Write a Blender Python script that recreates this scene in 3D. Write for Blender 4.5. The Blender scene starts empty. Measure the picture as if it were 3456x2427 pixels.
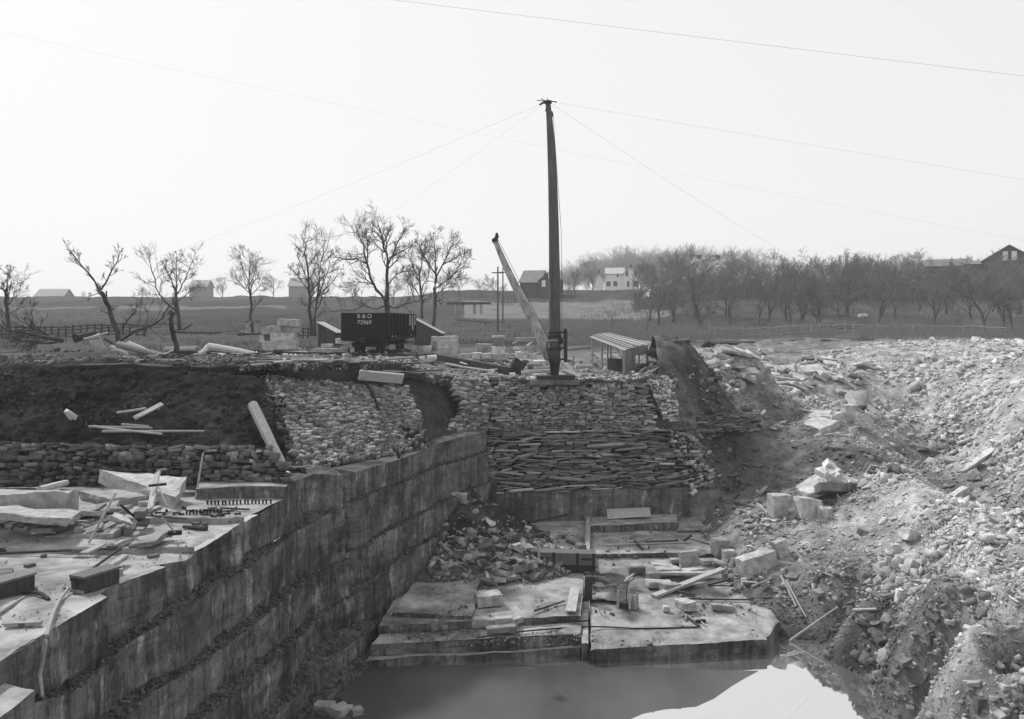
import bpy, bmesh, math, random
import numpy as np
from mathutils import Vector, Matrix, noise as mnoise

S = bpy.context.scene
R = math.radians
# ------------------------------------------------------------------ camera
FOC, CX, HY, CZ = 2000.0, 1147.5, 720.0, 2.2      # focal length, centre column, eye-level row, eye height
cam_d = bpy.data.cameras.new("camera")
cam = bpy.data.objects.new("camera", cam_d)
S.collection.objects.link(cam)
cam.location = (0, 0, CZ)
cam.rotation_euler = (R(90), 0, 0)
cam_d.sensor_fit = 'HORIZONTAL'
cam_d.sensor_width = 36.0
cam_d.lens = 36.0 * FOC / 2295.0
cam_d.shift_y = -86.0 / 2295.0
cam_d.clip_start = 0.1
cam_d.clip_end = 6000
S.camera = cam
# ------------------------------------------------------------------ light
SUN_EL, SUN_AZ = R(46), R(-42)        # azimuth measured from +Y towards +X: the light comes from behind the scene, left
w = bpy.data.worlds.new("World"); S.world = w; w.use_nodes = True
nt = w.node_tree
bg = nt.nodes['Background']
sky = nt.nodes.new('ShaderNodeTexSky'); sky.sky_type = 'NISHITA'; sky.sun_disc = False
sky.sun_elevation = SUN_EL; sky.sun_rotation = SUN_AZ
sky.air_density = 1.0; sky.dust_density = 4.0; sky.ozone_density = 1.0
bw = nt.nodes.new('ShaderNodeRGBToBW')
pw = nt.nodes.new('ShaderNodeMath'); pw.operation = 'POWER'; pw.inputs[1].default_value = 0.10
ml = nt.nodes.new('ShaderNodeMath'); ml.operation = 'MULTIPLY'; ml.inputs[1].default_value = 5.25
nt.links.new(sky.outputs[0], bw.inputs[0]); nt.links.new(bw.outputs[0], pw.inputs[0])
nt.links.new(pw.outputs[0], ml.inputs[0]); nt.links.new(ml.outputs[0], bg.inputs[0])
bg.inputs[1].default_value = 0.12
sun_d = bpy.data.lights.new("sun", 'SUN'); sun_d.energy = 3.3; sun_d.angle = R(5); sun_d.color = (1, 1, 1)
sun = bpy.data.objects.new("sun", sun_d); S.collection.objects.link(sun)
sdir = Vector((math.sin(SUN_AZ) * math.cos(SUN_EL), math.cos(SUN_AZ) * math.cos(SUN_EL), math.sin(SUN_EL)))
sun.rotation_euler = sdir.to_track_quat('Z', 'Y').to_euler()
S.view_settings.view_transform = 'Standard'; S.view_settings.look = 'None'
S.view_settings.exposure = 0.3; S.view_settings.gamma = 1.0
S.cycles.max_bounces = 6; S.cycles.volume_bounces = 1
S.cycles.diffuse_bounces = 3; S.cycles.glossy_bounces = 3; S.cycles.transparent_max_bounces = 4
S.cycles.use_adaptive_sampling = True

# ------------------------------------------------------------------ projection helpers
KD = 2295.0 / 3456.0
CR = dict(A=(0, 750, 1.9965), B=(1000, 750, 1.9965), C=(2100, 750, 1.6932), D=(0, 1150, 1.9965), E=(1000, 1150, 1.9965),
          F=(2050, 1150, 1.6330), G=(0, 1750, 1.8368), H=(1150, 1750, 1.5307), I=(2300, 1750, 1.9862),
          J=(1050, 1000, 4.592), K=(1750, 1050, 4.592), L=(250, 1050, 3.8267), M=(800, 1000, 6.4486), N=(0, 1550, 3.28),
          O=(1400, 1650, 3.8267), P=(1900, 1700, 3.28), Q=(1350, 1130, 3.5323), R=(2850, 800, 3.7888), S=(2200, 800, 3.28),
          T=(1700, 780, 4.1745), V=(900, 1200, 2.7012), W=(2600, 1300, 2.6822))
def c(k, x, y):
    a = CR[k]; return ((a[0] + x / a[2]) * KD, (a[1] + y / a[2]) * KD)
def pz(u, v, z):
    Y = (CZ - z) * FOC / (v - HY); return Vector(((u - CX) / FOC * Y, Y, z))
def py(u, v, Y):
    return Vector(((u - CX) / FOC * Y, Y, CZ - (v - HY) / FOC * Y))

# ------------------------------------------------------------------ numpy noise
def _h(ix, iy, iz, seed):
    n = (ix * 374761393 + iy * 668265263 + iz * 2147483647 + seed * 1274126177) & 0xFFFFFFFF
    n = ((n ^ (n >> 13)) * 1274126177) & 0xFFFFFFFF
    n = ((n ^ (n >> 16)) * 2246822519) & 0xFFFFFFFF
    return ((n ^ (n >> 15)) & 0xFFFF) / 65535.0
def vnoise(x, y, z, seed=0):
    x, y, z = np.broadcast_arrays(np.asarray(x, float), np.asarray(y, float), np.asarray(z, float))
    xi, yi, zi = np.floor(x).astype(np.int64), np.floor(y).astype(np.int64), np.floor(z).astype(np.int64)
    fx, fy, fz = x - xi, y - yi, z - zi
    fx, fy, fz = fx * fx * (3 - 2 * fx), fy * fy * (3 - 2 * fy), fz * fz * (3 - 2 * fz)
    o = 0
    for dx in (0, 1):
        for dy in (0, 1):
            for dz in (0, 1):
                wt = (fx if dx else 1 - fx) * (fy if dy else 1 - fy) * (fz if dz else 1 - fz)
                o = o + wt * _h(xi + dx, yi + dy, zi + dz, seed)
    return o * 2 - 1
def fbm(x, y, z, oct=4, seed=0, gain=.5):
    s = 0; a = 1.0; fr = 1.0
    for i in range(oct):
        s = s + a * vnoise(np.asarray(x) * fr, np.asarray(y) * fr, np.asarray(z) * fr, seed + i * 17)
        a *= gain; fr *= 2.03
    return s

# ------------------------------------------------------------------ materials
def _n(nt, t, **k):
    n = nt.nodes.new(t)
    for a, b in k.items(): setattr(n, a, b)
    return n
MATS = {}
def mat(name, lo, hi, scale=(1, 1, 1), freq=2.0, detail=8, rough=.9, bump=.3, bfreq=12.0, coord='pos', tone=False,
        streak=None, spec=.25, rnd=0.0, rampw=(.32, .68), bdist=.05):
    m = bpy.data.materials.new(name); m.use_nodes = True
    t = m.node_tree; b = t.nodes['Principled BSDF']; L = t.links.new
    b.inputs['Roughness'].default_value = rough
    b.inputs['Specular IOR Level'].default_value = spec
    if coord == 'pos': g = _n(t, 'ShaderNodeNewGeometry').outputs['Position']
    else: g = _n(t, 'ShaderNodeTexCoord').outputs['Object']
    mp = _n(t, 'ShaderNodeMapping'); mp.inputs['Scale'].default_value = scale; L(g, mp.inputs[0])
    no = _n(t, 'ShaderNodeTexNoise'); no.inputs['Scale'].default_value = freq; no.inputs['Detail'].default_value = detail
    no.inputs['Roughness'].default_value = .65; L(mp.outputs[0], no.inputs['Vector'])
    rp = _n(t, 'ShaderNodeMapRange'); rp.inputs['From Min'].default_value = rampw[0]; rp.inputs['From Max'].default_value = rampw[1]
    rp.inputs['To Min'].default_value = lo; rp.inputs['To Max'].default_value = hi
    L(no.outputs['Fac'], rp.inputs['Value']); val = rp.outputs[0]
    def mul(a, bb):
        q = _n(t, 'ShaderNodeMath', operation='MULTIPLY'); L(a, q.inputs[0])
        if isinstance(bb, float): q.inputs[1].default_value = bb
        else: L(bb, q.inputs[1])
        return q.outputs[0]
    if streak:                       # vertical run-off stains: wide in z, narrow along the face
        for (fr, zs, a0, a1, t0, t1) in streak:
            m2 = _n(t, 'ShaderNodeMapping'); m2.inputs['Scale'].default_value = (fr, fr, fr * zs); L(g, m2.inputs[0])
            n2 = _n(t, 'ShaderNodeTexNoise'); n2.inputs['Scale'].default_value = 1.0; n2.inputs['Detail'].default_value = 5
            L(m2.outputs[0], n2.inputs['Vector'])
            r2 = _n(t, 'ShaderNodeMapRange'); r2.inputs['From Min'].default_value = a0; r2.inputs['From Max'].default_value = a1
            r2.inputs['To Min'].default_value = t0; r2.inputs['To Max'].default_value = t1
            L(n2.outputs['Fac'], r2.inputs['Value']); val = mul(val, r2.outputs[0])
    if tone:
        at = _n(t, 'ShaderNodeAttribute', attribute_name='tone'); val = mul(val, at.outputs['Fac'])
    if rnd:
        oi = _n(t, 'ShaderNodeObjectInfo')
        r3 = _n(t, 'ShaderNodeMapRange'); r3.inputs['To Min'].default_value = 1 - rnd; r3.inputs['To Max'].default_value = 1 + rnd
        L(oi.outputs['Random'], r3.inputs['Value']); val = mul(val, r3.outputs[0])
    cb = _n(t, 'ShaderNodeCombineColor')
    for i in range(3): L(val, cb.inputs[i])
    L(cb.outputs[0], b.inputs['Base Color'])
    if bump:
        n3 = _n(t, 'ShaderNodeTexNoise'); n3.inputs['Scale'].default_value = bfreq; n3.inputs['Detail'].default_value = 6
        n3.inputs['Roughness'].default_value = .7
        L(mp.outputs[0], n3.inputs['Vector'])
        bp = _n(t, 'ShaderNodeBump'); bp.inputs['Strength'].default_value = bump; bp.inputs['Distance'].default_value = bdist
        L(n3.outputs['Fac'], bp.inputs['Height']); L(bp.outputs[0], b.inputs['Normal'])
    MATS[name] = m
    return m
M_stone = mat('stone', .55, 1.3, freq=3.0, detail=10, tone=True, bump=.6, bfreq=9, coord='pos', bdist=.07)
M_rub = mat('rubble', .65, 1.3, freq=1.3, tone=True, bump=.9, bfreq=7, bdist=.12)
M_soil = mat('soil', .5, 1.45, freq=1.6, tone=True, bump=1, bfreq=6, bdist=.15, rough=1, spec=.02)
M_field = mat('field', .72, 1.3, freq=.22, tone=True, bump=.7, bfreq=1.4, bdist=.3, rough=1, spec=.05)
def cut_mat(name):
    m = bpy.data.materials.new(name); m.use_nodes = True; t = m.node_tree; L = t.links.new; b = t.nodes['Principled BSDF']
    b.inputs['Roughness'].default_value = .8; b.inputs['Specular IOR Level'].default_value = .2
    g = _n(t, 'ShaderNodeNewGeometry').outputs['Position']
    def nz(sc, freq=1.0, det=5, rough=.6):
        mp = _n(t, 'ShaderNodeMapping'); mp.inputs['Scale'].default_value = sc; L(g, mp.inputs[0])
        n = _n(t, 'ShaderNodeTexNoise'); n.inputs['Scale'].default_value = freq; n.inputs['Detail'].default_value = det; n.inputs['Roughness'].default_value = rough
        L(mp.outputs[0], n.inputs['Vector']); return n.outputs['Fac']
    def mr(v, a, b_, c_, d_):
        r = _n(t, 'ShaderNodeMapRange'); 
        for k, q in zip(('From Min', 'From Max', 'To Min', 'To Max'), (a, b_, c_, d_)): r.inputs[k].default_value = q
        L(v, r.inputs['Value']); return r.outputs[0]
    def op(o, a, b_):
        q = _n(t, 'ShaderNodeMath', operation=o)
        for i, x in enumerate((a, b_)):
            if isinstance(x, (int, float)): q.inputs[i].default_value = x
            else: L(x, q.inputs[i])
        return q.outputs[0]
    sp = _n(t, 'ShaderNodeSeparateXYZ'); L(g, sp.inputs[0])
    base = mr(nz((.6, .6, 1.1), 1, 9, .72), .34, .66, .06, .21)
    grain = mr(nz((7, 7, 11), 1, 8, .8), .3, .7, .6, 1.35)
    val = op('MULTIPLY', base, grain)
    big = mr(nz((.28, .28, .05), 1, 3), .36, .5, .0, 1.0)                      # where water runs down at all
    st1 = mr(nz((.75, .75, .40), 1, 9, .7), .48, .52, .5, 1.0)                   # dark hard edged run-off
    st1 = op('ADD', op('MULTIPLY', st1, big), op('SUBTRACT', 1.0, big))
    val = op('MULTIPLY', val, st1)
    st2 = mr(nz((9.0, 9.0, .5), 1, 5, .7), .36, .64, .88, 1.10); val = op('MULTIPLY', val, st2)
    eff = mr(nz((1.4, 1.4, .30), 1.3, 8, .68), .575, .605, 1.0, 1.95); val = op('MULTIPLY', val, eff)   # pale bloom
    zz = op('ADD', op('MULTIPLY', sp.outputs[2], 1.9), op('MULTIPLY', nz((.35, .35, .5), 1, 4), .9))
    seam = op('ABSOLUTE', op('SUBTRACT', op('FRACT', zz, 0), .5), 0); seam = mr(seam, .0, .035, .45, 1.0)
    seam = op('MAXIMUM', seam, mr(nz((.5, .5, .7), 1, 3), .40, .50, 0, 1)); val = op('MULTIPLY', val, seam)
    yy = op('ADD', op('MULTIPLY', sp.outputs[1], .2), op('MULTIPLY', nz((.6, .6, 1.1), 1, 5), .35))
    jt = op('ABSOLUTE', op('SUBTRACT', op('FRACT', yy, 0), .5), 0); jt = mr(jt, .0, .008, .6, 1.0)
    jt = op('MAXIMUM', jt, mr(nz((.5, .5, .35), 2, 3), .47, .5, 0, 1)); val = op('MULTIPLY', val, jt)
    st3 = mr(nz((5.5, 5.5, .3), 1, 6, .7), .52, .56, 1.0, .62); val = op('MULTIPLY', val, st3)
    cb = _n(t, 'ShaderNodeCombineColor')
    for i in range(3): L(val, cb.inputs[i])
    L(cb.outputs[0], b.inputs['Base Color'])
    bp = _n(t, 'ShaderNodeBump'); bp.inputs['Strength'].default_value = .5; bp.inputs['Distance'].default_value = .05
    hh = op('ADD', op('MULTIPLY', seam, .8), nz((5, 5, 9), 1, 7, .75)); L(hh, bp.inputs['Height']); L(bp.outputs[0], b.inputs['Normal'])
    MATS[name] = m; return m
M_cut = cut_mat('cut_rock')
M_ledge = mat('ledge_rubble', .045, .17, freq=2.2, bump=1, bfreq=9, bdist=.15)
M_floor = mat('floor_rock', .22, .43, freq=1.1, bump=.35, bfreq=9, rough=.9, scale=(1, 1.6, 1))
M_strata = mat('strata_rock', .09, .30, freq=1.5, scale=(.6, .6, 5.0), bump=1, bfreq=5, bdist=.1)
M_dwall = mat('wall_stone', .6, 1.3, freq=3.0, tone=True, bump=.5, bfreq=12)
M_wood = mat('grey_wood', .20, .40, freq=3.0, scale=(6, 6, 1), coord='obj', bump=.3, rnd=.25)
M_wpale = mat('pale_wood', .24, .48, freq=3.0, scale=(6, 6, 1), coord='obj', bump=.25, rnd=.15)
M_wmid = mat('mid_wood', .09, .18, freq=3.0, scale=(6, 6, 1), coord='obj', bump=.3, rnd=.2)
M_wdark = mat('dark_wood', .025, .065, freq=3.0, scale=(6, 6, 1), coord='obj', bump=.3, rnd=.2)
M_bark = mat('bark', .03, .07, freq=5, scale=(1, 1, .4), bump=.5, coord='obj')
M_barkl = mat('bark_grey', .06, .12, freq=5, scale=(1, 1, .4), bump=.5, coord='obj')
M_twigp = mat('twig_pale', .12, .2, freq=2, bump=0, coord='obj')
M_twig_haze = mat('twig_haze_tint', .26, .40, freq=2, bump=0, coord='obj')  # haze over the far wood is put into this pale twig colour
M_twig = mat('twig', .05, .10, freq=2, bump=0, coord='obj')
M_barkm = mat('mast_bark', .05, .13, freq=6, scale=(1, 1, .15), bump=.5, coord='obj')
M_iron = mat('iron', .012, .035, freq=5, rough=.7, bump=.2, spec=.2, coord='obj')
M_car = mat('car_black', .008, .02, freq=3, scale=(.3, 6, 6), rough=.75, bump=.3, coord='obj', spec=.1)
M_white = mat('white_paint', .65, .85, freq=3, rough=.7, bump=.05, coord='obj')
M_letter = mat('worn_paint', .22, .5, freq=9, rough=.8, bump=.05, coord='obj')
M_board_haze = mat('board_haze_tint', .24, .34, freq=2, bump=.1, coord='obj')  # distance haze painted into the boards of the horizon buildings
M_clap = mat('house_white', .70, .85, freq=1, rough=.7, bump=.05, coord='obj')
M_roof = mat('shingle', .12, .2, freq=1.5, bump=.3, coord='obj')
M_roofp = mat('roof_pale', .30, .55, freq=1.2, scale=(3, .5, 1), bump=.4, coord='obj')
M_barn = mat('barn_board', .045, .085, freq=2, scale=(5, 5, .4), bump=.3, coord='obj')
M_pane = mat('window_pane', .05, .09, freq=2, rough=.25, bump=0, spec=.5, coord='obj')
M_weed = mat('weed', .16, .32, freq=1.2, bump=0, rough=1, spec=.05)

# water: a dark body under a mirror surface
m = bpy.data.materials.new('water'); m.use_nodes = True
b = m.node_tree.nodes['Principled BSDF']; b.inputs['Base Color'].default_value = (.74, .74, .74, 1)
b.inputs['Roughness'].default_value = .02; b.inputs['Metallic'].default_value = .92
M_water = m
m = bpy.data.materials.new('dark_reflection'); m.use_nodes = True  # dark reflection on the water, put into the colour of a sheet
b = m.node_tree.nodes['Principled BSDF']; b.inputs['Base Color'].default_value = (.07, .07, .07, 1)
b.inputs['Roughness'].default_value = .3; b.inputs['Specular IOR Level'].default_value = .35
M_dark_refl = m

M_dark_refl = mat('dark_reflection_mottled', .045, .085, freq=.35, scale=(1, .45, 1), rough=.28, bump=.03, bfreq=2, spec=.35)  # mottled version of the painted dark reflection
# ------------------------------------------------------------------ mesh building
def tag(o, label=None, cat=None, group=None, kind=None):
    if label: o['label'] = label
    if cat: o['category'] = cat
    if group: o['group'] = group
    if kind: o['kind'] = kind
    return o
def link(name, me, m=None, parent=None, smooth=False, loc=None):
    o = bpy.data.objects.new(name, me)
    S.collection.objects.link(o)
    if m and me is not None and not me.materials: me.materials.append(m)
    if parent: o.parent = parent
    if smooth: me.polygons.foreach_set('use_smooth', np.ones(len(me.polygons), bool))
    if loc is not None: o.location = loc
    return o
def empty(name, loc, rz=0.0):
    o = bpy.data.objects.new(name, None); S.collection.objects.link(o)
    o.location = loc; o.rotation_euler = (0, 0, rz); o.empty_display_size = .2
    return o
def set_tone(me, arr):
    a = me.attributes.new('tone', 'FLOAT', 'POINT')
    a.data.foreach_set('value', np.asarray(arr, np.float32))
class MB:
    def __init__(s): s.v = []; s.f = []; s.t = []
    def add(s, vs, fs, tone=None):
        k = len(s.v); s.v.extend([tuple(x) for x in vs]); s.f.extend([tuple(i + k for i in q) for q in fs])
        s.t.extend([1.0 if tone is None else tone] * (len(s.v) - k))
        return s
    def box(s, x0, x1, y0, y1, z0, z1, tone=None):
        return s.add([(x0, y0, z0), (x1, y0, z0), (x1, y1, z0), (x0, y1, z0), (x0, y0, z1), (x1, y0, z1), (x1, y1, z1), (x0, y1, z1)],
                     [(0, 3, 2, 1), (4, 5, 6, 7), (0, 1, 5, 4), (1, 2, 6, 5), (2, 3, 7, 6), (3, 0, 4, 7)], tone)
    def beam(s, p0, p1, wd, th, up=(0, 0, 1), tone=None):
        p0, p1 = Vector(p0), Vector(p1); d = (p1 - p0).normalized(); up = Vector(up)
        sx = d.cross(up)
        if sx.length < 1e-3: sx = d.cross(Vector((0, 1, 0)))
        sx.normalize(); uz = sx.cross(d).normalized(); a = sx * wd / 2; bb = uz * th / 2
        vs = [p0 - a - bb, p0 + a - bb, p0 + a + bb, p0 - a + bb, p1 - a - bb, p1 + a - bb, p1 + a + bb, p1 - a + bb]
        return s.add(vs, [(0, 3, 2, 1), (4, 5, 6, 7), (0, 1, 5, 4), (1, 2, 6, 5), (2, 3, 7, 6), (3, 0, 4, 7)][:], tone)
    def tube(s, pts, rad, n=8, cap=True, tone=None):
        pts = [Vector(p) for p in pts]; k = len(pts); vs = []; fs = []
        ref = Vector((.13, .31, .94))
        for i, p in enumerate(pts):
            d = (pts[min(i + 1, k - 1)] - pts[max(i - 1, 0)])
            if d.length < 1e-9: d = Vector((0, 0, 1))
            d.normalize(); a = d.cross(ref)
            if a.length < .05: a = d.cross(Vector((1, 0, 0)))
            a.normalize(); bb = d.cross(a); r = rad[i] if hasattr(rad, '__len__') else rad
            for j in range(n):
                t = 2 * math.pi * j / n; vs.append(p + (a * math.cos(t) + bb * math.sin(t)) * r)
        for i in range(k - 1):
            for j in range(n):
                j2 = (j + 1) % n; fs.append((i * n + j, i * n + j2, (i + 1) * n + j2, (i + 1) * n + j))
        if cap: fs.append(tuple(range(n - 1, -1, -1))); fs.append(tuple((k - 1) * n + j for j in range(n)))
        return s.add(vs, fs, tone)
    def poly(s, pts, dz, tone=None):            # prism: pts = outline, dz = thickness vector
        n = len(pts); dz = Vector(dz); vs = [Vector(p) for p in pts] + [Vector(p) + dz for p in pts]
        fs = [tuple(range(n)), tuple(range(2 * n - 1, n - 1, -1))] + [((i + 1) % n, i, i + n, (i + 1) % n + n) for i in range(n)]
        return s.add(vs, fs, tone)
    def mesh(s, name, org=None, fix=False):
        me = bpy.data.meshes.new(name)
        vs = s.v if org is None else [(a - org[0], b_ - org[1], cc - org[2]) for a, b_, cc in s.v]
        me.from_pydata(vs, [], s.f)
        set_tone(me, s.t)
        if fix:
            bm = bmesh.new(); bm.from_mesh(me); bmesh.ops.recalc_face_normals(bm, faces=bm.faces); bm.to_mesh(me); bm.free()
        return me
    def build(s, name, m, parent=None, smooth=False, org=None, fix=True):
        o = link(name, s.mesh(name, org, fix), m, parent, smooth)
        if org is not None: o.location = org
        return o
def grid_mesh(name, P, m, tone=None, smooth=True, flip=False):
    a, b_, _ = P.shape
    me = bpy.data.meshes.new(name)
    idx = np.arange(a * b_).reshape(a, b_)
    q = np.stack([idx[:-1, :-1], idx[:-1, 1:], idx[1:, 1:], idx[1:, :-1]], -1).reshape(-1, 4)
    if flip: q = q[:, ::-1]
    me.vertices.add(a * b_); me.vertices.foreach_set('co', P.reshape(-1).astype(np.float32))
    me.loops.add(q.size); me.loops.foreach_set('vertex_index', q.reshape(-1).astype(np.int32))
    me.polygons.add(len(q)); me.polygons.foreach_set('loop_start', np.arange(0, q.size, 4, dtype=np.int32))
    me.update(calc_edges=True); me.validate()
    set_tone(me, np.ones(a * b_) if tone is None else np.asarray(tone).reshape(-1))
    return link(name, me, m, None, smooth)
def normals_of(P):
    du = np.gradient(P, axis=1); dv = np.gradient(P, axis=0)
    n = np.cross(du, dv); n /= np.linalg.norm(n, axis=-1, keepdims=True) + 1e-9
    return n
def patch(rows, nu, nv):                        # rows of world points -> interpolated nv x nu grid
    A = np.array([[tuple(p) for p in r] for r in rows], float)
    s0 = np.linspace(0, 1, A.shape[1]); s1 = np.linspace(0, 1, nu)
    B = np.stack([np.stack([np.interp(s1, s0, A[i, :, k]) for k in range(3)], -1) for i in range(A.shape[0])])
    t0 = np.linspace(0, 1, A.shape[0]); t1 = np.linspace(0, 1, nv)
    C_ = np.empty((nv, nu, 3))
    for k in range(3):
        for j in range(nu): C_[:, j, k] = np.interp(t1, t0, B[:, j, k])
    return C_
def displace(P, amp, freq, oct=4, seed=0, toward=None):
    n = normals_of(P)
    if toward is not None:
        s = np.sign((n * np.array(toward)).sum(-1, keepdims=True)); n = n * s
    d = fbm(P[..., 0] * freq, P[..., 1] * freq, P[..., 2] * freq, oct, seed)
    return P + n * (d * amp)[..., None]

# stone templates: convex hulls of jittered boxes
rng = np.random.default_rng(7)
random.seed(7)
def hull_template(kind, seed):
    r = np.random.default_rng(seed); pts = []
    if kind == 'block':
        for sx in (-1, 1):
            for sy in (-1, 1):
                for sz in (-1, 1):
                    for q in range(2): pts.append((sx * (1 - r.random() * .22), sy * (1 - r.random() * .22), sz * (1 - r.random() * .22)))
    else:
        for q in range(9):
            p = r.normal(size=3); p /= np.abs(p).max() ** .8 * np.linalg.norm(p) ** .2; pts.append(p * (.75 + .25 * r.random()))
    bm = bmesh.new()
    for p in pts: bm.verts.new([float(x) for x in p])
    g = bmesh.ops.convex_hull(bm, input=bm.verts)
    bmesh.ops.delete(bm, geom=[v for v in bm.verts if not v.link_faces], context='VERTS')
    bm.verts.index_update()
    V = np.array([v.co[:] for v in bm.verts]); F = np.array([[v.index for v in f.verts] for f in bm.faces])
    bm.free(); return V, F
T_block = [hull_template('block', i) for i in range(10)]
T_rock = [hull_template('rock', 50 + i) for i in range(10)]
def rot_mats(ax, ay, az):
    cx, sx, cy_, sy, cz_, sz = np.cos(ax), np.sin(ax), np.cos(ay), np.sin(ay), np.cos(az), np.sin(az)
    o = np.empty((len(cx), 3, 3))
    o[:, 0, 0] = cz_ * cy_; o[:, 0, 1] = cz_ * sy * sx - sz * cx; o[:, 0, 2] = cz_ * sy * cx + sz * sx
    o[:, 1, 0] = sz * cy_; o[:, 1, 1] = sz * sy * sx + cz_ * cx; o[:, 1, 2] = sz * sy * cx - cz_ * sx
    o[:, 2, 0] = -sy; o[:, 2, 1] = cy_ * sx; o[:, 2, 2] = cy_ * cx
    return o
def stones_mesh(name, pos, size, Rm, tone, temps):
    """many stones in one mesh: pos (n,3), size (n,3) half extents, Rm (n,3,3)"""
    VV = []; FF = []; TT = []; k = 0
    pick = rng.integers(0, len(temps), len(pos))
    for ti, (V, F) in enumerate(temps):
        s = np.where(pick == ti)[0]
        if not len(s): continue
        v = V[None] * size[s][:, None, :]
        v = np.einsum('nij,nvj->nvi', Rm[s], v) + pos[s][:, None, :]
        VV.append(v.reshape(-1, 3)); nv_ = len(V)
        FF.append((F[None] + (np.arange(len(s)) * nv_)[:, None, None] + k).reshape(-1, 3)); k += len(s) * nv_
        TT.append(np.repeat(tone[s], nv_))
    V = np.concatenate(VV); F = np.concatenate(FF); T = np.concatenate(TT)
    me = bpy.data.meshes.new(name)
    me.vertices.add(len(V)); me.vertices.foreach_set('co', V.reshape(-1).astype(np.float32))
    me.loops.add(F.size); me.loops.foreach_set('vertex_index', F.reshape(-1).astype(np.int32))
    me.polygons.add(len(F)); me.polygons.foreach_set('loop_start', np.arange(0, F.size, 3, dtype=np.int32))
    me.update(calc_edges=True)
    set_tone(me, T)
    return me
# shared single-stone meshes for individual stones (tone baked per mesh)
STONE_ME = []
for i in range(12):
    V, F = (T_block if i % 2 else T_rock)[i % 10]
    me = bpy.data.meshes.new('stone'); me.from_pydata(V.tolist(), [], F.tolist())
    set_tone(me, np.full(len(V), [.34, .42, .26, .48, .30, .38][i % 6])); me.materials.append(M_stone); STONE_ME.append(me)
def stone(name, label, cat, p, size, rot, group=None, tone=None, k=None, rock=False):
    i = random.randrange(12) if k is None else k
    if tone is not None:
        V, F = (T_rock if rock else T_block)[i % 10]
        me = bpy.data.meshes.new('stone'); me.from_pydata(V.tolist(), [], F.tolist())
        set_tone(me, np.full(len(V), tone)); me.materials.append(M_stone)
    else: me = STONE_ME[i]
    o = link(name, me); o.location = p; o.scale = size; o.rotation_euler = rot
    return tag(o, label, cat, group)
def rough_block(name, label, cat, ctr, dims, rot=(0, 0, 0), tone=.36, seed=1, group=None, cuts=4, amp=.05, skew=None):
    """quarried block: subdivided box with chipped edges; ctr is the middle of the base"""
    bm = bmesh.new(); bmesh.ops.create_cube(bm, size=1.0)
    bmesh.ops.subdivide_edges(bm, edges=bm.edges[:], cuts=cuts, use_grid_fill=True)
    d = Vector(dims); r = random.Random(seed); mx = min(d)
    off = Vector((r.random() * 90, r.random() * 90, r.random() * 90))
    for v in bm.verts:
        q = Vector((v.co.x * d.x, v.co.y * d.y, (v.co.z + .5) * d.z))
        e = sum(1 for t in v.co if abs(t) > .49)
        if skew: q.x += skew[0] * (v.co.z + .5) + skew[1] * v.co.y; q.z += skew[2] * v.co.x
        nz = mnoise.noise_vector(q * (1.6 / max(.3, mx)) + off) * amp * mx * 1.1
        if e >= 2: nz -= Vector((v.co.x, v.co.y, v.co.z)) * (amp * mx * (.3 + 1.1 * r.random() ** 2))
        v.co = q + nz
    me = bpy.data.meshes.new(name); bm.to_mesh(me); bm.free()
    set_tone(me, np.full(len(me.vertices), tone))
    o = link(name, me, M_stone); o.location = ctr; o.rotation_euler = rot
    return tag(o, label, cat, group)
def blk(k, x0, y0, x1, y1, Y, name, label, cat, depth=.8, rz=0, tone=.36, seed=1, group=None, tilt=0, amp=.05, skew=None):
    u0, v0 = c(k, x0, y0); u1, v1 = c(k, x1, y1)
    wd = (u1 - u0) / FOC * Y; h = (v1 - v0) / FOC * Y
    p = py((u0 + u1) / 2, v1, Y); p.y += depth / 2
    return rough_block(name, label, cat, p, (wd, depth, max(.08, h)), (0, tilt, rz), tone * (1.55 if k in 'MJQ' else 1), seed, group, amp=amp, skew=skew)
def pole(name, label, p0, p1, r0, r1=None, m=None, group=None, bend=.02, seed=0, n=8, parent=None, k=6):
    p0, p1 = Vector(p0), Vector(p1); r1 = r0 if r1 is None else r1; L = (p1 - p0).length
    r = random.Random(seed); a = Vector((r.uniform(-1, 1), r.uniform(-1, 1), r.uniform(-1, 1))) * bend * L
    pts = [p0.lerp(p1, i / k) + a * math.sin(math.pi * i / k) for i in range(k + 1)]
    rad = [(r0 + (r1 - r0) * i / k) * (1 + r.uniform(-.06, .06)) for i in range(k + 1)]
    o = MB().tube([p - p0 for p in pts], rad, n).build(name, m or M_wood, parent, smooth=False)
    o.location = p0
    return tag(o, label, name.replace('_', ' '), group)
def plank(name, label, p0, p1, wd, th, m=None, up=(0, 0, 1), group=None):
    p0, p1 = Vector(p0), Vector(p1); mid = (p0 + p1) / 2
    # board axis along local Z so the wood grain runs along it
    d = (p1 - p0).normalized(); L = (p1 - p0).length; sx = d.cross(Vector(up))
    if sx.length < 1e-3: sx = d.cross(Vector((0, 1, 0)))
    sx.normalize(); uy = d.cross(sx)
    mb = MB().box(-wd / 2, wd / 2, -th / 2, th / 2, -L / 2, L / 2)
    o = link(name, mb.mesh(name), m or M_wood)
    o.matrix_world = Matrix(((sx.x, uy.x, d.x, mid.x), (sx.y, uy.y, d.y, mid.y), (sx.z, uy.z, d.z, mid.z), (0, 0, 0, 1)))
    return tag(o, label, name.replace('_', ' '), group)
# ================================================================== TERRAIN
WZ = -9.2                                        # water level
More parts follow.
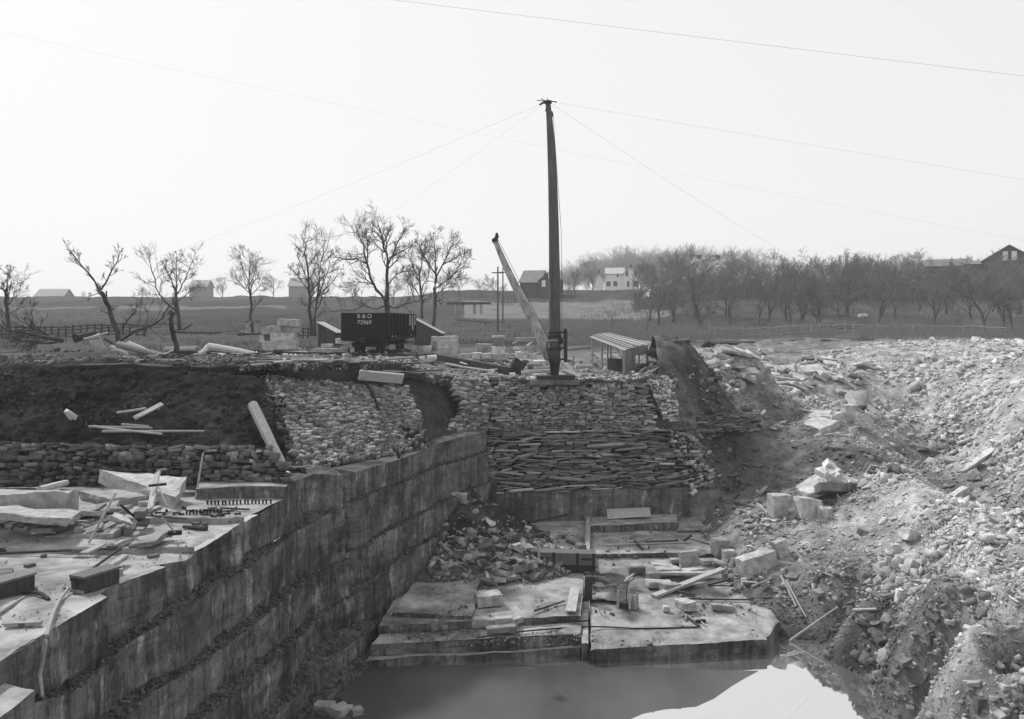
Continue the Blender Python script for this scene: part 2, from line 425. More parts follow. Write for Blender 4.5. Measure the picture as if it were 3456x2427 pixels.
# ---- ground beyond the quarry edge: height as a function of the column and the depth
def ground_z(u, Y):
    u = np.asarray(u, float); Y = np.asarray(Y, float)
    zl = np.interp(Y, [30, 36, 45, 58, 75, 105, 130, 190, 330, 520, 1500], [.42, .38, .2, 0, .1, .6, 1.3, 4.2, 11.2, 11.8, 8])
    zc = np.interp(Y, [30, 44.5, 52, 60, 75, 105, 130, 190, 270, 520, 1500], [-.95, -.8, -.35, -.05, .05, .4, 1.1, 4.8, 11.4, 14, 12])
    zr = np.interp(Y, [30, 50, 75, 92, 110, 150, 200, 300, 520, 1500], [.1, .1, .3, .45, .8, 4.6, 8.8, 12.5, 15, 15])
    a = np.clip((u - 880) / 120, 0, 1); a = a * a * (3 - 2 * a)
    b_ = np.clip((u - 1430) / 170, 0, 1); b_ = b_ * b_ * (3 - 2 * b_)
    z = zl * (1 - a) + zc * a; z = z * (1 - b_) + zr * b_
    X = (u - CX) / FOC * Y
    z = z - .62 * np.exp(-((u - 1395) / 75) ** 2 - ((Y - 54) / 6) ** 2)
    return z + fbm(X * .12, Y * .12, 0, 3, 5) * np.clip(Y / 400, .05, .5) + fbm(X * .7, Y * .7, 3, 3, 9) * .05
EU = [-1200, -400, 0, 240, 420, 580, 640, 700, 830, 905, 1000, 1068, 1250, 1440, 1460, 1520, 1600, 1700, 2000, 2400, 3400]
EY = [36, 36.3, 36.3, 36.3, 36.8, 37.1, 37.3, 38.4, 40.0, 43.2, 44.9, 45.0, 45.4, 46.0, 47.4, 52, 80, 86, 88, 88, 88]
us = np.concatenate([np.arange(-1200, 0, 30), np.arange(0, 2300, 7), np.arange(2300, 3401, 30)])
tt = np.linspace(0, 1, 210) ** 1.5
Ye = np.interp(us, EU, EY) + fbm(us * .02, 0, 0, 3, 3) * .25
YY = Ye[None] * (1400 / Ye[None]) ** tt[:, None]
UU = np.broadcast_to(us[None], YY.shape)
P = np.stack([(UU - CX) / FOC * YY, YY, ground_z(UU, YY)], -1)
P = np.concatenate([P[:1] + np.array([0, 1.2, -1.4]), P[:1] - np.array([0, 0, .22]), P]); YY = np.concatenate([YY[:1], YY[:1], YY]); UU = np.concatenate([UU[:1], UU[:1], UU])
lit = np.clip((78 - YY) / 30, 0, 1)               # trampled quarry yard -> grass further out
XX = P[..., 0]
tone = .045 + fbm(XX * .03, YY * .012, 1, 3, 21) * .016
tone = np.where((YY > 150) & (YY < 215) & (UU > 1040) & (UU < 1560), .14, tone)       # paler stubble strip below the white house
tone = np.where((YY < 155) & (YY > 84) & (UU > 950) & (UU < 1470), .055, tone)          # dark ploughed field
tone = np.where((UU > 1500) & (YY > 92), .076 + fbm(XX * .06, YY * .03, 4, 3, 31) * .03, tone)
tone = np.where((UU < 640) & (YY > 205) & (YY < 222), .11, tone)                        # pale track across the left field
yard = .15 + fbm(XX * .3, YY * .3, 2, 4, 11) * .10
yard = np.where(UU < 600, yard * .4, yard)
yard = np.clip(yard + np.clip((UU - 900) / 300, 0, 1) * .08, .03, .5)
tone = tone * (1 - lit) + yard * lit
tone[:3] = np.where(UU[:3] < 620, .03, tone[:3] * .6)
ground = grid_mesh('ground', P, M_field, tone); tag(ground, kind='structure')
ground['label'] = 'open grass fields and trampled yard beyond the quarry edge'

def GND(u, v, dY=0.0):
    Y = np.linspace(36, 420, 4000); z = ground_z(np.full_like(Y, u), Y)
    vv = HY + (CZ - z) / Y * FOC
    k = np.where(vv <= v)[0]
    y = Y[k[0]] if len(k) else 400.
    y += dY
    return Vector(((u - CX) / FOC * y, y, float(ground_z(u, y))))
def on_g(X, Y):                                   # ground height under a world point
    return float(ground_z(CX + X / Y * FOC, Y))

# ---- dark earth bank on the left
def bank_Y(u, v):
    top = np.interp(u, EU, EY) + .15; vt = np.interp(u, [-1200, 0, 240, 580, 700], [818, 817, 822, 832, 838])
    vb = np.interp(u, [-1200, 0, 560, 640, 700], [992, 992, 990, 1052, 1060]); yb = np.interp(u, [-1200, 0, 560, 640, 700], [32.0, 31.9, 31.6, 30.8, 31.6])
    t = np.clip((np.asarray(v, float) - vt) / (vb - vt), -.1, 1.3)
    yb = yb + 0 * t
    return top + (yb - top) * (t ** .75 if np.ndim(t) else max(t, 0) ** .75)
def BANK(u, v, lift=0.05):
    p = py(u, v, float(bank_Y(u, v))); p.z += lift; p.y -= lift; return p
nu_, nv_ = 420, 110
P = np.empty((nv_, nu_, 3)); uu = np.linspace(-900, 700, nu_)
for j, u0_ in enumerate(uu):
    u = u0_
    vt = np.interp(u, [-1200, 0, 240, 580, 700], [818, 817, 822, 832, 838]); vb = np.interp(u, [-1200, 0, 560, 640, 700], [1030, 1030, 1030, 1075, 1085])
    for i, t_ in enumerate(np.linspace(0, 1, nv_)):
        um = 578 + (652 - 578) * t_; u = -900 + (um + 900) * j / (nu_ - 1)
        vt = np.interp(u, [-1200, 0, 240, 580, 700], [818, 817, 822, 832, 838]); vb = np.interp(u, [-1200, 0, 560, 640, 700], [1030, 1030, 1030, 1075, 1085])
        v = vt + (vb - vt) * t_
        P[i, j] = py(u, v, float(bank_Y(u, v)))
P = displace(P, .2, .7, 6, 41, ); P = displace(P, .07, 4.2, 3, 43)
P[0, :, 2] += .03; P[0, :, 1] += .8
tn = .025 + np.clip(fbm(P[..., 0] * .5, P[..., 1] * .5, P[..., 2] * .5, 4, 12), -.5, 1) * .018
tn = tn + np.exp(-(((uu[None] - 540) / 70) ** 2)) * .02 * np.linspace(.3, 1, nv_)[:, None]
bank = grid_mesh('earth_bank', P, M_soil, tn, flip=True); tag(bank, kind='structure')
bank['label'] = 'dark bare earth bank above the dry stone wall'

# ---- earth slope behind the two leaning stone facings (u 560..1075)
rows = [[py(560, 832, 37.6), py(700, 834, 38.6), py(830, 838, 40.2), py(905, 832, 43.3), py(1000, 838, 44.9), py(1075, 852, 45.4)],
        [py(600, 900, 36.2), py(720, 900, 37.2), py(850, 900, 38.8), py(930, 900, 41.4), py(1010, 900, 43.6), py(1072, 905, 45.0)],
        [py(640, 1000, 34.3), py(740, 990, 35.2), py(860, 970, 37.0), py(945, 960, 39.8), py(1020, 945, 42.9), py(1070, 950, 44.9)],
        [pz(640, 1072, -3.1), pz(745, 1047, -3.1), pz(843, 1045, -3.1), pz(929, 1018, -3.1), pz(991, 991, -3.1), pz(1087, 969, -3.1)]]
P = patch(rows, 150, 70); P[..., 1] += .6; P[..., 2] -= .2
P = displace(P, .1, 1.2, 4, 61)
slope = grid_mesh('earth_slope', P, M_soil, .058 + fbm(P[..., 0], P[..., 1], P[..., 2], 3, 3) * .015, flip=True); tag(slope, kind='structure')
slope['label'] = 'bare earth slope between the leaning stone facings'

# ---- quarry floor levels and the stepped sawn wall on the left
L0 = [(1087, 969, -3.1), (1055, 975, -3.1), (991, 991, -3.1), (929, 1018, -3.1), (880, 1035, -3.1), (843, 1045, -3.1), (794, 1058, -3.1), (770, 1065, -3.1),
      (747, 1049, -2.95), (706, 1062, -3.0), (674, 1074, -3.1), (652, 1081, -3.1), (640, 1117, -3.5), (545, 1170, -3.5), (543, 1173, -3.66), (484, 1208, -3.66), (480, 1212, -3.8), (463, 1222, -3.8),
      (434, 1238, -3.8), (418, 1256, -3.8), (376, 1270, -3.8), (345, 1267, -3.8), (242, 1316, -3.8), (220, 1334, -3.8), (244, 1337, -3.8), (119, 1408, -3.8), (0, 1484, -3.8), (-300, 1700, -3.8), (-900, 2200, -3.8)]
L1 = [(1087, 1014, -4.25), (1040, 1033, -4.25), (981, 1045, -4.25), (929, 1072, -4.25), (888, 1089, -4.25), (811, 1114, -4.25), (770, 1127, -4.3), (744, 1146, -4.5), (664, 1195, -4.78), (564, 1267, -4.9),
      (481, 1321, -5), (445, 1343, -5), (383, 1379, -5), (289, 1451, -5), (159, 1552, -5), (100, 1612, -5), (87, 1540, -4.78), (0, 1603, -4.78), (-500, 2000, -4.78)]
L2 = [(1087, 1085, -5.6), (1000, 1125, -5.6), (923, 1163, -5.6), (897, 1179, -5.6), (830, 1206, -5.65), (788, 1245, -5.8), (687, 1303, -6.1), (593, 1379, -6.3), (506, 1451, -6.4),
      (408, 1514, -6.4), (361, 1545, -6.4), (278, 1612, -6.4), (100, 1740, -6.4), (-200, 1960, -6.4)]
L3 = [(1060, 1145, -6.9), (967, 1212, -6.9), (907, 1238, -6.9), (830, 1307, -7.0), (770, 1346, -7.1), (705, 1397, -7.2), (629, 1469, -7.2), (593, 1495, -7.2), (481, 1589, -7.2), (455, 1612, -7.2), (300, 1740, -7.2), (0, 2000, -7.2)]
L4 = [(1040, 1200, -8.1), (963, 1292, -8.25), (881, 1362, -8.42), (830, 1415, -8.42), (766, 1458, -8.42), (705, 1513, -8.42), (669, 1556, -8.42), (629, 1596, -8.42), (500, 1720, -8.42), (200, 2000, -8.42)]
L5 = [(1040, 1240, -8.90), (963, 1330, -9.00), (881, 1420, -9.00), (828, 1487, -9.05), (770, 1538, -9.08), (723, 1572, -9.08), (600, 1690, -9.08), (300, 1960, -9.08)]
Ys = np.arange(6, 44.6, .09)
def prof(Lx):
    p = [pz(*q) for q in Lx]; y = np.array([q.y for q in p]); o = np.argsort(y, kind='stable')
    return np.interp(Ys, y[o], np.array([q.x for q in p])[o]), np.interp(Ys, y[o], np.array([q.z for q in p])[o])
cols = []; prev = None; edgeX = []; edgeZ = []
for k, Lx in enumerate((L0, L1, L2, L3, L4, L5)):
    if prev is not None and k <= 3:            # each course steps out by a narrow ledge: slide the vertex along its ray until it does
        L2_ = []
        for (u, v, z) in Lx:
            yq = np.linspace(8, 44.3, 1500); f = (u - CX) / FOC * yq - np.interp(yq, Ys, prev) - np.interp(yq, [26, 31], [.40, .18])
            y0 = (CZ - z) * FOC / (v - HY); sg = np.where(np.sign(f[:-1]) != np.sign(f[1:]))[0]
            if len(sg):
                y1 = yq[sg[np.argmin(np.abs(yq[sg] - y0))]]; zn = CZ - (v - HY) / FOC * y1
                z = min(z + .5, max(z - .45, zn))
            L2_.append((u, v, max(z, WZ + .12)))
        Lx = L2_
    X, Z = prof(Lx)
    if k: Z = np.convolve(np.pad(Z, 12, mode='edge'), np.ones(25) / 25, 'valid')
    if prev is not None: X = np.maximum(X, prev + .05 + .05 * k)
    X = X + fbm(Ys * 1.3, k * 7., 0, 3, 70 + k) * .014
    # vertical drill joints that step the face in and out a little
    X = X + .008 * np.clip(9 * vnoise(Ys * .16, k * 3.3, 0, 90 + k), -1, 1)
    if prev is not None: X = np.maximum(X, prev + .04)
    edgeX.append(X); edgeZ.append(Z); prev = X
def wall_faces(name):
    n = 16
    for k in range(6):
        X, Z = edgeX[k], edgeZ[k]
        zb = edgeZ[k + 1] if k < 5 else np.full_like(Z, -9.6)
        rowsP = []
        for i in range(n):
            t = i / (n - 1); z = Z + (zb - Z) * t
            d = .02 * fbm(Ys * 4, z * 9, k, 3, 11) + .03 * np.round(fbm(Ys * .8, z * 2.2, k, 2, 31) * 2) / 2
            d = d * min(1, i / 2)
            if i == 0: d = d - .05 * np.clip(fbm(Ys * 2.2, 0, k, 3, 77), 0, 1)
            rowsP.append(np.stack([X + d, Ys, z], -1))
        yield k, np.array(rowsP)
MB_faces = list(wall_faces('x'))
for k, P in MB_faces:
    o = grid_mesh('quarry_face', P, M_cut, None, smooth=False, flip=True); tag(o, kind='structure')
    o['label'] = 'sawn sandstone face of the stepped quarry wall, course %d from the top' % (k + 1)
ledge_pts = []
for k in range(5):                                 # rubble-strewn ledges between the courses
    a, za = edgeX[k], edgeZ[k + 1]; b_ = edgeX[k + 1]
    rowsP = []
    for i in range(9):
        t = i / 8; x = a - .04 + (b_ - a + .02) * t
        z = za - .015 + (1 - t) ** 1.5 * np.clip((b_ - a) * .30, 0, .16) * (.6 + .6 * fbm(Ys * 1.1, 0, k, 3, 51)) + fbm(x * 5, Ys * 5, 0, 3, 15) * .03 * (0 if i == 8 else 1)
        rowsP.append(np.stack([x, Ys, z], -1))
    P = np.array(rowsP); o = grid_mesh('quarry_ledge', P, M_ledge, None, smooth=False); tag(o, kind='structure')
    o['label'] = 'narrow ledge strewn with dark rubble on the quarry wall'
    ledge_pts.append(P)

k_ = Ys > 28.3; rowsP = []
for i in range(12):
    t = i / 11; x = edgeX[0][k_] + .004 - 1.2 * t; y = Ys[k_]
    rowsP.append(np.stack([x, y, edgeZ[0][k_] - .006 + .04 * t * (1 + .6 * fbm(x, y, 0, 3, 52)) + (0 if i == 0 else 1) * fbm(x * 4, y * 4, 0, 3, 16) * .03], -1))
o = grid_mesh('quarry_ledge', np.array(rowsP), M_ledge, None, smooth=False, flip=True); tag(o, kind='structure'); o['label'] = 'earthy top ledge of the sawn wall under the leaning stone facing'
# ---- bench floor on the left (three low beds of rock)
def EX0(Y): return np.interp(Y, Ys, edgeX[0])
def bench(name, y0, y1, z, seed, x0=-34, skirt=.35):
    yy = np.linspace(y0, y1, int((y1 - y0) / .12) + 2)
    n = 220; t = np.linspace(0, 1, n) ** .7
    xr = EX0(yy) - .002
    P = np.empty((len(yy), n, 3))
    for i, y in enumerate(yy):
        x = x0 + (xr[i] - x0) * t
        P[i, :, 0] = x; P[i, :, 1] = y
        P[i, :, 2] = z + fbm(x * .5, y * .9, 0, 4, seed) * .035 + np.clip(fbm(x * 1.8, y * 1.8, 0, 3, seed + 3), .2, 1) * .03 - .0066
    # ragged near edge with a short riser
    jag = fbm(P[0, :, 0] * 1.4, 0, seed, 3, 5) * .12
    P[0, :, 1] += jag; r0 = P[0].copy(); r0[:, 2] -= skirt; r0[:, 1] += .03
    P = np.concatenate([r0[None], P])
    tn = 1 - .35 * np.clip(fbm(P[..., 0] * .45, P[..., 1] * .45, 0, 4, seed + 9), 0, 1)
    o = grid_mesh(name, P, M_floort, tn, smooth=False); tag(o, kind='structure')
    return o
M_floort = mat('bench_rock', .13, .40, freq=1.5, detail=12, bump=.7, bfreq=7, rough=.95, tone=True)
bench('bench_floor', 25.9, 31.7, -3.5, 101)['label'] = 'rear bed of the flat rock bench below the dry wall'
bench('bench_floor', 23.1, 26.0, -3.66, 111)['label'] = 'middle bed of the flat rock bench'
bench('bench_floor', 5.3, 23.2, -3.8, 121, skirt=4)['label'] = 'broad near bed of the flat rock bench'
def BEN(u, v, z=None):
    p = pz(u, v, -3.8)
    if p.y > 23.2: p = pz(u, v, -3.66)
    if p.y > 26.0: p = pz(u, v, -3.5)
    return p

# ---- rear wall of the quarry: thin bedded rock over a sawn base course
def rear_u1(z): return np.interp(z, [-7.6, -6.3, -4.4, -3.2, -.9], [1543, 1524, 1500, 1470, 1440])
nz_, nx_ = 170, 300
zz = np.linspace(-6.25, -.95, nz_)[::-1]
P = np.empty((nz_, nx_, 3)); tn = np.empty((nz_, nx_))
Xl, Yl = (1083 - CX) / FOC * 44.0, 44.0
for i, z in enumerate(zz):
    Yr = 45.3 + (-z) * .02; Xr = (rear_u1(z) - CX) / FOC * Yr
    s = np.linspace(-.05, 1, nx_); X = Xl + (Xr - Xl) * s; Y = Yl + (Yr - Yl) * s
    bat = np.interp(z, [-6.25, -3.3, -.95], [0, .35, .75])
    bed = np.round(fbm(X * .35, z * 6.5, 2, 2, 7) * 4) / 4 * .30 + np.round(fbm(X * .25, z * 2.2, 5, 2, 17) * 3) / 3 * .22 + fbm(X * 1.6, z * 9, 0, 4, 8) * .2
    bed = bed * np.clip((-2.9 - z) / .5, .1, 1)
    P[i] = np.stack([X, Y + bat - bed, np.full_like(X, z) + fbm(X * .5, z * 1.5, 1, 2, 3) * .05], -1)
rear = grid_mesh('rear_rock_face', P, M_strata, None, smooth=False, flip=True); tag(rear, kind='structure')
rear['label'] = 'thin bedded rock at the back of the quarry'
n = 140; s = np.linspace(-.06, 1, n)
Xb0, Xb1 = (1100 - CX) / FOC * 43.4, (1543 - CX) / FOC * 44.9
rowsP = []
X = Xb0 + (Xb1 - Xb0) * s; Y = 43.3 + 1.5 * s
ztop = -6.22 + .05 * s + fbm(X * 1.2, 0, 0, 3, 6) * .05
rowsP.append(np.stack([X, Y + 1.3, ztop + .25 + fbm(X * 2, 1, 0, 3, 8) * .12], -1)); rowsP.append(np.stack([X, Y + .5, ztop + .06 + fbm(X * 2, 3, 0, 3, 8) * .06], -1)); rowsP.append(np.stack([X, Y, ztop], -1))
for z in np.linspace(-6.5, -9, 10): rowsP.append(np.stack([X, Y + .02 * fbm(X * 2, z * 3, 0, 3, 9), np.full_like(X, z)], -1))
P = np.array(rowsP)
o = grid_mesh('quarry_face', P, M_cut, None, smooth=False, flip=True); tag(o, kind='structure'); o['label'] = 'sawn base course along the back of the quarry'
# return of the base course at its right end
P = np.array([[(Xb1, 44.8, z), (Xb1 + .35, 46.5, z)] for z in (-6.15, -9)]); o = grid_mesh('quarry_face', P, M_cut, smooth=False, flip=True); tag(o, kind='structure')
o['label'] = 'sawn return at the right end of the base course'

# ---- pit floor: slabs of rock with a channelled slot between them
STAINS = [(pz(*c('P', x, y), -8.35).x, pz(*c('P', x, y), -8.35).y, rx, ry, st_) for x, y, rx, ry, st_ in [(690, 1060, .65, 2.6, .72), (1480, 960, 1.5, .7, .75), (1100, 900, 1.6, 1.2, .4), (700, 780, 1.4, .7, .35)]] + \
    [(pz(*c('H', x, y), -8.2).x, pz(*c('H', x, y), -8.2).y, rx, ry, st_) for x, y, rx, ry, st_ in [(480, 380, 1.6, 1.4, .35), (800, 420, .9, 1.2, .3), (420, 540, 1.5, .8, .45)]]
def slab(name, label, poly, z, zb=-9.4, seed=0, tone=1.0, jag=.05, m=None, res=.16, zq=None):
    """flat topped bed of rock: poly is a 4 corner outline (x,y) near-left, near-right, far-right, far-left"""
    a, b_, c_, d_ = [np.array(q, float) for q in poly]
    nx = int(np.linalg.norm(b_ - a) / res) + 3; ny = int(np.linalg.norm(d_ - a) / res) + 3
    s = np.linspace(0, 1, nx)[None, :, None]; t = np.linspace(0, 1, ny)[:, None, None]
    Q = (a * (1 - s) + b_ * s) * (1 - t) + (d_ * (1 - s) + c_ * s) * t
    X, Y = Q[..., 0].copy(), Q[..., 1].copy()
    if zq is not None: z = (zq[0] * (1 - s) + zq[1] * s)[..., 0] * (1 - t)[..., 0] + (zq[3] * (1 - s) + zq[2] * s)[..., 0] * t[..., 0]
    Z = z + fbm(X * .6, Y * .6, seed, 4, seed) * .035 + np.clip(fbm(X * 2.2, Y * 2.2, 0, 3, seed + 5), .15, 1) * .03
    jx, jy = fbm(X * 1.5, Y * 1.5, 3, 3, seed + 8) * jag, fbm(X * 1.5, Y * 1.5, 9, 3, seed + 9) * jag
    for sl in ((0, slice(None)), (-1, slice(None)), (slice(None), 0), (slice(None), -1)):
        X[sl] += jx[sl]; Y[sl] += jy[sl]; Z[sl] -= .02
    top = np.stack([X, Y, Z], -1)
    tnv = tone * (1 - .3 * np.clip(fbm(X * .5, Y * .5, 0, 4, seed + 2), 0, 1))
    for (qx, qy, rx, ry, st_) in STAINS:            # damp dirt and cinders lying on the floor
        d = np.sqrt(((X - qx) / rx) ** 2 + ((Y - qy) / ry) ** 2) + fbm(X * 1.6, Y * 1.6, 4, 4, 8) * .45
        tnv = tnv * (1 - st_ * np.clip(1.25 - d, 0, .6) / .6)
    V = list(map(tuple, top.reshape(-1, 3))); T = list(tnv.reshape(-1)); F = []
    I = np.arange(nx * ny).reshape(ny, nx)
    for i in range(ny - 1):
        for j in range(nx - 1): F.append((I[i, j], I[i, j + 1], I[i + 1, j + 1], I[i + 1, j]))
    ring = list(I[0, :]) + list(I[1:, -1]) + list(I[-1, ::-1][1:]) + list(I[::-1, 0][1:-1])
    k0 = len(V); nl = 6; ntop = len(F)
    for l in range(1, nl + 1):
        zt = l / nl
        for q in ring:
            x, y, z_ = V[q]; V.append((x + .03 * mnoise.noise((x * 2, y * 2, l * 1.7 + seed)), y + .03 * mnoise.noise((x * 2, y * 2, l * 1.3 + 9 + seed)), z_ + (zb - z_) * zt)); T.append(1.0)
    rg = [ring] + [[k0 + l * len(ring) + q for q in range(len(ring))] for l in range(nl)]
    for l in range(nl):
        for q in range(len(ring)):
            q2 = (q + 1) % len(ring); F.append((rg[l][q2], rg[l][q], rg[l + 1][q], rg[l + 1][q2]))
    me = bpy.data.meshes.new(name); me.from_pydata(V, [], [tuple(int(i) for i in f) for f in F]); set_tone(me, T)
    me.materials.append(m or M_floort); me.materials.append(M_cut)
    mi = np.zeros(len(F), np.int32); mi[ntop:] = 1; me.polygons.foreach_set('material_index', mi)
    o = link(name, me); tag(o, kind='structure'); o['label'] = label
    return o
def xy(u, v, z): p = pz(u, v, z); return (p.x, p.y)
def fslab(label, cs, zb, seed, jag):
    slab('quarry_floor', label, [xy(*q) for q in cs], 0, zb, seed, jag=jag, zq=[q[2] for q in cs])
fslab('long front terrace of the left floor slab above the water', [(833, 1442, -8.45), (1301, 1419, -8.45), (1306, 1378, -8.36), (880, 1388, -8.36)], -9.0, 201, .03)
fslab('lowest lip of the left floor slab at the water', [(826, 1478, -8.92), (1300, 1452, -8.9), (1303, 1400, -8.9), (850, 1440, -8.92)], -10.5, 205, .05)
fslab('main left bed of the quarry floor', [(850, 1402, -8.12), (1301, 1378, -8.12), (1317, 1175, -7.62), (960, 1200, -7.66)], -9.2, 211, .03)
fslab('raised left corner bed of the quarry floor', [(872, 1371, -7.92), (1058, 1379, -7.94), (1082, 1270, -7.68), (960, 1270, -7.68)], -9.0, 215, .06)
fslab('narrow sloping strip of rock beside the slot', [(1303, 1442, -8.62), (1319, 1442, -8.62), (1319, 1172, -7.68), (1311, 1172, -7.68)], -10.5, 219, .01)
fslab('broad right bed of the quarry floor', [(1323, 1456, -8.72), (1718, 1431, -8.66), (1632, 1250, -8.12), (1323, 1243, -8.12)], -10.5, 221, .035)
fslab('broken right shoulder of the quarry floor', [(1714, 1433, -8.7), (1745, 1393, -8.6), (1640, 1258, -8.18), (1628, 1262, -8.18)], -10.5, 225, .08)
fslab('middle right bed of the quarry floor', [(1323, 1240, -7.92), (1612, 1240, -7.92), (1592, 1190, -7.82), (1323, 1190, -7.82)], -9.2, 231, .03)
fslab('rear right bed of the quarry floor', [(1323, 1178, -7.47), (1520, 1171, -7.47), (1515, 1150, -7.45), (1323, 1158, -7.45)], -9, 235, .06)
fslab('rear right corner bed of the quarry floor', [(1518, 1188, -7.7), (1592, 1188, -7.7), (1548, 1146, -7.6), (1518, 1150, -7.6)], -9, 239, .05)
fslab('rear left strip of the quarry floor below the back wall', [(1000, 1200, -7.68), (1319, 1200, -7.68), (1319, 1155, -7.6), (1080, 1160, -7.6)], -9, 243, .025)

def FLR(u, v):
    if u < 1320:
        z = float(np.interp(v, [1175, 1402], [-7.64, -8.12]))
        if v > 1383: z = float(np.interp(v, [1378, 1442], [-8.36, -8.45]))
        elif u < 1070 and v > 1272: z = float(np.interp(v, [1270, 1375], [-7.68, -7.93]))
        return pz(u, v, z)
    if v > 1246: return pz(u, v, float(np.interp(v, [1246, 1445], [-8.12, -8.70])))
    if v > 1191: return pz(u, v, float(np.interp(v, [1190, 1240], [-7.82, -7.92])))
    return pz(u, v, -7.46)

slab('quarry_floor', 'projecting lower block of rock in the bottom left corner', [(-9.3, 5), (-8.28, 5), (-8.28, 15.55), (-9.3, 15.9)], -4.2, -10, 251, jag=.02)
# ---- water
wt = MB().add([(-9, 4, WZ), (34, 4, WZ), (34, 35, WZ), (-9, 35, WZ)], [(0, 1, 2, 3)]).build('water', M_water); tag(wt, kind='structure')
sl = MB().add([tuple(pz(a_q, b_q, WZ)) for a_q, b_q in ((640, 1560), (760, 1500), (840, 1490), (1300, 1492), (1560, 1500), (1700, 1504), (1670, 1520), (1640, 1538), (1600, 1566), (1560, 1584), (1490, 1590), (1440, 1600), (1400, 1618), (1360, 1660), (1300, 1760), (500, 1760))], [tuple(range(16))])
sl.v = [(x, y, WZ + .004) for x, y, z in sl.v]  # added sheet just above the water, its outline and colour paint a dark reflection
o = sl.build('reflection_sheet', M_dark_refl); tag(o, kind='structure'); o['label'] = 'dark sheet added over the left part of the water as its painted dark reflection'
wt['label'] = 'still dark water in the bottom of the quarry'

# ---- spoil heaps and talus on the right: smooth surface through surveyed points
RB = [(1480, 815, 48, .12), (1530, 812, 49, .10), (1580, 808, 51, .12), (1500, 792, 58, .45), (1560, 785, 62, .45), (1640, 795, 60, .42), (1700, 805, 58, .36), (1440, 800, 62, .3), (1420, 770, 75, .2),
      (1500, 850, 47.2, .10), (1560, 850, 49, .09), (1600, 850, 51.2, .11), (1640, 900, 50.4, .13), (1690, 955, 49.5, .13), (1662, 880, 55, .30), (1615, 815, 57, .3),
      (1650, 830, 61.5, .40), (1700, 850, 61, .36), (1750, 880, 59, .33), (1800, 830, 66, .4), (1850, 900, 58, .34), (1900, 850, 64, .4), (1720, 920, 56, .13), (1700, 985, 51, .12), (1640, 1050, 47, .12),
      (1560, 950, 46.7, .12), (1600, 980, 48.3, .09), (1540, 1000, 46, .13), (1590, 1040, 46.4, .10), (1560, 1100, 45.2, .22), (1600, 1150, 43, .2), (1555, 1160, 45, .25), (1500, 940, 46.2, .2), (1470, 880, 46.2, .25),
      (1610, 1200, 40.3, .25), (1655, 1270, 35.8, .22), (1705, 1330, 32.4, .16), (1748, 1388, 30.4, .10),
      (1700, 1150, 41, .30), (1755, 1165, 39, .34), (1840, 1168, 38.4, .4), (1700, 1230, 37.3, .3), (1800, 1250, 35, .36), (1750, 1300, 33.4, .28), (1850, 1320, 31.5, .34), (1900, 1380, 28.8, .2), (1800, 1380, 30.7, .15), (1786, 1436, 29.3, .07),
      (1800, 960, 52, .14), (1850, 970, 51, .34), (1910, 930, 54, .42), (1930, 985, 48.5, .3), (1830, 1040, 46, .14), (1760, 1080, 45, .16), (1880, 1100, 41.5, .25), (1940, 1080, 42.5, .3), (1930, 1020, 45.5, .12),
      (2000, 1040, 44, .5), (2060, 1090, 40, .52), (2120, 1140, 36.5, .52), (2200, 1220, 31, .5), (2280, 1290, 27, .48), (2400, 1380, 22.8, .45),
      (1950, 1150, 38, .44), (2050, 1220, 33.5, .46), (2000, 1280, 31.5, .40), (2150, 1300, 28.6, .42), (2050, 1345, 28.2, .32), (2240, 1325, 25.9, .4),
      (2070, 1040, 46.5, .33), (2140, 1100, 41.5, .28), (2210, 1170, 36.6, .3), (2290, 1240, 32, .35), (2010, 990, 52, .4),
      (2020, 930, 56, .42), (2100, 950, 54, .45), (2200, 1000, 48.5, .48), (2295, 1060, 42.5, .45), (2295, 950, 47, .5), (2200, 880, 56, .5), (2295, 870, 50, .5), (2100, 850, 62, .45), (2000, 850, 64, .42),
      (2295, 800, 59, .45), (2200, 800, 66, .48), (2400, 850, 50, .45), (2400, 1000, 39, .45), (2500, 1150, 29, .4), (2550, 950, 40, .45), (2700, 900, 38, .4), (2600, 1300, 22, .4),
      (1930, 790, 70, .42), (1980, 773, 74, .45), (2080, 771, 74, .45), (2190, 769, 74, .45), (2250, 787, 68, .45), (1880, 800, 70, .38), (1800, 812, 70, .3), (1750, 792, 74, .2), (1840, 785, 78, .19),
      (1880, 1392, 29.8, .13), (1950, 1402, 27.6, .16), (2000, 1440, 26.4, .17), (1850, 1440, 28.9, .08), (1955, 1500, 26.4, .14), (2050, 1500, 24.4, .22), (2100, 1400, 25.0, .28), (2150, 1450, 23.3, .32),
      (2200, 1390, 22.6, .46), (2295, 1335, 22.8, .5), (2150, 1560, 22.9, .17), (2250, 1500, 21.8, .26), (2295, 1612, 20.4, .2), (2295, 1450, 21.1, .46), (2150, 1640, 22.2, .16), (2400, 1600, 18.6, .22), (2600, 1700, 15.7, .22), (2900, 1500, 14, .36), (2300, 1750, 18.6, .18),
      (1900, 1500, 26.9, .07), (1960, 1560, 25, .08), (2080, 1612, 23.4, .1)]
pts = []
RIDGE = {(2000, 1040), (2060, 1090), (2120, 1140), (2200, 1220), (2280, 1290)}; VALE = {(2070, 1040), (2140, 1100), (2210, 1170), (2290, 1240), (2010, 990)}
for a, b_, c_, d_ in RB:
    zq = CZ - (b_ - HY) / FOC * c_; c_ *= 1 + .086 * min(1, max(0, (b_ - 1200) / 190)) * min(1, max(0, (-5.4 - zq) / 2.9))
    c_ *= .925 if (a, b_) in RIDGE else (1.12 if (a, b_) in VALE else 1)
    pts.append(tuple(py(a, b_, c_)) + (d_ * (.6 if (a, b_) in VALE else 1),))
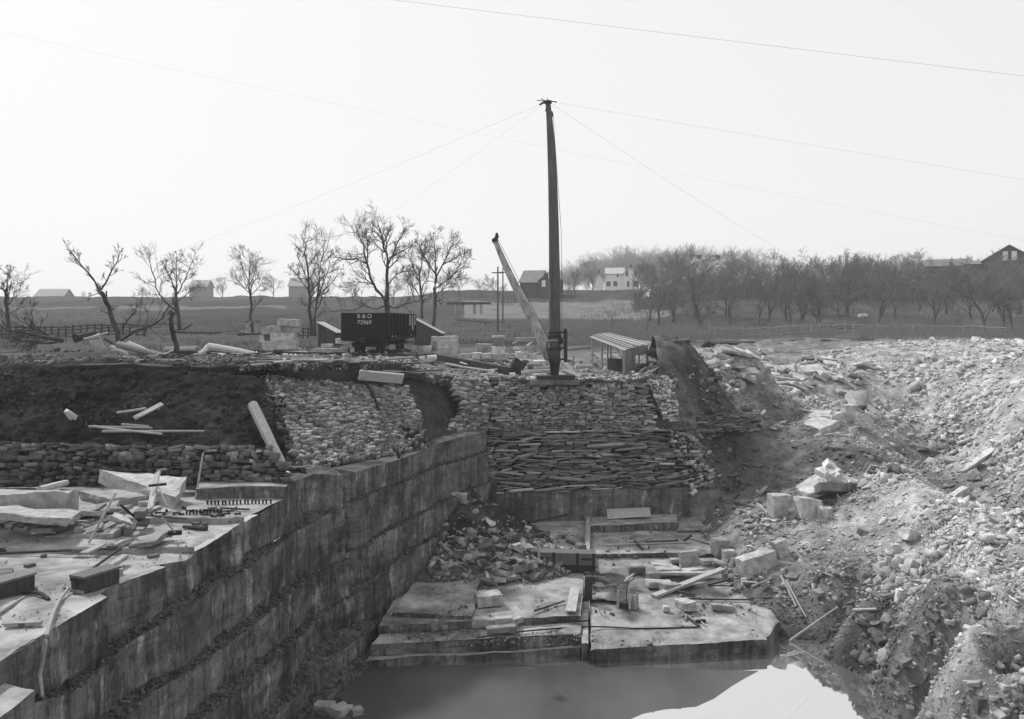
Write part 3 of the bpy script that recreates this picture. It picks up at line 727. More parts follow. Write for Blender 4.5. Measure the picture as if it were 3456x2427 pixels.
for u in (1350, 1500, 1650, 1800, 2000, 2200, 2400, 2700, 3000):
    for Y, tn_ in ((88, .19), (96, .16)):
        if Y > np.interp(u, EU, EY) - 4 or u > 1560:
            pts.append(((u - CX) / FOC * Y, Y, float(ground_z(u, Y)) - .02, tn_))
pts += [(7, 40, -10, .1), (7.2, 34, -10.2, .1), (7, 28, -10.4, .1), (9.0, 25, -10.4, .1), (9.3, 22, -10.4, .1), (9.2, 17, -10.4, .1), (8, 12, -10.2, .1), (7, 43, -9.6, .1), (8, 4, -9.8, .1), (16, 8, -6.5, .2), (9.4, 28.6, -10, .1), (10.2, 30.6, -9.6, .08)]
PT = np.array(pts)
def _k(d2): return np.sqrt(d2 + 1.2)
D2 = ((PT[:, None, :2] - PT[None, :, :2]) ** 2).sum(-1)
A = _k(D2) + np.eye(len(PT)) * -.02
n_ = len(PT); Q = np.concatenate([np.ones((n_, 1)), PT[:, :2]], 1)
M_ = np.block([[A, Q], [Q.T, np.zeros((3, 3))]])
sol = np.linalg.solve(M_, np.concatenate([PT[:, 2], np.zeros(3)]))
def ter_z(X, Y, noise=True):
    X = np.asarray(X, float); Y = np.asarray(Y, float); sh = X.shape; x, y = X.reshape(-1), Y.reshape(-1); o = np.empty(len(x))
    for i in range(0, len(x), 20000):
        d2 = (x[i:i + 20000, None] - PT[None, :, 0]) ** 2 + (y[i:i + 20000, None] - PT[None, :, 1]) ** 2
        o[i:i + 20000] = _k(d2) @ sol[:n_] + sol[n_] + sol[n_ + 1] * x[i:i + 20000] + sol[n_ + 2] * y[i:i + 20000]
    o = o.reshape(sh)
    if noise: o = o + fbm(X * .55, Y * .55, 0, 4, 33) * .12 * np.clip((96 - Y) / 8, 0, 1)
    return o
def ter_tone(X, Y):
    X = np.asarray(X, float); Y = np.asarray(Y, float); sh = X.shape; x, y = X.reshape(-1), Y.reshape(-1); o = np.empty(len(x))
    for i in range(0, len(x), 20000):
        sc = y[i:i + 20000, None]
        du = (x[i:i + 20000, None] - PT[None, :, 0]) / sc; dy = np.log(sc / PT[None, :, 1]) * .9
        wgt = 1 / ((du * du + dy * dy) ** 1.6 + 1e-6)
        o[i:i + 20000] = (wgt * PT[None, :, 3]).sum(1) / wgt.sum(1)
    return o.reshape(sh)
ut = np.concatenate([np.arange(1425, 2330, 4.5), np.arange(2330, 3300, 24)])
yt = 8 * (96 / 8) ** (np.linspace(0, 1, 330))
UU, YY = np.meshgrid(ut, yt)
XX = (UU - CX) / FOC * YY
left = np.interp(YY, [0, 20, 28, 44, 45.5, 60, 100], [6.5, 6.5, 7.2, 7.6, 7.6, 9, 14])   # keep under the floor slab and behind the rear face
XX = np.maximum(XX, left)
ZZ = ter_z(XX, YY) + fbm(XX * 2.2, YY * 2.2, 0, 3, 35) * .05
P = np.stack([XX, YY, ZZ], -1)
TT_ = ter_tone(XX, YY) * .85 * (1 + .35 * fbm(XX * 1.5, YY * 1.5, 0, 3, 3))
ter = grid_mesh('spoil_ground', P, M_soil, TT_); tag(ter, kind='structure'); ter['label'] = 'broken ground of the spoil heaps right of the quarry'
_ty = np.linspace(10, 95, 2600)
def TER(u, v, lift=0.0):
    X = (u - CX) / FOC * _ty; z = ter_z(X, _ty)
    vv = HY + (CZ - z) / _ty * FOC
    k = np.where(vv <= v)[0]
    # nearest surface hit: first sample (from near) whose row is above the wanted one
    i = k[0] if len(k) else len(_ty) - 1
    y = _ty[i]
    return Vector((X[i], y, float(z[i]) + lift))

# ---- bank of shale between the rear face and the spoil: closes the corner right of the rear face
rows = [[py(1416, 858, 46.2), py(1458, 836, 46.8), py(1490, 815, 48.4)],
        [py(1440, 905, 46.0), py(1490, 890, 46.3), py(1525, 870, 47.8)],
        [py(1455, 965, 45.8), py(1510, 960, 46.0), py(1560, 955, 46.9)],
        [py(1490, 1040, 45.6), py(1530, 1040, 45.6), py(1580, 1040, 46.4)],
        [py(1535, 1110, 44.9), py(1552, 1110, 45.3), py(1580, 1110, 45.4)],
        [py(1545, 1180, 44.8), py(1560, 1180, 45.2), py(1580, 1180, 45.3)]]
P = patch(rows, 70, 140); P = displace(P, .34, .9, 6, 71); P = displace(P, .1, 4, 3, 72)
P[..., 1] -= np.round(fbm(P[..., 0] * .4, 0, P[..., 2] * 3, 2, 4) * 4) / 4 * .3 * (P[..., 2] < -2.2)
o = grid_mesh('shale_corner', P, M_soil, .15 + fbm(P[..., 0], P[..., 1], P[..., 2] * 3, 3, 3) * .06, smooth=False, flip=True); tag(o, kind='structure')
o['label'] = 'crumbling shale corner right of the rear face'
# ================================================================== DRY STONE WALLS
def drywall(name, label, corners, hs, ws, tone, depth=.16, seed=1, mask=None, bulge=0.0, jit=.05, back=True, top_jag=.3, temps=None, parent=None, fill=.49, miss=.03):
    bl, br, tr, tl = [np.array(tuple(q), float) for q in corners]
    r = np.random.default_rng(seed)
    H = (np.linalg.norm(tl - bl) + np.linalg.norm(tr - br)) / 2; W = max(np.linalg.norm(br - bl), np.linalg.norm(tr - tl))
    Lb = np.linalg.norm(br - bl); Lt = np.linalg.norm(tr - tl)
    def Sf(s, t):
        p = (bl * (1 - s) + br * s) * (1 - t) + (tl * (1 - s) + tr * s) * t
        return p
    nrm = np.cross(br - bl, tl - bl); nrm /= np.linalg.norm(nrm)
    if nrm[1] > 0: nrm = -nrm
    pos, size, rot, tn = [], [], [], []
    t = 0.0
    while t < 1.0:
        h = r.uniform(*hs); tc = t + h / H / 2
        Wd = Lb * (1 - tc) + Lt * tc; s = -r.uniform(0, .3) * ws[0] / Wd
        while s < 1.0:
            wd = min(ws[1] * 1.5, r.lognormal(math.log((ws[0] + ws[1]) / 2), .38)); sc = s + wd / Wd / 2
            hh = h * r.uniform(.7, 1.25); s += wd / Wd
            if sc > 1.02: break
            tcj = tc + r.uniform(-.12, .12) * h / H
            if tcj > 1 - top_jag * h / H and r.random() < .45: continue
            if mask and not mask(sc, tcj, r): continue
            if r.random() < miss: continue
            p = Sf(sc, tcj) + nrm * (bulge * math.sin(math.pi * min(max(tcj, 0), 1)) + r.uniform(-.6, 1) * jit)
            tx = (br - bl) * (1 - tcj) + (tr - tl) * tcj; tx /= np.linalg.norm(tx)
            tz = np.cross(tx, nrm); tz = tz if tz[2] > 0 else -tz
            ang = r.normal() * .10; a2 = r.normal() * .16; ca, sa = math.cos(ang), math.sin(ang)
            ex = tx * ca + tz * sa; ez = tz * ca - tx * sa; ey = -nrm + ex * a2; ey /= np.linalg.norm(ey)
            pos.append(p); size.append((wd * fill, depth * r.uniform(.8, 1.25), hh * .5)); rot.append(np.stack([ex, ey, ez], 1))
            tn.append(tone(sc, tcj) * math.exp(r.normal() * .36))
        t += h / H * .97
    me = stones_mesh(name, np.array(pos), np.array(size), np.array(rot), np.array(tn), temps or (T_block + T_rock[:4]))
    o = link(name, me, M_dwall, parent)
    tag(o, label, 'stone wall')
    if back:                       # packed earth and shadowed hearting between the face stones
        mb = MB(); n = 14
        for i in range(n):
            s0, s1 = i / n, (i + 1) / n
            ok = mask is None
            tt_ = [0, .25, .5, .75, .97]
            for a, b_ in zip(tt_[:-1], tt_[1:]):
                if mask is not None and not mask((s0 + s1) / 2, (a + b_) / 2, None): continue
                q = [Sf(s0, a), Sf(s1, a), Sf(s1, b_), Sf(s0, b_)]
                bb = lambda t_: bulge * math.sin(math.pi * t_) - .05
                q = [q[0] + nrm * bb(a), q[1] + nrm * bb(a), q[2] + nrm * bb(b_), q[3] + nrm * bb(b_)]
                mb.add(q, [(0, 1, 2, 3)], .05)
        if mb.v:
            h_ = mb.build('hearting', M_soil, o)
    return o
# riser under the right end of the near wall
slab('quarry_floor', 'low sawn block of rock under the right end of the near dry wall', [xy(438, 1092, -3.1), xy(642, 1090, -3.1), xy(660, 1066, -3.1), xy(455, 1066, -3.1)], -3.1, -4.0, 301, tone=.85, jag=.03)
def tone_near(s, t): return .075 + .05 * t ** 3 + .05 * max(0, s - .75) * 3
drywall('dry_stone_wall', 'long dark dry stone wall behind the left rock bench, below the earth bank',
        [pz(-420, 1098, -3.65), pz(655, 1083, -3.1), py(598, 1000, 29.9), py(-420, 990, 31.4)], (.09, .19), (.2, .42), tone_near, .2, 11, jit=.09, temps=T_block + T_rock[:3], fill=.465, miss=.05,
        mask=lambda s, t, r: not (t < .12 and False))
w2 = [pz(681, 1057, -3.1), pz(958, 1007, -3.1), py(906, 874, 41.0), py(588, 849, 36.8)]
def m2(s, t, r):
    if s > .80 and t < .34: return s < .80 + (t - .02) * .2 if r is None else r.random() < .25
    return True
drywall('dry_stone_wall', 'leaning dry stone facing in the middle, sloping back from the sawn wall and crossed by a hanging cable',
        w2, (.06, .125), (.11, .32), lambda s, t: .21 * (1 - .25 * max(0, s - .55) * 2), .13, 12, bulge=.15, jit=.1, mask=m2, temps=T_block + T_rock[:3], miss=.07)
drywall('wall_end', 'ragged dark end of the leaning stone facing, beside the propped beam', [py(655, 1056, 32.3), pz(683, 1055, -3.1), py(590, 849, 36.8), py(566, 862, 37.9)], (.13, .2), (.3, .5), lambda s, t: .11, .2, 13, jit=.16)
def m3(s, t, r):
    lo = np.interp(t, [0, .15, .35, .6, .8, 1], [0, .15, .5, .55, .22, .02])
    return s > lo + (0 if r is None else r.uniform(-.08, .08))
drywall('dry_stone_wall', 'small jagged piece of dry stone wall turning the corner at the back of the quarry',
        [py(976, 993, 41.2), py(1072, 974, 43.9), py(1066, 858, 44.7), py(998, 842, 44.6)], (.10, .17), (.2, .42), lambda s, t: .22, .16, 14, jit=.08, mask=m3, temps=T_block)
drywall('dry_stone_wall', 'straight dry stone wall of thin courses below the tall mast',
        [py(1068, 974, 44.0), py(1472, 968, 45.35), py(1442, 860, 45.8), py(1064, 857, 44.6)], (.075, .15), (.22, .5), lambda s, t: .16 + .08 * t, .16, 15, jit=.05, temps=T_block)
o = drywall('rear_rock_face', 'x', [py(1082, 1112, 43.6), py(1530, 1092, 45.2), py(1472, 962, 45.5), py(1078, 972, 44.15)], (.04, .15), (.4, 1.4),
        lambda s, t: .19 + .07 * math.sin(t * 23 + s * 3) * .5, .34, 18, jit=.16, temps=T_block)
for k_ in ('category',): del o[k_]
o['label'] = 'thin bedded natural rock ledges at the back of the quarry'; o['kind'] = 'structure'
# loose pale gravel facing right of it
drywall('stone_facing', 'patch of small pale stones on the earth corner right of the straight dry wall',
        [py(1490, 945, 45.5), py(1522, 945, 45.6), py(1508, 850, 46.2), py(1448, 850, 46.0)], (.08, .14), (.1, .22), lambda s, t: .40, .1, 16, jit=.08, back=False)

# ================================================================== LOOSE RUBBLE
def scatter(name, label, pos, med, sig, tone, temps, flat=.45, tilt=.45, mn=.03, mx=.5, seed=5, sizes=None, m=None, sink=.3):
    r = np.random.default_rng(seed); n = len(pos)
    s = np.clip(np.exp(r.normal(size=n) * sig) * med, mn, mx) if sizes is None else sizes
    size = np.stack([s * r.uniform(.7, 1.2, n), s * r.uniform(.5, .9, n), s * r.uniform(flat * .5, flat * 1.3, n)], -1)
    Rm = rot_mats(r.normal(size=n) * tilt, r.normal(size=n) * tilt, r.uniform(0, 6.28, n))
    pos = pos.copy(); pos[:, 2] += size[:, 2] * (1 - sink * 2)
    me = stones_mesh(name, pos, size, Rm, tone, temps)
    o = link(name, me, m or M_rub); o['label'] = label; o['kind'] = 'stuff'
    return o
r_ = np.random.default_rng(77)
def fan(n, u0, u1, y0, y1, seed):
    r = np.random.default_rng(seed); u = r.uniform(u0, u1, n); Y = np.exp(r.uniform(math.log(y0), math.log(y1), n))
    return u, Y, (u - CX) / FOC * Y
u, Y, X = fan(105000, 1435, 2620, 11, 82, 1)
Z = ter_z(X, Y) + 0; tn = ter_tone(X, Y)
keep = (Z > -9.32) & (X > np.interp(Y, [0, 28, 44, 45.5, 60], [7, 8.3, 8.9, 9.0, 9.2])) & ~((Y > 66) & (tn < .3))
keep &= r_.random(len(u)) < np.clip((tn - .07) * 4.2, .08, 1) * np.where((Y > 62) & (u > 1880), .45, 1)
clump = fbm(X * .35, Y * .35, 2, 3, 61)
med = .048 * np.exp(clump * .8)
sz = np.clip(med * np.exp(r_.normal(size=len(u)) * .55), .025, .42) * np.clip(Y / 34, .55, 1.5)
tns = np.clip(tn * 1.28 * np.exp(r_.normal(size=len(u)) * .30), .03, .56)
scatter('loose_rubble', 'loose broken stone covering the spoil heaps on the right', np.stack([X, Y, Z], -1)[keep], 0, 0, tns[keep], T_rock + T_block[:4], sizes=sz[keep], seed=3, flat=.34, tilt=.5)
u, Y, X = fan(26000, 1720, 2480, 16, 34, 2)
Z = ter_z(X, Y); tn = ter_tone(X, Y); keep = (Z > -9.3) & (X > 8.6)
clump = fbm(X * .6, Y * .6, 5, 3, 67); sz = np.clip(.042 * np.exp(clump * .8) * np.exp(r_.normal(size=len(u)) * .6), .015, .3)
scatter('loose_rubble', 'smaller broken stone on the near spoil above the water', np.stack([X, Y, Z], -1)[keep], 0, 0, np.clip(tn * 1.2 * np.exp(r_.normal(size=len(u)) * .3), .03, .7)[keep], T_rock + T_block[:4], sizes=sz[keep], seed=4, flat=.5, tilt=.6)
# rubble on the ledges of the sawn wall
LP = []
for k, P in enumerate(ledge_pts):
    a = P[1:8, (Ys > 14)]
    i = r_.integers(0, a.shape[0], 2600); j = r_.integers(0, a.shape[1], 2600)
    LP.append(a[i, j] + r_.normal(size=(2600, 3)) * np.array([.05, .05, .0]))
LP = np.concatenate(LP)
scatter('ledge_rubble', 'small dark rubble lying along the quarry ledges', LP, .032, .5, np.clip(.09 * np.exp(r_.normal(size=len(LP)) * .4), .02, .22), T_rock, flat=.7, mx=.13, seed=6)
uu_, vv_ = r_.uniform(-100, 640, 3200), r_.uniform(825, 1000, 3200)
bkp = np.array([py(a, b_, float(bank_Y(a, b_)))[:] for a, b_ in zip(uu_, vv_)])
scatter('bank_clods', 'clods and small stones on the dark earth bank', bkp, .035, .6, np.clip(.035 * np.exp(r_.normal(size=len(bkp)) * .5), .012, .16), T_rock, flat=.9, mx=.2, seed=19, m=M_soil)
# broken rock and gravel on the earth corner right of the rear face
drywall('rock_ledge', 'pale broken rock edge at the right end of the rear face', [py(1538, 1112, 44.9), py(1602, 1080, 45.4), py(1558, 985, 46.4), py(1496, 965, 45.3)], (.06, .2), (.15, .5), lambda s, t: .28, .3, 21, jit=.22, back=False, temps=T_block + T_rock)
drywall('rock_ledge', 'dark rock ledge at the foot of the earth corner beside the spoil', [py(1545, 972, 46.6), py(1692, 968, 49.4), py(1676, 925, 50.0), py(1560, 935, 47.2)], (.06, .16), (.4, 1.1), lambda s, t: .13, .3, 22, jit=.15, back=False, temps=T_block)
for o_k in [q for q in S.objects if q.name.startswith('rock_ledge')]:
    del o_k['category']; o_k['kind'] = 'structure'
uu_, vv_ = r_.uniform(1440, 1620, 800), r_.uniform(825, 1110, 800)
ok = (uu_ > np.interp(vv_, [825, 900, 1000, 1110], [1450, 1460, 1490, 1545]))
cq = np.array([TER(a, b_)[:] for a, b_ in zip(uu_[ok], vv_[ok])])
scatter('corner_rubble', 'stones lying on the crumbling earth corner', cq, .07, .6, np.clip(np.where(r_.random(len(cq)) < .3, .34, .14) * np.exp(r_.normal(size=len(cq)) * .3), .03, .5), T_rock + T_block[:3], flat=.5, mx=.4, seed=23)
# debris along the brim
u = r_.uniform(540, 1450, 2200); ye = np.interp(u, EU, EY); ve = HY + (CZ - ground_z(u, ye)) / ye * FOC
bq = np.array([py(a, b_, c_)[:] for a, b_, c_ in zip(u, ve + r_.uniform(-2, 13, len(u)), ye - r_.uniform(0, .5, len(u)))])
scatter('brim_debris', 'chips and earth crumbling over the brim above the stone facings', bq, .05, .6, np.clip(.13 * np.exp(r_.normal(size=len(bq)) * .5), .03, .5), T_rock + T_block[:3], mx=.16, seed=24, flat=.6)
# yard litter on the plateau behind the edge
u, Y, X = fan(9000, -100, 1560, 36.5, 66, 8)
k = (Y > np.interp(u, EU, EY) + .2) & (fbm(X * .25, Y * .25, 3, 3, 4) > -.25)
zg = ground_z(u, Y)
tl_ = np.where(u < 560, .10, .26) * np.exp(r_.normal(size=len(u)) * .45)
scatter('yard_litter', 'chips and small stones littering the quarry yard', np.stack([X, Y, zg], -1)[k], .09, .6, np.clip(tl_[k], .03, .55), T_rock, mx=.4, seed=9)
# crumbs on bench and floor
u = r_.uniform(-100, 640, 2600); v = r_.uniform(1095, 1560, 2600)
bp_ = np.array([BEN(a, b_)[:] for a, b_ in zip(u, v)]); k = bp_[:, 0] < EX0(bp_[:, 1]) - .1
bp_ = bp_[k]; kk = fbm(bp_[:, 0] * .6, bp_[:, 1] * .6, 0, 3, 14) > .0
scatter('stone_crumbs', 'crumbs of stone and dirt on the left rock bench', bp_[kk], .022, .5, np.clip(.2 * np.exp(r_.normal(size=kk.sum()) * .5), .03, .45), T_rock, mx=.1, seed=12)
u = r_.uniform(860, 1700, 5200); v = r_.uniform(1165, 1450, 5200)
fp_ = np.array([FLR(a, b_)[:] for a, b_ in zip(u, v)])
edge = np.interp(v, [1145, 1385], [1540, 1735]); k = (u < edge - 12) & (u > np.interp(v, [1230, 1440], [960, 845])) & (np.abs(u - 1318) > 8)
fp_ = fp_[k]; kk = fbm(fp_[:, 0] * .7, fp_[:, 1] * .7, 0, 3, 15) > .05
scatter('stone_crumbs', 'crumbs of stone and chips on the quarry floor', fp_[kk], .03, .6, np.clip(.2 * np.exp(r_.normal(size=kk.sum()) * .5), .03, .45), T_rock, mx=.14, seed=13)

# ---- cone of dirt tipped into the rear left corner, with a skirt of broken stone
def pile_z(X, Y):
    X = np.asarray(X, float); Y = np.asarray(Y, float)
    dx, dy = X + 2.2, Y - 40.9
    rr = np.sqrt((dx * np.where(dx > 0, 1.0, .7)) ** 2 + (dy * np.where(dy < 0, .62, 1.0)) ** 2)
    z1 = -5.4 - rr * .58
    d2x, d2y = (X - .1) / 3.1, (Y - 37.2) / 2.6
    z2 = -8.35 + 1.2 * np.sqrt(np.clip(1 - d2x ** 2 - d2y ** 2, 0, 1))
    z = np.maximum(z1, z2)
    return z + fbm(X * .9, Y * .9, 0, 4, 45) * .13 + fbm(X * 3, Y * 3, 0, 3, 46) * .04
xx, yy = np.meshgrid(np.linspace(-5.2, 4.6, 130), np.linspace(33.6, 43.6, 140))
zz_ = pile_z(xx, yy)
tn = np.where(zz_ > -7.1, .055, .09) + fbm(xx, yy, 0, 3, 9) * .03
o = grid_mesh('dirt_pile', np.stack([xx, yy, np.maximum(zz_, -9.2)], -1), M_soil, tn); tag(o, kind='structure'); o['label'] = 'cone of dark dirt tipped into the rear left corner of the quarry floor'
_py = np.linspace(32.5, 43.4, 900)
def PIL(u, v, lift=0.0):
    X = (u - CX) / FOC * _py; z = np.maximum(pile_z(X, _py), np.interp(_py, [33, 43], [-8.05, -7.64])); vv = HY + (CZ - z) / _py * FOC
    k = np.where(vv <= v)[0]; i = k[0] if len(k) else 899
    return Vector((X[i], _py[i], float(z[i]) + lift))
u = r_.uniform(960, 1318, 2600); v = r_.uniform(1120, 1325, 2600)
pp = np.array([PIL(a, b_)[:] for a, b_ in zip(u, v)]); k = pp[:, 2] > np.interp(pp[:, 1], [33, 43], [-8.05, -7.64]) + .03
k &= (r_.random(len(u)) < np.where(v > 1185, 1, .25))
scatter('pit_rubble', 'small broken stone around the dirt cone on the quarry floor', pp[k], .075, .55, np.clip(.22 * np.exp(r_.normal(size=k.sum()) * .45), .04, .5), T_rock + T_block[:4], mx=.2, seed=17)
# ================================================================== RAIL CAR, TRACK
def text_mesh(body, size, ext=.004, sx=1.0, bold=0.0):
    cu = bpy.data.curves.new('lettering', 'FONT'); cu.body = body; cu.size = size; cu.extrude = ext; cu.align_x = 'CENTER'; cu.align_y = 'CENTER'; cu.offset = bold
    ob = bpy.data.objects.new('lettering', cu); S.collection.objects.link(ob)
    me = bpy.data.meshes.new_from_object(ob); bpy.data.objects.remove(ob); bpy.data.curves.remove(cu)
    me.materials.clear(); me.materials.append(M_letter)
    for v in me.vertices: v.co.x *= sx
    return me
def make_car():
    Y0 = 58.0; xl, xr = (766 - CX) / FOC * Y0, (872 - CX) / FOC * Y0
    W = xr - xl; cxm = (xl + xr) / 2; th = math.atan2(.62, 10.0)
    car = empty('gondola_car', (cxm, Y0, 0.14), -th)
    tag(car, 'black wooden gondola rail car with white letters and number on its end', 'rail car')
    zb, zt, L = 1.04, 2.6, 10.0; h = W / 2
    def part(n, mb, m=None, par=None): return mb.build(n, m or M_car, par or car)
    for nm, y in (('end_panel', 0.0), ('end_panel', L - .09)):
        mb = MB()
        for i in range(7):
            z0 = zb + (zt - zb) * i / 7; mb.box(-h, h, y, y + .085, z0 + .008, z0 + (zt - zb) / 7 - .004)
        part(nm, mb)
    for sx in (-1, 1):
        mb = MB()
        for i in range(7):
            z0 = zb + (zt - zb) * i / 7; mb.box(sx * h - .04, sx * h + .04, .09, L - .1, z0 + .008, z0 + (zt - zb) / 7 - .004)
        part('side_panel', mb)
        part('side_sill', MB().box(sx * h - .1, sx * h + .1, .06, L - .06, zb - .24, zb - .004))
        for i in range(9):
            y = .35 + i * (L - .7) / 8
            st = part('stake', MB().box(sx * (h + .045), sx * (h + .15), y - .06, y + .06, zb - .1, zt - .03))
            part('bolt_plate', MB().box(sx * (h + .152), sx * (h + .165), y - .04, y + .04, zb - .02, zb + .07), M_white if i in (0, 1, 6) else M_iron, st)
    part('corner_iron', MB().box(h - .02, h + .05, -.03, .1, zb, zt + .02), M_iron)
    part('corner_iron', MB().box(-h - .05, -h + .02, -.03, .1, zb, zt + .02), M_iron)
    part('floor', MB().box(-h + .05, h - .05, .1, L - .1, zb - .1, zb + .02))
    part('end_sill', MB().box(-h + .1, h - .1, -.12, -.005, zb - .28, zb + .06))
    cp = MB().box(-.14, .14, -.55, -.13, zb - .34, zb - .06).box(-.2, .2, -.72, -.56, zb - .38, zb - .02)
    part('coupler', cp, M_iron)
    part('brake_rod', MB().tube([(.62, -.1, zb - .1), (.62, -.12, .35)], .018, 6), M_iron)
    part('grab_iron', MB().tube([(-.75, -.08, zb + .28), (.1, -.1, zb + .28)], .02, 6), M_iron)
    part('grab_iron', MB().tube([(h - .4, -.08, zb + .5), (h - .05, -.1, zb + .5)], .02, 6), M_iron)
    for sx in (-1, 1):
        part('truss_rod', MB().tube([(sx * (h - .25), 2.2, zb - .2), (sx * (h - .25), 3.6, zb - .62), (sx * (h - .25), 6.4, zb - .62), (sx * (h - .25), 7.8, zb - .2)], .03, 6), M_iron)
    part('hopper_chute', MB().add([(-1, 3.6, zb - .1), (1, 3.6, zb - .1), (1, 6.4, zb - .1), (-1, 6.4, zb - .1), (-.5, 4.6, .42), (.5, 4.6, .42), (.5, 5.4, .42), (-.5, 5.4, .42)],
         [(0, 1, 5, 4), (1, 2, 6, 5), (2, 3, 7, 6), (3, 0, 4, 7), (4, 5, 6, 7)]))
    for yc in (1.5, L - 1.7):
        tr = part('truck', MB().box(-1.05, -.9, yc - .95, yc + .95, .38, .62).box(.9, 1.05, yc - .95, yc + .95, .38, .62).box(-1.0, 1.0, yc - .18, yc + .18, .45, .95), M_iron)
        for dy in (-.75, .75):
            ax = part('axle', MB().tube([(-.95, yc + dy, .43), (.95, yc + dy, .43)], .07, 8), M_iron, tr)
            for sx in (-1, 1):
                part('wheel', MB().tube([(sx * .70, yc + dy, .43), (sx * .82, yc + dy, .43)], .42, 20).tube([(sx * .60, yc + dy, .43), (sx * .699, yc + dy, .43)], .45, 20), M_iron, tr)
    for body, z, sz in (('B & O', zb + 1.33, .36), ('72969', zb + .93, .36)):
        o = link('lettering', text_mesh(body, sz, .004, 1.05, .008), None, car); o.location = (-.06, -.006, z); o.rotation_euler = (R(90), 0, 0)
    for body, y in (('B', 7.15), ('&', 8.15), ('O', 9.15)):
        o = link('lettering', text_mesh(body, 1.05, .004, .85, .03), None, car); o.location = (h + .17, y - .3, zt - .5); o.rotation_euler = (R(90), 0, R(90))
    o = link('lettering', text_mesh('72969', .5, .004, .55, .02), None, car); o.location = (h + .17, 8.0, zb + .5); o.rotation_euler = (R(90), 0, R(90))
    return car
car = make_car()
# curved spur in front of the car and the short track it stands on
trk = empty('railway_track', (0, 0, 0)); tag(trk, 'rail spur on rough ties running along the quarry edge in front of the rail car', 'track')
def spur(u): return 53.6 + .35 * math.sin(u * .004) + max(0, (560 - u)) * .004
for off in (0.0, 1.44):
    pts_ = []
    for u in np.arange(380, 945, 18):
        Y = spur(u) + off; X = (u - CX) / FOC * Y; pts_.append((X, Y, on_g(X, Y) + .16))
    mb = MB()
    for a, b_ in zip(pts_[:-1], pts_[1:]): mb.beam(a, b_, .07, .13)
    mb.build('rail', M_iron, trk)
for i, u in enumerate(np.arange(388, 935, 17)):
    Y = spur(u) + .7; X = (u - CX) / FOC * Y
    MB().box(-.11, .11, -1.15, 1.1, -.05, .11).build('tie', M_wdark, trk).location = (X, Y + random.uniform(-.12, .12), on_g(X, Y) - .02)
trk2 = empty('railway_track', car.location, car.rotation_euler.z); tag(trk2, 'short stretch of rails and ties under the rail car', 'track')
for sx in (-.72, .72): MB().box(sx - .035, sx + .035, -1.2, 11, -.1, -.022).build('rail', M_iron, trk2)
for i in range(15): MB().box(-1.2, 1.2, -.9 + i * .8, -.68 + i * .8, -.22, -.1).build('tie', M_wdark, trk2)

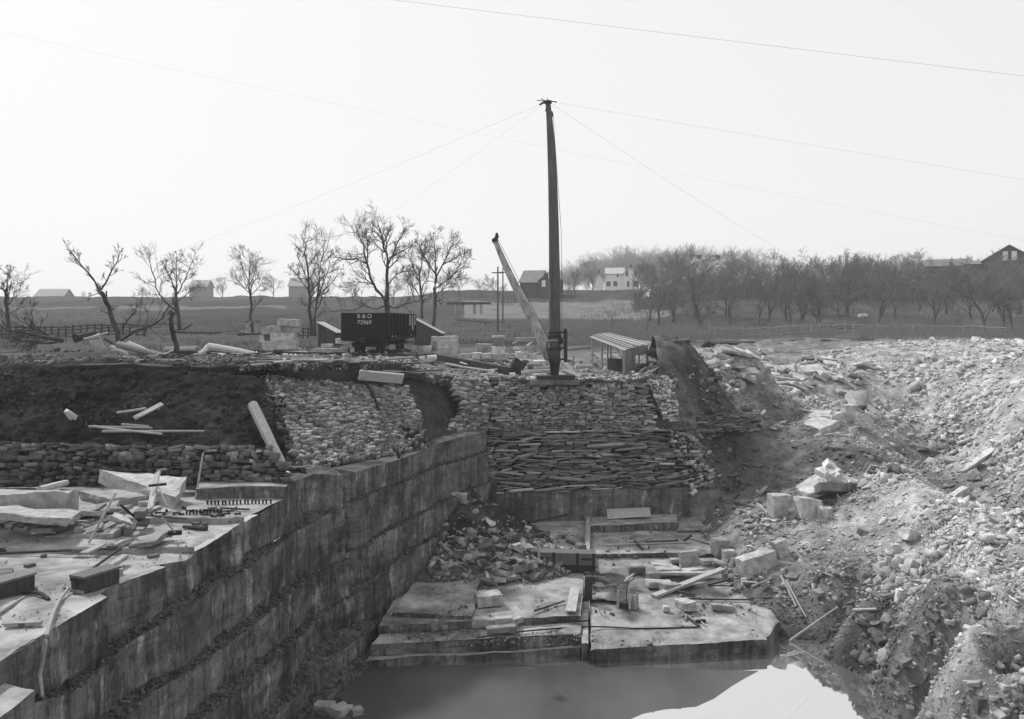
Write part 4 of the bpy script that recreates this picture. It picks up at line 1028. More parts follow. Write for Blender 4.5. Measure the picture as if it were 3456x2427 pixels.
# ================================================================== DERRICK
def make_mast():
    Y = 45.2; b0 = py(1243, 845, Y); top = py(1228, 230, Y + .6)
    root = empty('derrick_mast', b0); tag(root, 'tall upright timber derrick mast with iron bands on a stone footing', 'mast')
    P_ = lambda q: Vector(q) - b0
    n = 16; pts_ = []; rad = []; k = FOC / Y
    cen = [(1243, 838), (1243.5, 770), (1243, 700), (1242.5, 600), (1241, 500), (1238.5, 400), (1235, 320), (1231, 262), (1228, 231)]
    dia = [25, 27, 26.5, 24.5, 22.5, 20.5, 17.5, 13.5, 11.5]
    for (u, v), d in zip(cen, dia):
        pts_.append(P_(py(u, v, Y))); rad.append(d / 2 / k)
    pts_[0] = P_(py(1243, 812, Y)); 
    MB().tube(pts_, rad, 14).build('pole', M_barkm, root, smooth=True)
    MB().tube([P_(py(1243, 843, Y)), P_(py(1243, 828, Y)), P_(py(1243, 811, Y))], [9 / k, 10.5 / k, 13 / k], 12).build('gudgeon', M_iron, root)
    for v, d in ((806, 31), (783, 31), (754, 30), (746, 29)):
        MB().tube([P_(py(1243, v - 2.4, Y)), P_(py(1243, v + 2.4, Y))], d / 2 / k, 14).build('iron_band', M_iron, root)
    # winch frame on the right side and the bent handle iron on the left
    fr = MB()
    for du in (24, ):
        fr.beam(P_(py(1243 + du, 737, Y)), P_(py(1243 + du, 812, Y)), 7 / k, 7 / k, (0, 1, 0))
        fr.beam(P_(py(1243 + du + 2, 742, Y - .5)), P_(py(1243 + du + 2, 812, Y - .5)), 5 / k, 5 / k, (0, 1, 0))
    for v in (745, 780, 805): fr.beam(P_(py(1243, v, Y - .33)), P_(py(1270, v, Y - .33)), 4 / k, 4 / k)
    fr.build('winch_frame', M_wdark, root)
    MB().tube([P_(py(1226, 763.5, Y - .4)), P_(py(1288, 763.5, Y - .4))], 1.8 / k, 8).build('winch_shaft', M_wood, root)
    MB().tube([P_(py(1252, 763.5, Y - .4)), P_(py(1262, 763.5, Y - .4))], 7 / k, 12).build('winch_drum', M_iron, root)
    MB().tube([P_(py(1231, 757, Y - .2)), P_(py(1226, 772, Y - .2)), P_(py(1227, 788, Y - .2)), P_(py(1232, 800, Y - .2))], 1.6 / k, 7).build('handle_iron', M_iron, root)
    MB().tube([P_(py(1287, 797, Y - .1)), P_(py(1285, 806, Y - .1)), P_(py(1283, 818, Y - .1))], 1.1 / k, 6).build('hook', M_iron, root)
    # spider plate on top with stubs for the guy lines
    MB().tube([P_(py(1228, 232, Y)), P_(py(1228, 226.5, Y))], 9 / k, 10).build('cap_plate', M_iron, root)
    st = MB()
    for (u0, v0, u1, v1, r) in ((1222, 228, 1209, 235, 2.2), (1221, 227, 1203, 225, .9), (1221, 226, 1212, 221, .9), (1234, 227, 1248, 229, 1.2), (1228, 227, 1227, 220, .8)):
        st.tube([P_(py(u0, v0, Y)), P_(py(u1, v1, Y))], r / k, 6)
    st.build('guy_stub', M_iron, root)
    MB().tube([P_(py(1236.5, 250, Y)), P_(py(1238.5, 257, Y)), P_(py(1238, 262, Y))], 2.0 / k, 6).build('sheave', M_iron, root)
    MB().tube([P_(py(1225, 241, Y - .1)), P_(py(1222, 250, Y - .1))], 1.1 / k, 6).build('hook', M_iron, root)
    MB().tube([P_(py(1240, 262, Y - .35)), P_(py(1258, 520, Y - .4)), P_(py(1260, 745, Y - .4))], .5 / k, 5).build('hoist_rope', M_iron, root)
    return root
make_mast()
ft = py(1243, 856, 45.2)
rough_block('footing_stone', 'low squared footing stone under the derrick mast, left half', 'stone block', ft + Vector((-.62, .1, -.12)), (1.25, 1.5, .26), tone=.15, seed=4, cuts=4, amp=.09)
rough_block('footing_stone', 'low squared footing stone under the derrick mast, right half', 'stone block', ft + Vector((.62, .1, -.12)), (1.2, 1.5, .25), tone=.13, seed=5, cuts=4, amp=.09)
o = MB().box(-.95, .95, -.55, .55, 0, .2).build('base_timber', M_wdark); o.location = ft + Vector((0.02, .05, .13)); tag(o, 'dark flat timber bedded under the foot of the derrick mast', 'timber')
# boom leaning to the left
p0, p1 = py(1232, 802, 46.4), py(1108, 538, 49.0)
bm_ = empty('derrick_boom', p0); tag(bm_, 'pale peeled log boom leaning to the left behind the derrick mast', 'boom')
k = FOC / 47
rel = [Vector((0, 0, 0)) + (p1 - p0) * t + Vector((.04 * math.sin(t * 7), 0, .03 * math.sin(t * 5.1))) for t in np.linspace(0, 1, 10)]
MB().tube(rel, [12.5 / k, 12.5 / k, 12 / k, 11 / k, 10.5 / k, 9.5 / k, 8.5 / k, 7.5 / k, 6.5 / k, 5.6 / k], 12).build('log', mat('peeled_log', .14, .42, freq=3.2, scale=(1.2, 1.2, .5), coord='obj', bump=.3), bm_, smooth=True)
e = rel[-1]; MB().tube([e * .985, e * 1.012], 7 / k, 10).build('iron_band', M_iron, bm_)
MB().tube([e, e + Vector((.12, 0, .22)), e + Vector((.1, 0, .42))], [4 / k, 5 / k, 2.5 / k], 8).build('sheave', M_iron, bm_)
MB().tube([rel[1] + Vector((.3, -.1, .1)), rel[4] + Vector((.28, -.1, .12)), rel[9] + Vector((.1, -.05, .2))], .5 / k, 5).build('hoist_rope', M_iron, bm_)

# ---- guy lines and overhead cables
TOP = py(1228, 227, 45.4)
def wire(label, a, b_, r, sag=0.0, group='guy lines and cables across the sky', k=24):
    pts_ = []
    for i in range(k + 1):
        t = i / k; p = Vector(a).lerp(Vector(b_), t); p.z -= sag * 4 * t * (1 - t); pts_.append(p - Vector(a))
    o = MB().tube(pts_, r, 5).build('guy_line', M_iron); o.location = a; tag(o, label, 'cable', group)
wire('faint guy line from the mast head down left to the far left field', TOP, py(30, 668, 130), .0036, 1.2)
wire('faint guy line from the mast head down left across the crowns of the trees', TOP, py(585, 640, 125), .003, 1.0)
wire('thin guy line from the mast head falling right through the orchard', TOP, py(2120, 748, 80), .0038, .9)
wire('thin guy line from the mast head to the right edge, upper of two', TOP, py(4475, 735, 50), .0032, .25)
wire('long cable crossing the sky behind the mast from upper left to lower right', py(-1500, -275, 60), py(3300, 722, 60), .0024, 1.2)
wire('dark overhead cable near the upper right corner', py(200, -84, 38), py(4600, 440, 38), .0045, .1)

# ================================================================== SHEDS ON THE YARD
def make_open_shed():
    K_ = lambda x, y, Y: py(*c('K', x, y), Y)
    A = K_(1150, 860, 56); A.z = -.85
    root = empty('open_shed', (0, 0, 0)); tag(root, 'open sided board shed with a pale plank roof beside the mast', 'shed')
    gz = -1.0; zr = 2.2 - (790 - 720) / FOC * 52
    # roof corners (front-left, front-right, back-right, back-left) in the photo
    fl, fr_, br_, bl_ = K_(1112, 400, 53.5), K_(1632, 600, 51.0), K_(2030, 505, 55.5), K_(1420, 352, 58.5)
    def q(s, t): return (fl * (1 - s) + fr_ * s) * (1 - t) + (bl_ * (1 - s) + br_ * s) * t
    root.location = (q(.5, .5).x, q(.5, .5).y, gz); off = Vector(root.location)
    for i in range(13):                 # roof boards run from the left eave to the right eave
        t0, t1 = i / 13, (i + 1) / 13 - random.uniform(.006, .03); dz = random.uniform(-.05, .06)
        pts_ = [q(-.01 - random.random() * .02, t0), q(1.0 + random.random() * .03, t0), q(1.0 + random.random() * .05, t1), q(-.01 - random.random() * .05, t1)]
        MB().poly([p - off + Vector((0, 0, dz)) for p in pts_], (0, 0, .04)).build('roof_board', random.choice((M_wpale, M_wood, M_wpale)), root)
    def post(s, t, zb, th=.11, m=M_wood): p = q(s, t); MB().beam(Vector((p.x, p.y, zb)) - off, p - off - Vector((0, 0, .02)), th, th, (0, 1, 0)).build('post', m, root)
    for s, t in ((.04, .04), (.97, .04), (.04, .5), (.04, .95), (.97, .95), (.36, .96), (.66, .96), (.2, .5)): post(s, t, gz - .3)
    # low dark board wall at the back and right board wall
    def wall(s0, t0, s1, t1, za, zb_, m):
        a, b_ = q(s0, t0), q(s1, t1); n = 7
        for i in range(n):
            p, p2 = a.lerp(b_, i / n), a.lerp(b_, (i + .96) / n)
            zt0 = p.z - .06 if zb_ is None else zb_; zt1 = p2.z - .06 if zb_ is None else zb_
            d = (b_ - a).cross(Vector((0, 0, 1))).normalized() * .03
            MB().poly([Vector((p.x, p.y, za)) - off, Vector((p2.x, p2.y, za)) - off, Vector((p2.x, p2.y, zt1)) - off, Vector((p.x, p.y, zt0)) - off], d).build('wall_board', m, root)
    wall(.30, .35, .94, .35, gz - .3, gz + .95, M_wdark)
    wall(.97, .03, .97, .42, gz - .4, None, M_wpale)
    wall(.97, .45, .97, .95, gz - .4, gz + .55, M_wpale)
    wall(.97, .45, .97, .95, gz + 1.15, None, M_wpale)
    for t in (.45, .62, .95): post(.97, t, gz - .3, .1)
    b0, b1 = q(.72, .04), q(.97, .04)
    MB().beam(b0 - off, Vector((b1.x, b1.y, b1.z - .7)) - off, .08, .08, (0, 1, 0)).build('brace', M_wood, root)
make_open_shed()
def mono_shed(k, xl, yl, xr, yr, yb, Y, depth, name, label, m, horiz=True, rzoff=0):
    """lean-to shed: front wall slopes from a high left side to a low right side"""
    a, b_ = py(*c(k, xl, yl), Y), py(*c(k, xr, yr), Y); zb = py(*c(k, xl, yb), Y).z
    root = empty(name, ((a.x + b_.x) / 2, Y, zb)); tag(root, label, 'shed'); o_ = Vector(root.location)
    fw = MB(); n = 10
    W = b_.x - a.x
    if horiz:
        for i in range(12):
            z0 = zb + (a.z - zb) * i / 12; z1 = zb + (a.z - zb) * (i + 1) / 12 - .012
            def xat(z): return a.x + W * min(1, max(0, (a.z - z) / max(1e-6, a.z - b_.z))) if z > b_.z else b_.x
            fw.poly([Vector((a.x, Y, z0)) - o_, Vector((xat(z0), Y, z0)) - o_, Vector((xat(z1), Y, z1)) - o_, Vector((a.x, Y, z1)) - o_], (0, .03, 0))
    else:
        for i in range(n):
            x0, x1 = a.x + W * i / n, a.x + W * (i + .95) / n; f = lambda x: a.z + (b_.z - a.z) * (x - a.x) / W
            fw.poly([Vector((x0, Y, zb)) - o_, Vector((x1, Y, zb)) - o_, Vector((x1, Y, f(x1))) - o_, Vector((x0, Y, f(x0))) - o_], (0, .03, 0))
    fw.build('front_wall', m, root)
    MB().box(a.x - o_.x, a.x - o_.x + .04, .035, depth, 0, a.z - zb - .01).build('side_wall', m, root)
    MB().box(b_.x - o_.x - .04, b_.x - o_.x, .035, depth, 0, b_.z - zb - .01).build('side_wall', m, root)
    d = (b_ - a).normalized(); e0, e1 = a - d * .12, b_ + d * .15
    MB().poly([e0 - o_ + Vector((0, -.12, .005)), e1 - o_ + Vector((0, -.12, .005)), e1 - o_ + Vector((0, depth + .1, .005)), e0 - o_ + Vector((0, depth + .1, .005))], (0, 0, .05)).build('roof', M_wood, root)
    return root
mono_shed('M', 1762, 590, 2140, 790, 1095, 66, 2.6, 'tool_shed', 'small dark shed of horizontal boards with a slanting roof, left of the rail car', M_barn)
mono_shed('J', 1600, 360, 2010, 575, 860, 74, 3.5, 'plank_shed', 'dark shed of upright planks half hidden behind the rail car', M_barn, horiz=False)
def outhouse():
    p = py(566, 746, 104); p.z -= .05; root = empty('outhouse', p, .35); tag(root, 'tiny pale board outhouse with a dark opening behind a thin tree', 'outhouse')
    MB().box(-.62, .62, 0, .05, 0, 1.35).box(-.62, -.57, .05, 1.6, 0, 1.35).box(.57, .62, .05, 1.6, 0, 1.35).box(-.62, .62, 1.6, 1.65, 0, 1.35).build('wall', M_wpale, root)
    MB().box(-.25, .15, -.02, -.004, .75, 1.2).build('opening', M_pane, root)
    MB().poly([(-.75, -.15, 1.36), (.75, -.15, 1.36), (.75, 1.8, 1.2), (-.75, 1.8, 1.2)], (0, 0, .06)).build('roof', M_barn, root)
outhouse()

# ================================================================== STONE BLOCKS ON THE YARD
G1 = 'quarried blocks stacked by the track'
for args in [
    ('M', 545, 975, 1285, 1170, 60.5, 'big grey block lying second from the ground in the left stack', .9, .30, 11, 0),
    ('M', 580, 1170, 742, 1290, 60.0, 'short dark block at the bottom left of the left stack', .8, .24, 12, 0),
    ('M', 770, 1150, 1490, 1205, 61.0, 'long thin slab on the ground under the left stack', .7, .26, 13, 0),
    ('M', 748, 1208, 1000, 1290, 59.6, 'low worn block with a hollow at the foot of the left stack', .6, .26, 14, 0),
    ('M', 712, 800, 1235, 970, 60.8, 'block with a bright top in the middle of the left stack', 1.0, .31, 15, .03),
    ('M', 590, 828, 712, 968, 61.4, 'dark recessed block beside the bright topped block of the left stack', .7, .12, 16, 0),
    ('M', 488, 845, 592, 1000, 61.3, 'small pale lump at the left side of the left stack', .6, .36, 17, 0),
    ('M', 525, 650, 952, 832, 61.0, 'tilted block with a sloping top on the upper left of the left stack', .9, .22, 18, -.10),
    ('M', 950, 640, 1330, 790, 61.6, 'wedge shaped block on the upper right of the left stack', .9, .25, 19, .05),
    ('M', 1200, 720, 1305, 870, 61.8, 'narrow upright block at the right side of the left stack', .6, .22, 20, 0),
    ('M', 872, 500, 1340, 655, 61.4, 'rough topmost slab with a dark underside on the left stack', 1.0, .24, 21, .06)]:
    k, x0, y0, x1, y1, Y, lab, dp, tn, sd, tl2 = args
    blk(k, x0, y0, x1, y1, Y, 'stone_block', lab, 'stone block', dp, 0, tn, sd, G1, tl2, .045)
plank('white_board', 'bright white board lying by the rail at the foot of the left stack', py(*c('M', 1005, 1247), 59.4), py(*c('M', 1530, 1250), 59.4), .34, .05, M_white, (0, 1, 0))
for args in [
    ('J', 10, 815, 560, 905, 60, 'long pale slab on the ground left of the rail car', .8, .24, 31), ('J', 150, 740, 330, 800, 61, 'small slab leaning against the dark shed', .5, .28, 32),
    ('J', 375, 655, 675, 735, 60.3, 'pale flat block under the left end of the rail car', .7, .40, 33), ('J', 440, 790, 575, 890, 60.1, 'stacked thin slabs beside the left wheel of the rail car', .6, .3, 34),
    ('J', 1735, 775, 1865, 890, 57, 'squat upright block just right of the rail car', .8, .26, 35)]:
    k, x0, y0, x1, y1, Y, lab, dp, tn, sd = args
    blk(k, x0, y0, x1, y1, Y, 'stone_block', lab, 'stone block', dp, 0, tn, sd, None, 0, .04)
G2 = 'quarried blocks between the rail car and the mast'
for args in [
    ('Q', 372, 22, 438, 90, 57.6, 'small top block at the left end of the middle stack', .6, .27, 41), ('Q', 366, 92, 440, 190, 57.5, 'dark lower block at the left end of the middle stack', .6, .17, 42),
    ('Q', 442, 18, 690, 98, 56.8, 'topmost long block of the middle stack', .9, .27, 43), ('Q', 440, 100, 692, 182, 56.6, 'middle long block of the middle stack', .9, .28, 44),
    ('Q', 472, 186, 690, 262, 56.2, 'bottom long block of the middle stack', .9, .25, 45),
    ('Q', 692, 228, 855, 292, 54.6, 'low sloping block right of the middle stack', .7, .25, 46), ('Q', 856, 216, 968, 296, 54.2, 'left one of two square blocks side by side', .7, .29, 47),
    ('Q', 972, 222, 1092, 296, 54.2, 'right one of two square blocks side by side', .7, .28, 48),
    ('Q', 905, 110, 1090, 216, 56.5, 'dark hollow boulder behind the two square blocks', 1.0, .2, 49),
    ('Q', 1098, 34, 1240, 138, 55, 'dark rough cube on top of the tall narrow stack', .8, .13, 50), ('Q', 1092, 142, 1252, 226, 54.7, 'pale middle block of the tall narrow stack', .8, .36, 51),
    ('Q', 1100, 228, 1290, 300, 54.3, 'broad base block of the tall narrow stack', .9, .27, 52), ('Q', 1104, 12, 1245, 34, 55, 'thin plate capping the tall narrow stack', .8, .33, 53),
    ('Q', 1376, 204, 1450, 286, 52.5, 'tilted pale lump left in a row of three near the mast', .5, .36, 54), ('Q', 1452, 208, 1530, 292, 52.3, 'middle lump in a row of three near the mast', .5, .33, 55),
    ('Q', 1534, 222, 1628, 294, 52.2, 'pointed lump right in a row of three near the mast', .5, .3, 56),
    ('Q', 1350, 146, 1555, 178, 55.2, 'upper of two flat slabs near the foot of the boom', .9, .33, 57), ('Q', 1400, 180, 1540, 206, 55, 'lower of two flat slabs near the foot of the boom', .8, .26, 58),
    ('Q', 1395, 335, 1490, 400, 48.6, 'pale angular block on the litter left of the mast foot', .6, .38, 59), ('Q', 1305, 455, 1375, 492, 47.2, 'small white stone at the end of the dark timber', .3, .5, 60),
    ('Q', 320, 255, 465, 296, 54, 'pale slab on the ground below the middle stack', .7, .42, 61), ('Q', 225, 262, 290, 290, 54.5, 'small pale stone below the squat block', .4, .42, 62),
    ('Q', 1590, 310, 1740, 345, 50.5, 'flat pale slab lying left of the mast', .8, .38, 63), ('Q', 1520, 350, 1590, 415, 48.8, 'dark lump beside the pale angular block', .5, .12, 64)]:
    k, x0, y0, x1, y1, Y, lab, dp, tn, sd = args
    blk(k, x0, y0, x1, y1, Y, 'stone_block', lab, 'stone block', dp, random.uniform(-.1, .1), tn, sd, G2, random.uniform(-.05, .05), .05)

# ================================================================== LOGS AND TIMBERS ON THE YARD
def g(k, x, y, lift=.1): p = GND(*c(k, x, y)); p.z += lift; return p
def gp(k, x, y, Y): return py(*c(k, x, y), Y)
G3 = 'old logs and poles heaped at the left end of the track'
pole('log', 'thick pale log lying right of the old log heap', gp('L', 1740, 472, 55), gp('L', 2330, 565, 53.5), .30, .2, M_wpale, G3, .01, 1, 10)
pole('log', 'pale crooked log end sticking out left of the thick pale log', gp('L', 1545, 590, 53.5), gp('L', 1745, 470, 55), .2, .26, M_wpale, G3, .05, 2)
for i, (x0, y0, x1, y1, r0, m_, lab) in enumerate([
    (560, 432, 1160, 585, .20, M_wood, 'grey log on top of the old log heap'), (700, 432, 1055, 590, .2, M_wpale, 'pale split log in the middle of the old log heap'),
    (480, 476, 770, 612, .18, M_wood, 'steep log at the left side of the old log heap'), (900, 508, 1175, 585, .14, M_wpale, 'short pale branch wood at the right of the old log heap'),
    (560, 520, 820, 600, .2, M_wdark, 'dark log underneath the old log heap'), (820, 560, 1060, 606, .2, M_wdark, 'dark squat log at the front of the old log heap'),
    (1160, 590, 1268, 512, .09, M_wpale, 'curved bare root by the stump'), (410, 360, 560, 470, .12, M_wdark, 'dark stick behind the light tub of the log heap')]):
    pole('log', lab, gp('L', x0, y0, 50 + i * .25), gp('L', x1, y1, 49.4 + i * .2), r0, r0 * .75, m_, G3, .03, 10 + i)
pole('log', 'black charred log lying high on the dirt mound', gp('L', 20, 352, 44), gp('L', 268, 292, 45), .22, .16, M_wdark, None, .03, 31)
pole('pole', 'thin pale pole lying over the dirt mound', gp('L', 120, 362, 43.6), gp('L', 438, 282, 44.4), .05, .04, M_wpale, None, .01, 32)
pole('pole', 'short pale pole below the longer one on the dirt mound', gp('L', 160, 364, 43.4), gp('L', 322, 340, 43.6), .06, .05, M_wood, None, .01, 33)
rough_block('tub', 'pale tilted wooden box on the slope of the dirt mound', 'box', gp('L', 330, 500, 44.5), (.5, .4, .75), (.2, -.35, .3), .45, 71, None, 3, .03)
t_ = MB(); ring = [Vector((math.cos(a) * .52, .12 * math.sin(2 * a) * 0, math.sin(a) * .26)) for a in np.linspace(0, 2 * math.pi, 25)]
t_.tube(ring, .045, 6, cap=False)
for a in (0.3, 1.35, 2.4): t_.tube([Vector((math.cos(a) * .5, 0, math.sin(a) * .25)), Vector((-math.cos(a) * .5, 0, -math.sin(a) * .25))], .03, 5)
o = t_.build('iron_hoop', M_wood); o.location = gp('L', 570, 585, 43.6); o.rotation_euler = (R(-25), R(18), 0); tag(o, 'spoked hoop like a wheel rim lying on the slope', 'wheel')
for i in range(4):
    plank('board', ['top board of the small pile behind the stump', 'second board of the small pile behind the stump', 'third board of the small pile behind the stump', 'lowest board of the small pile behind the stump'][i],
          gp('L', 1180 - 6 * i, 462 + 12 * i, 58 - i * .3), gp('L', 1600 - 14 * i, 455 + 12 * i, 59 - i * .3), .22, .05, M_wpale, (0, 0, 1), 'boards piled behind the stump')
blk('L', 1652, 568, 1755, 665, 48.5, 'stone_block', 'squared grey post stone standing by the rail', 'stone block', .5, 0, .16, 72, None, 0, .02)
G4 = 'loose timbers along the quarry edge'
for i, (k, x0, y0, Y0, x1, y1, Y1, r0, m_, lab) in enumerate([
    ('L', 810, 655, 40.5, 1420, 645, 43, .11, M_wood, 'grey pole lying at the brink above the earth bank'), ('L', 560, 655, 40, 830, 640, 41, .09, M_wdark, 'dark stick at the brink left of the grey pole'),
    ('L', 1890, 600, 49, 2320, 590, 50, .10, M_wpale, 'pale pole below the thick pale log'), ('V', 90, 172, 39.4, 540, 145, 40.6, .12, M_wdark, 'dark pole lying on top of the leaning stone facing'),
    ('V', 0, 130, 41, 350, 120, 42.5, .1, M_wdark, 'dark pole behind the leaning stone facing'), ('V', 200, 105, 43, 620, 128, 43.5, .08, M_wood, 'thin grey pole behind the leaning stone facing'),
    ('Q', 545, 345, 49.5, 1090, 432, 47.0, .06, M_wpale, 'long pale pole lying below the dark squared timber'), ('Q', 1030, 470, 46.6, 1655, 552, 45.8, .06, M_wpale, 'long pale pole lying left of the mast footing'),
    ('Q', 1450, 452, 47, 1790, 425, 47.2, .12, M_wpale, 'pale log lying just left of the mast'), ('Q', 1600, 405, 48, 1790, 400, 48.2, .11, M_wood, 'short grey log behind the pale log left of the mast'),
    ('Q', 1940, 322, 48.2, 2090, 480, 46.6, .15, M_wood, 'grey log slanting down right of the mast'), ('Q', 1985, 440, 47, 2150, 515, 46.2, .14, M_wpale, 'pale log end pointing at the viewer right of the mast'),
    ('Q', 2090, 375, 49.5, 2292, 372, 49.6, .14, M_wpale, 'short pale log right of the mast'), ('Q', 1960, 175, 54, 2270, 150, 55, .12, M_wood, 'grey pole on the ground between mast and open shed'),
    ('Q', 1000, 356, 49.4, 1130, 352, 49.5, .06, M_wpale, 'short pale stick above the dark squared timber'), ('Q', 720, 330, 50.2, 800, 355, 49.6, .05, M_wpale, 'little pale stick beside the long pole'),
    ('Q', 1150, 305, 51, 1290, 390, 49, .1, M_wdark, 'dark pole end behind the dark squared timber'), ('Q', 340, 328, 51.8, 410, 304, 52, .05, M_wpale, 'little white stick near the rail'),
    ('Q', 1340, 105, 55.5, 1400, 80, 56, .05, M_wpale, 'short pale prop under the raised board'), ('Q', 1510, 140, 55, 1585, 75, 56, .07, M_wpale, 'prop holding up the raised board near the boom')]):
    pole('pole', lab, gp(k, x0, y0, Y0), gp(k, x1, y1, Y1), r0, r0 * .85, m_, G4, .01, 100 + i, 7)
plank('timber', 'long dark squared timber lying between the block stacks and the mast', gp('Q', 470, 270, 52.5), gp('Q', 1335, 430, 47.6), .38, .34, M_wdark, (0, 0, 1))
rough_block('timber_end', 'dark splintered stub at the end of the squared timber', 'timber', gp('Q', 1360, 440, 47.9), (.75, .6, .7), (0, .5, .2), .05, 73, None, 3, .09)
plank('board', 'raised pale board resting on props near the boom', gp('Q', 1366, 58, 56), gp('Q', 1662, 52, 56), .5, .06, M_wpale, (0, .5, 1))
plank('plank', 'heavy pale plank projecting from the top of the leaning stone facing', gp('V', 842, 176, 38.6), gp('V', 1242, 212, 39.4), .44, .12, M_wpale, (0, .9, .35))
plank('board', 'weathered board lying behind the heavy pale plank', gp('V', 720, 135, 41.5), gp('V', 905, 100, 42.4), .4, .06, M_wood, (0, .7, .6))
plank('board', 'dark board on top of the weathered board', gp('V', 640, 120, 42.6), gp('V', 880, 92, 43.2), .2, .06, M_wdark, (0, .3, 1))
def rope(name, label, pts_, r, m_=M_iron, cat='cable', group=None, n=6):
    a = Vector(pts_[0]); P_ = [Vector(p) for p in pts_]; out = []
    for i in range(len(P_) - 1):
        p0_, p1_, p2_, p3_ = P_[max(i - 1, 0)], P_[i], P_[i + 1], P_[min(i + 2, len(P_) - 1)]
        for t in np.linspace(0, 1, 6, endpoint=False):
            out.append(.5 * ((2 * p1_) + (-p0_ + p2_) * t + (2 * p0_ - 5 * p1_ + 4 * p2_ - p3_) * t * t + (-p0_ + 3 * p1_ - 3 * p2_ + p3_) * t ** 3))
    out.append(P_[-1])
    o = MB().tube([p - a for p in out], r, n).build(name, m_); o.location = a; return tag(o, label, cat, group)
rope('pipe', 'sagging pipe spanning the dark gap between the two stone facings', [gp('V', 945, 128, 41), gp('V', 1150, 146, 41.6), gp('V', 1400, 154, 42.4), gp('V', 1650, 132, 43.4)], .045, M_wood, 'pipe')
W2 = [Vector(q) for q in w2]
def on_w2(k, x, y, lift=.42):
    u, v = c(k, x, y); best = None            # intersect the pixel ray with the plane of the leaning facing
    n_v = (W2[1] - W2[0]).cross(W2[3] - W2[0]).normalized(); d = py(u, v, 1.0) - Vector((0, 0, CZ)); o_ = Vector((0, 0, CZ))
    t = (W2[0] - o_).dot(n_v) / d.dot(n_v); p = o_ + d * t; s = n_v if n_v.y < 0 else -n_v; return p + s * lift
cab = [on_w2('V', 640, 112, .25), on_w2('V', 740, 200), on_w2('V', 850, 310), on_w2('V', 925, 400), on_w2('V', 1000, 580), on_w2('V', 1060, 720), on_w2('V', 1110, 850), on_w2('V', 1160, 990, .45)]
pe = PIL(*c('E', 960, 1255)); cab += [Vector((-4.35, 36.2, -4.9)), Vector((-4.1, 36.4, -5.4)), (Vector((-4.1, 36.4, -5.4)) + pe) / 2 + Vector((0, 0, .1)), pe + Vector((0, 0, .05))]
cab[8] = py(*c('V', 1235, 1210), 35.6); cab[9] = py(*c('E', 745, 1135), 35.4); cab[10] = py(*c('E', 850, 1195), 36.2)
rope('cable', 'thick black cable hanging over the leaning stone facing and down the sawn wall', cab, .05)
rough_block('pulley_block', 'dark pulley block at the head of the hanging cable', 'pulley', on_w2('V', 655, 130, .1), (.75, .4, .42), (.2, .3, .2), .02, 74, None, 3, .09)

# ================================================================== EARTH BANK ITEMS
def bk(k, x, y, l=.05): return BANK(*c(k, x, y), l)
stone('boulder', 'round pale boulder half sunk in the dark earth bank', 'boulder', bk('D', 480, 510, .0), (.3, .25, .3), (.2, .1, 0), None, .5, 3, True)
plank('board', 'bright board lying across the dark earth bank', bk('D', 912, 540, .1), bk('D', 1108, 458, .2), .24, .05, M_wpale, (0, -.5, 1))
pole('pole', 'thin dark pole crossing the bright board on the bank', bk('D', 800, 505, .12), bk('D', 1005, 505, .3), .045, .05, M_wood, None, .01, 41)
for i, (x0, y0, x1, y1) in enumerate([(610, 600, 1035, 608), (640, 598, 1100, 650), (830, 585, 1010, 598), (700, 632, 1385, 630)]):
    pole('pole', ['upper long pole lying along the foot of the earth bank', 'pole slanting down to the top of the dark dry wall', 'short pole above the others at the foot of the bank', 'longest straight pole just above the dark dry wall'][i],
         bk('D', x0, y0, .12), bk('D', x1, y1, .12), .05, .04, M_wood, 'poles lying at the foot of the earth bank', .006, 50 + i)
p0, p1 = gp('D', 1700, 428, 31.2), gp('D', 1912, 862, 29.4)
pole('beam', 'pale split beam propped against the bank beside the leaning stone facing', p0, p1, .18, .16, M_wpale, None, .01, 42, 6)
plank('board', 'short grey board lying at the foot of the propped beam', gp('D', 1935, 855, 30.8), gp('D', 2060, 850, 31.2), .2, .06, M_wood, (0, .4, 1))

# scrap boards and sticks littering the yard
rs = random.Random(21)
for i in range(70):
    left_ = i % 4 == 0
    u, v = (rs.uniform(250, 600), rs.uniform(790, 812)) if left_ else (rs.uniform(600, 1470), rs.uniform(800, 842))
    p = GND(u, v); a = rs.gauss(0, .45); L = rs.uniform(.7, 2.6)
    d = Vector((math.cos(a), math.sin(a), rs.uniform(-.04, .1))) * L / 2; q = p + Vector((0, 0, .14))
    if abs(u - 1243) < 45 or (1320 < u < 1460 and v < 838): continue
    plank('scrap_board', 'weathered scrap board lying in the litter of the quarry yard', q - d, q + d, rs.uniform(.1, .26), .05, rs.choice((M_wood, M_wmid, M_wdark, M_wmid)), (0, rs.uniform(-.4, .4), 1), 'scrap boards littering the yard')
# ================================================================== ON THE LEFT ROCK BENCH
def bn(k, x, y, dz=0.0): p = BEN(*c(k, x, y)); p.z += dz; return p
def at_depth(k, x, y, Y):
    if k in 'NG': Y *= .967
    return py(*c(k, x, y), Y)
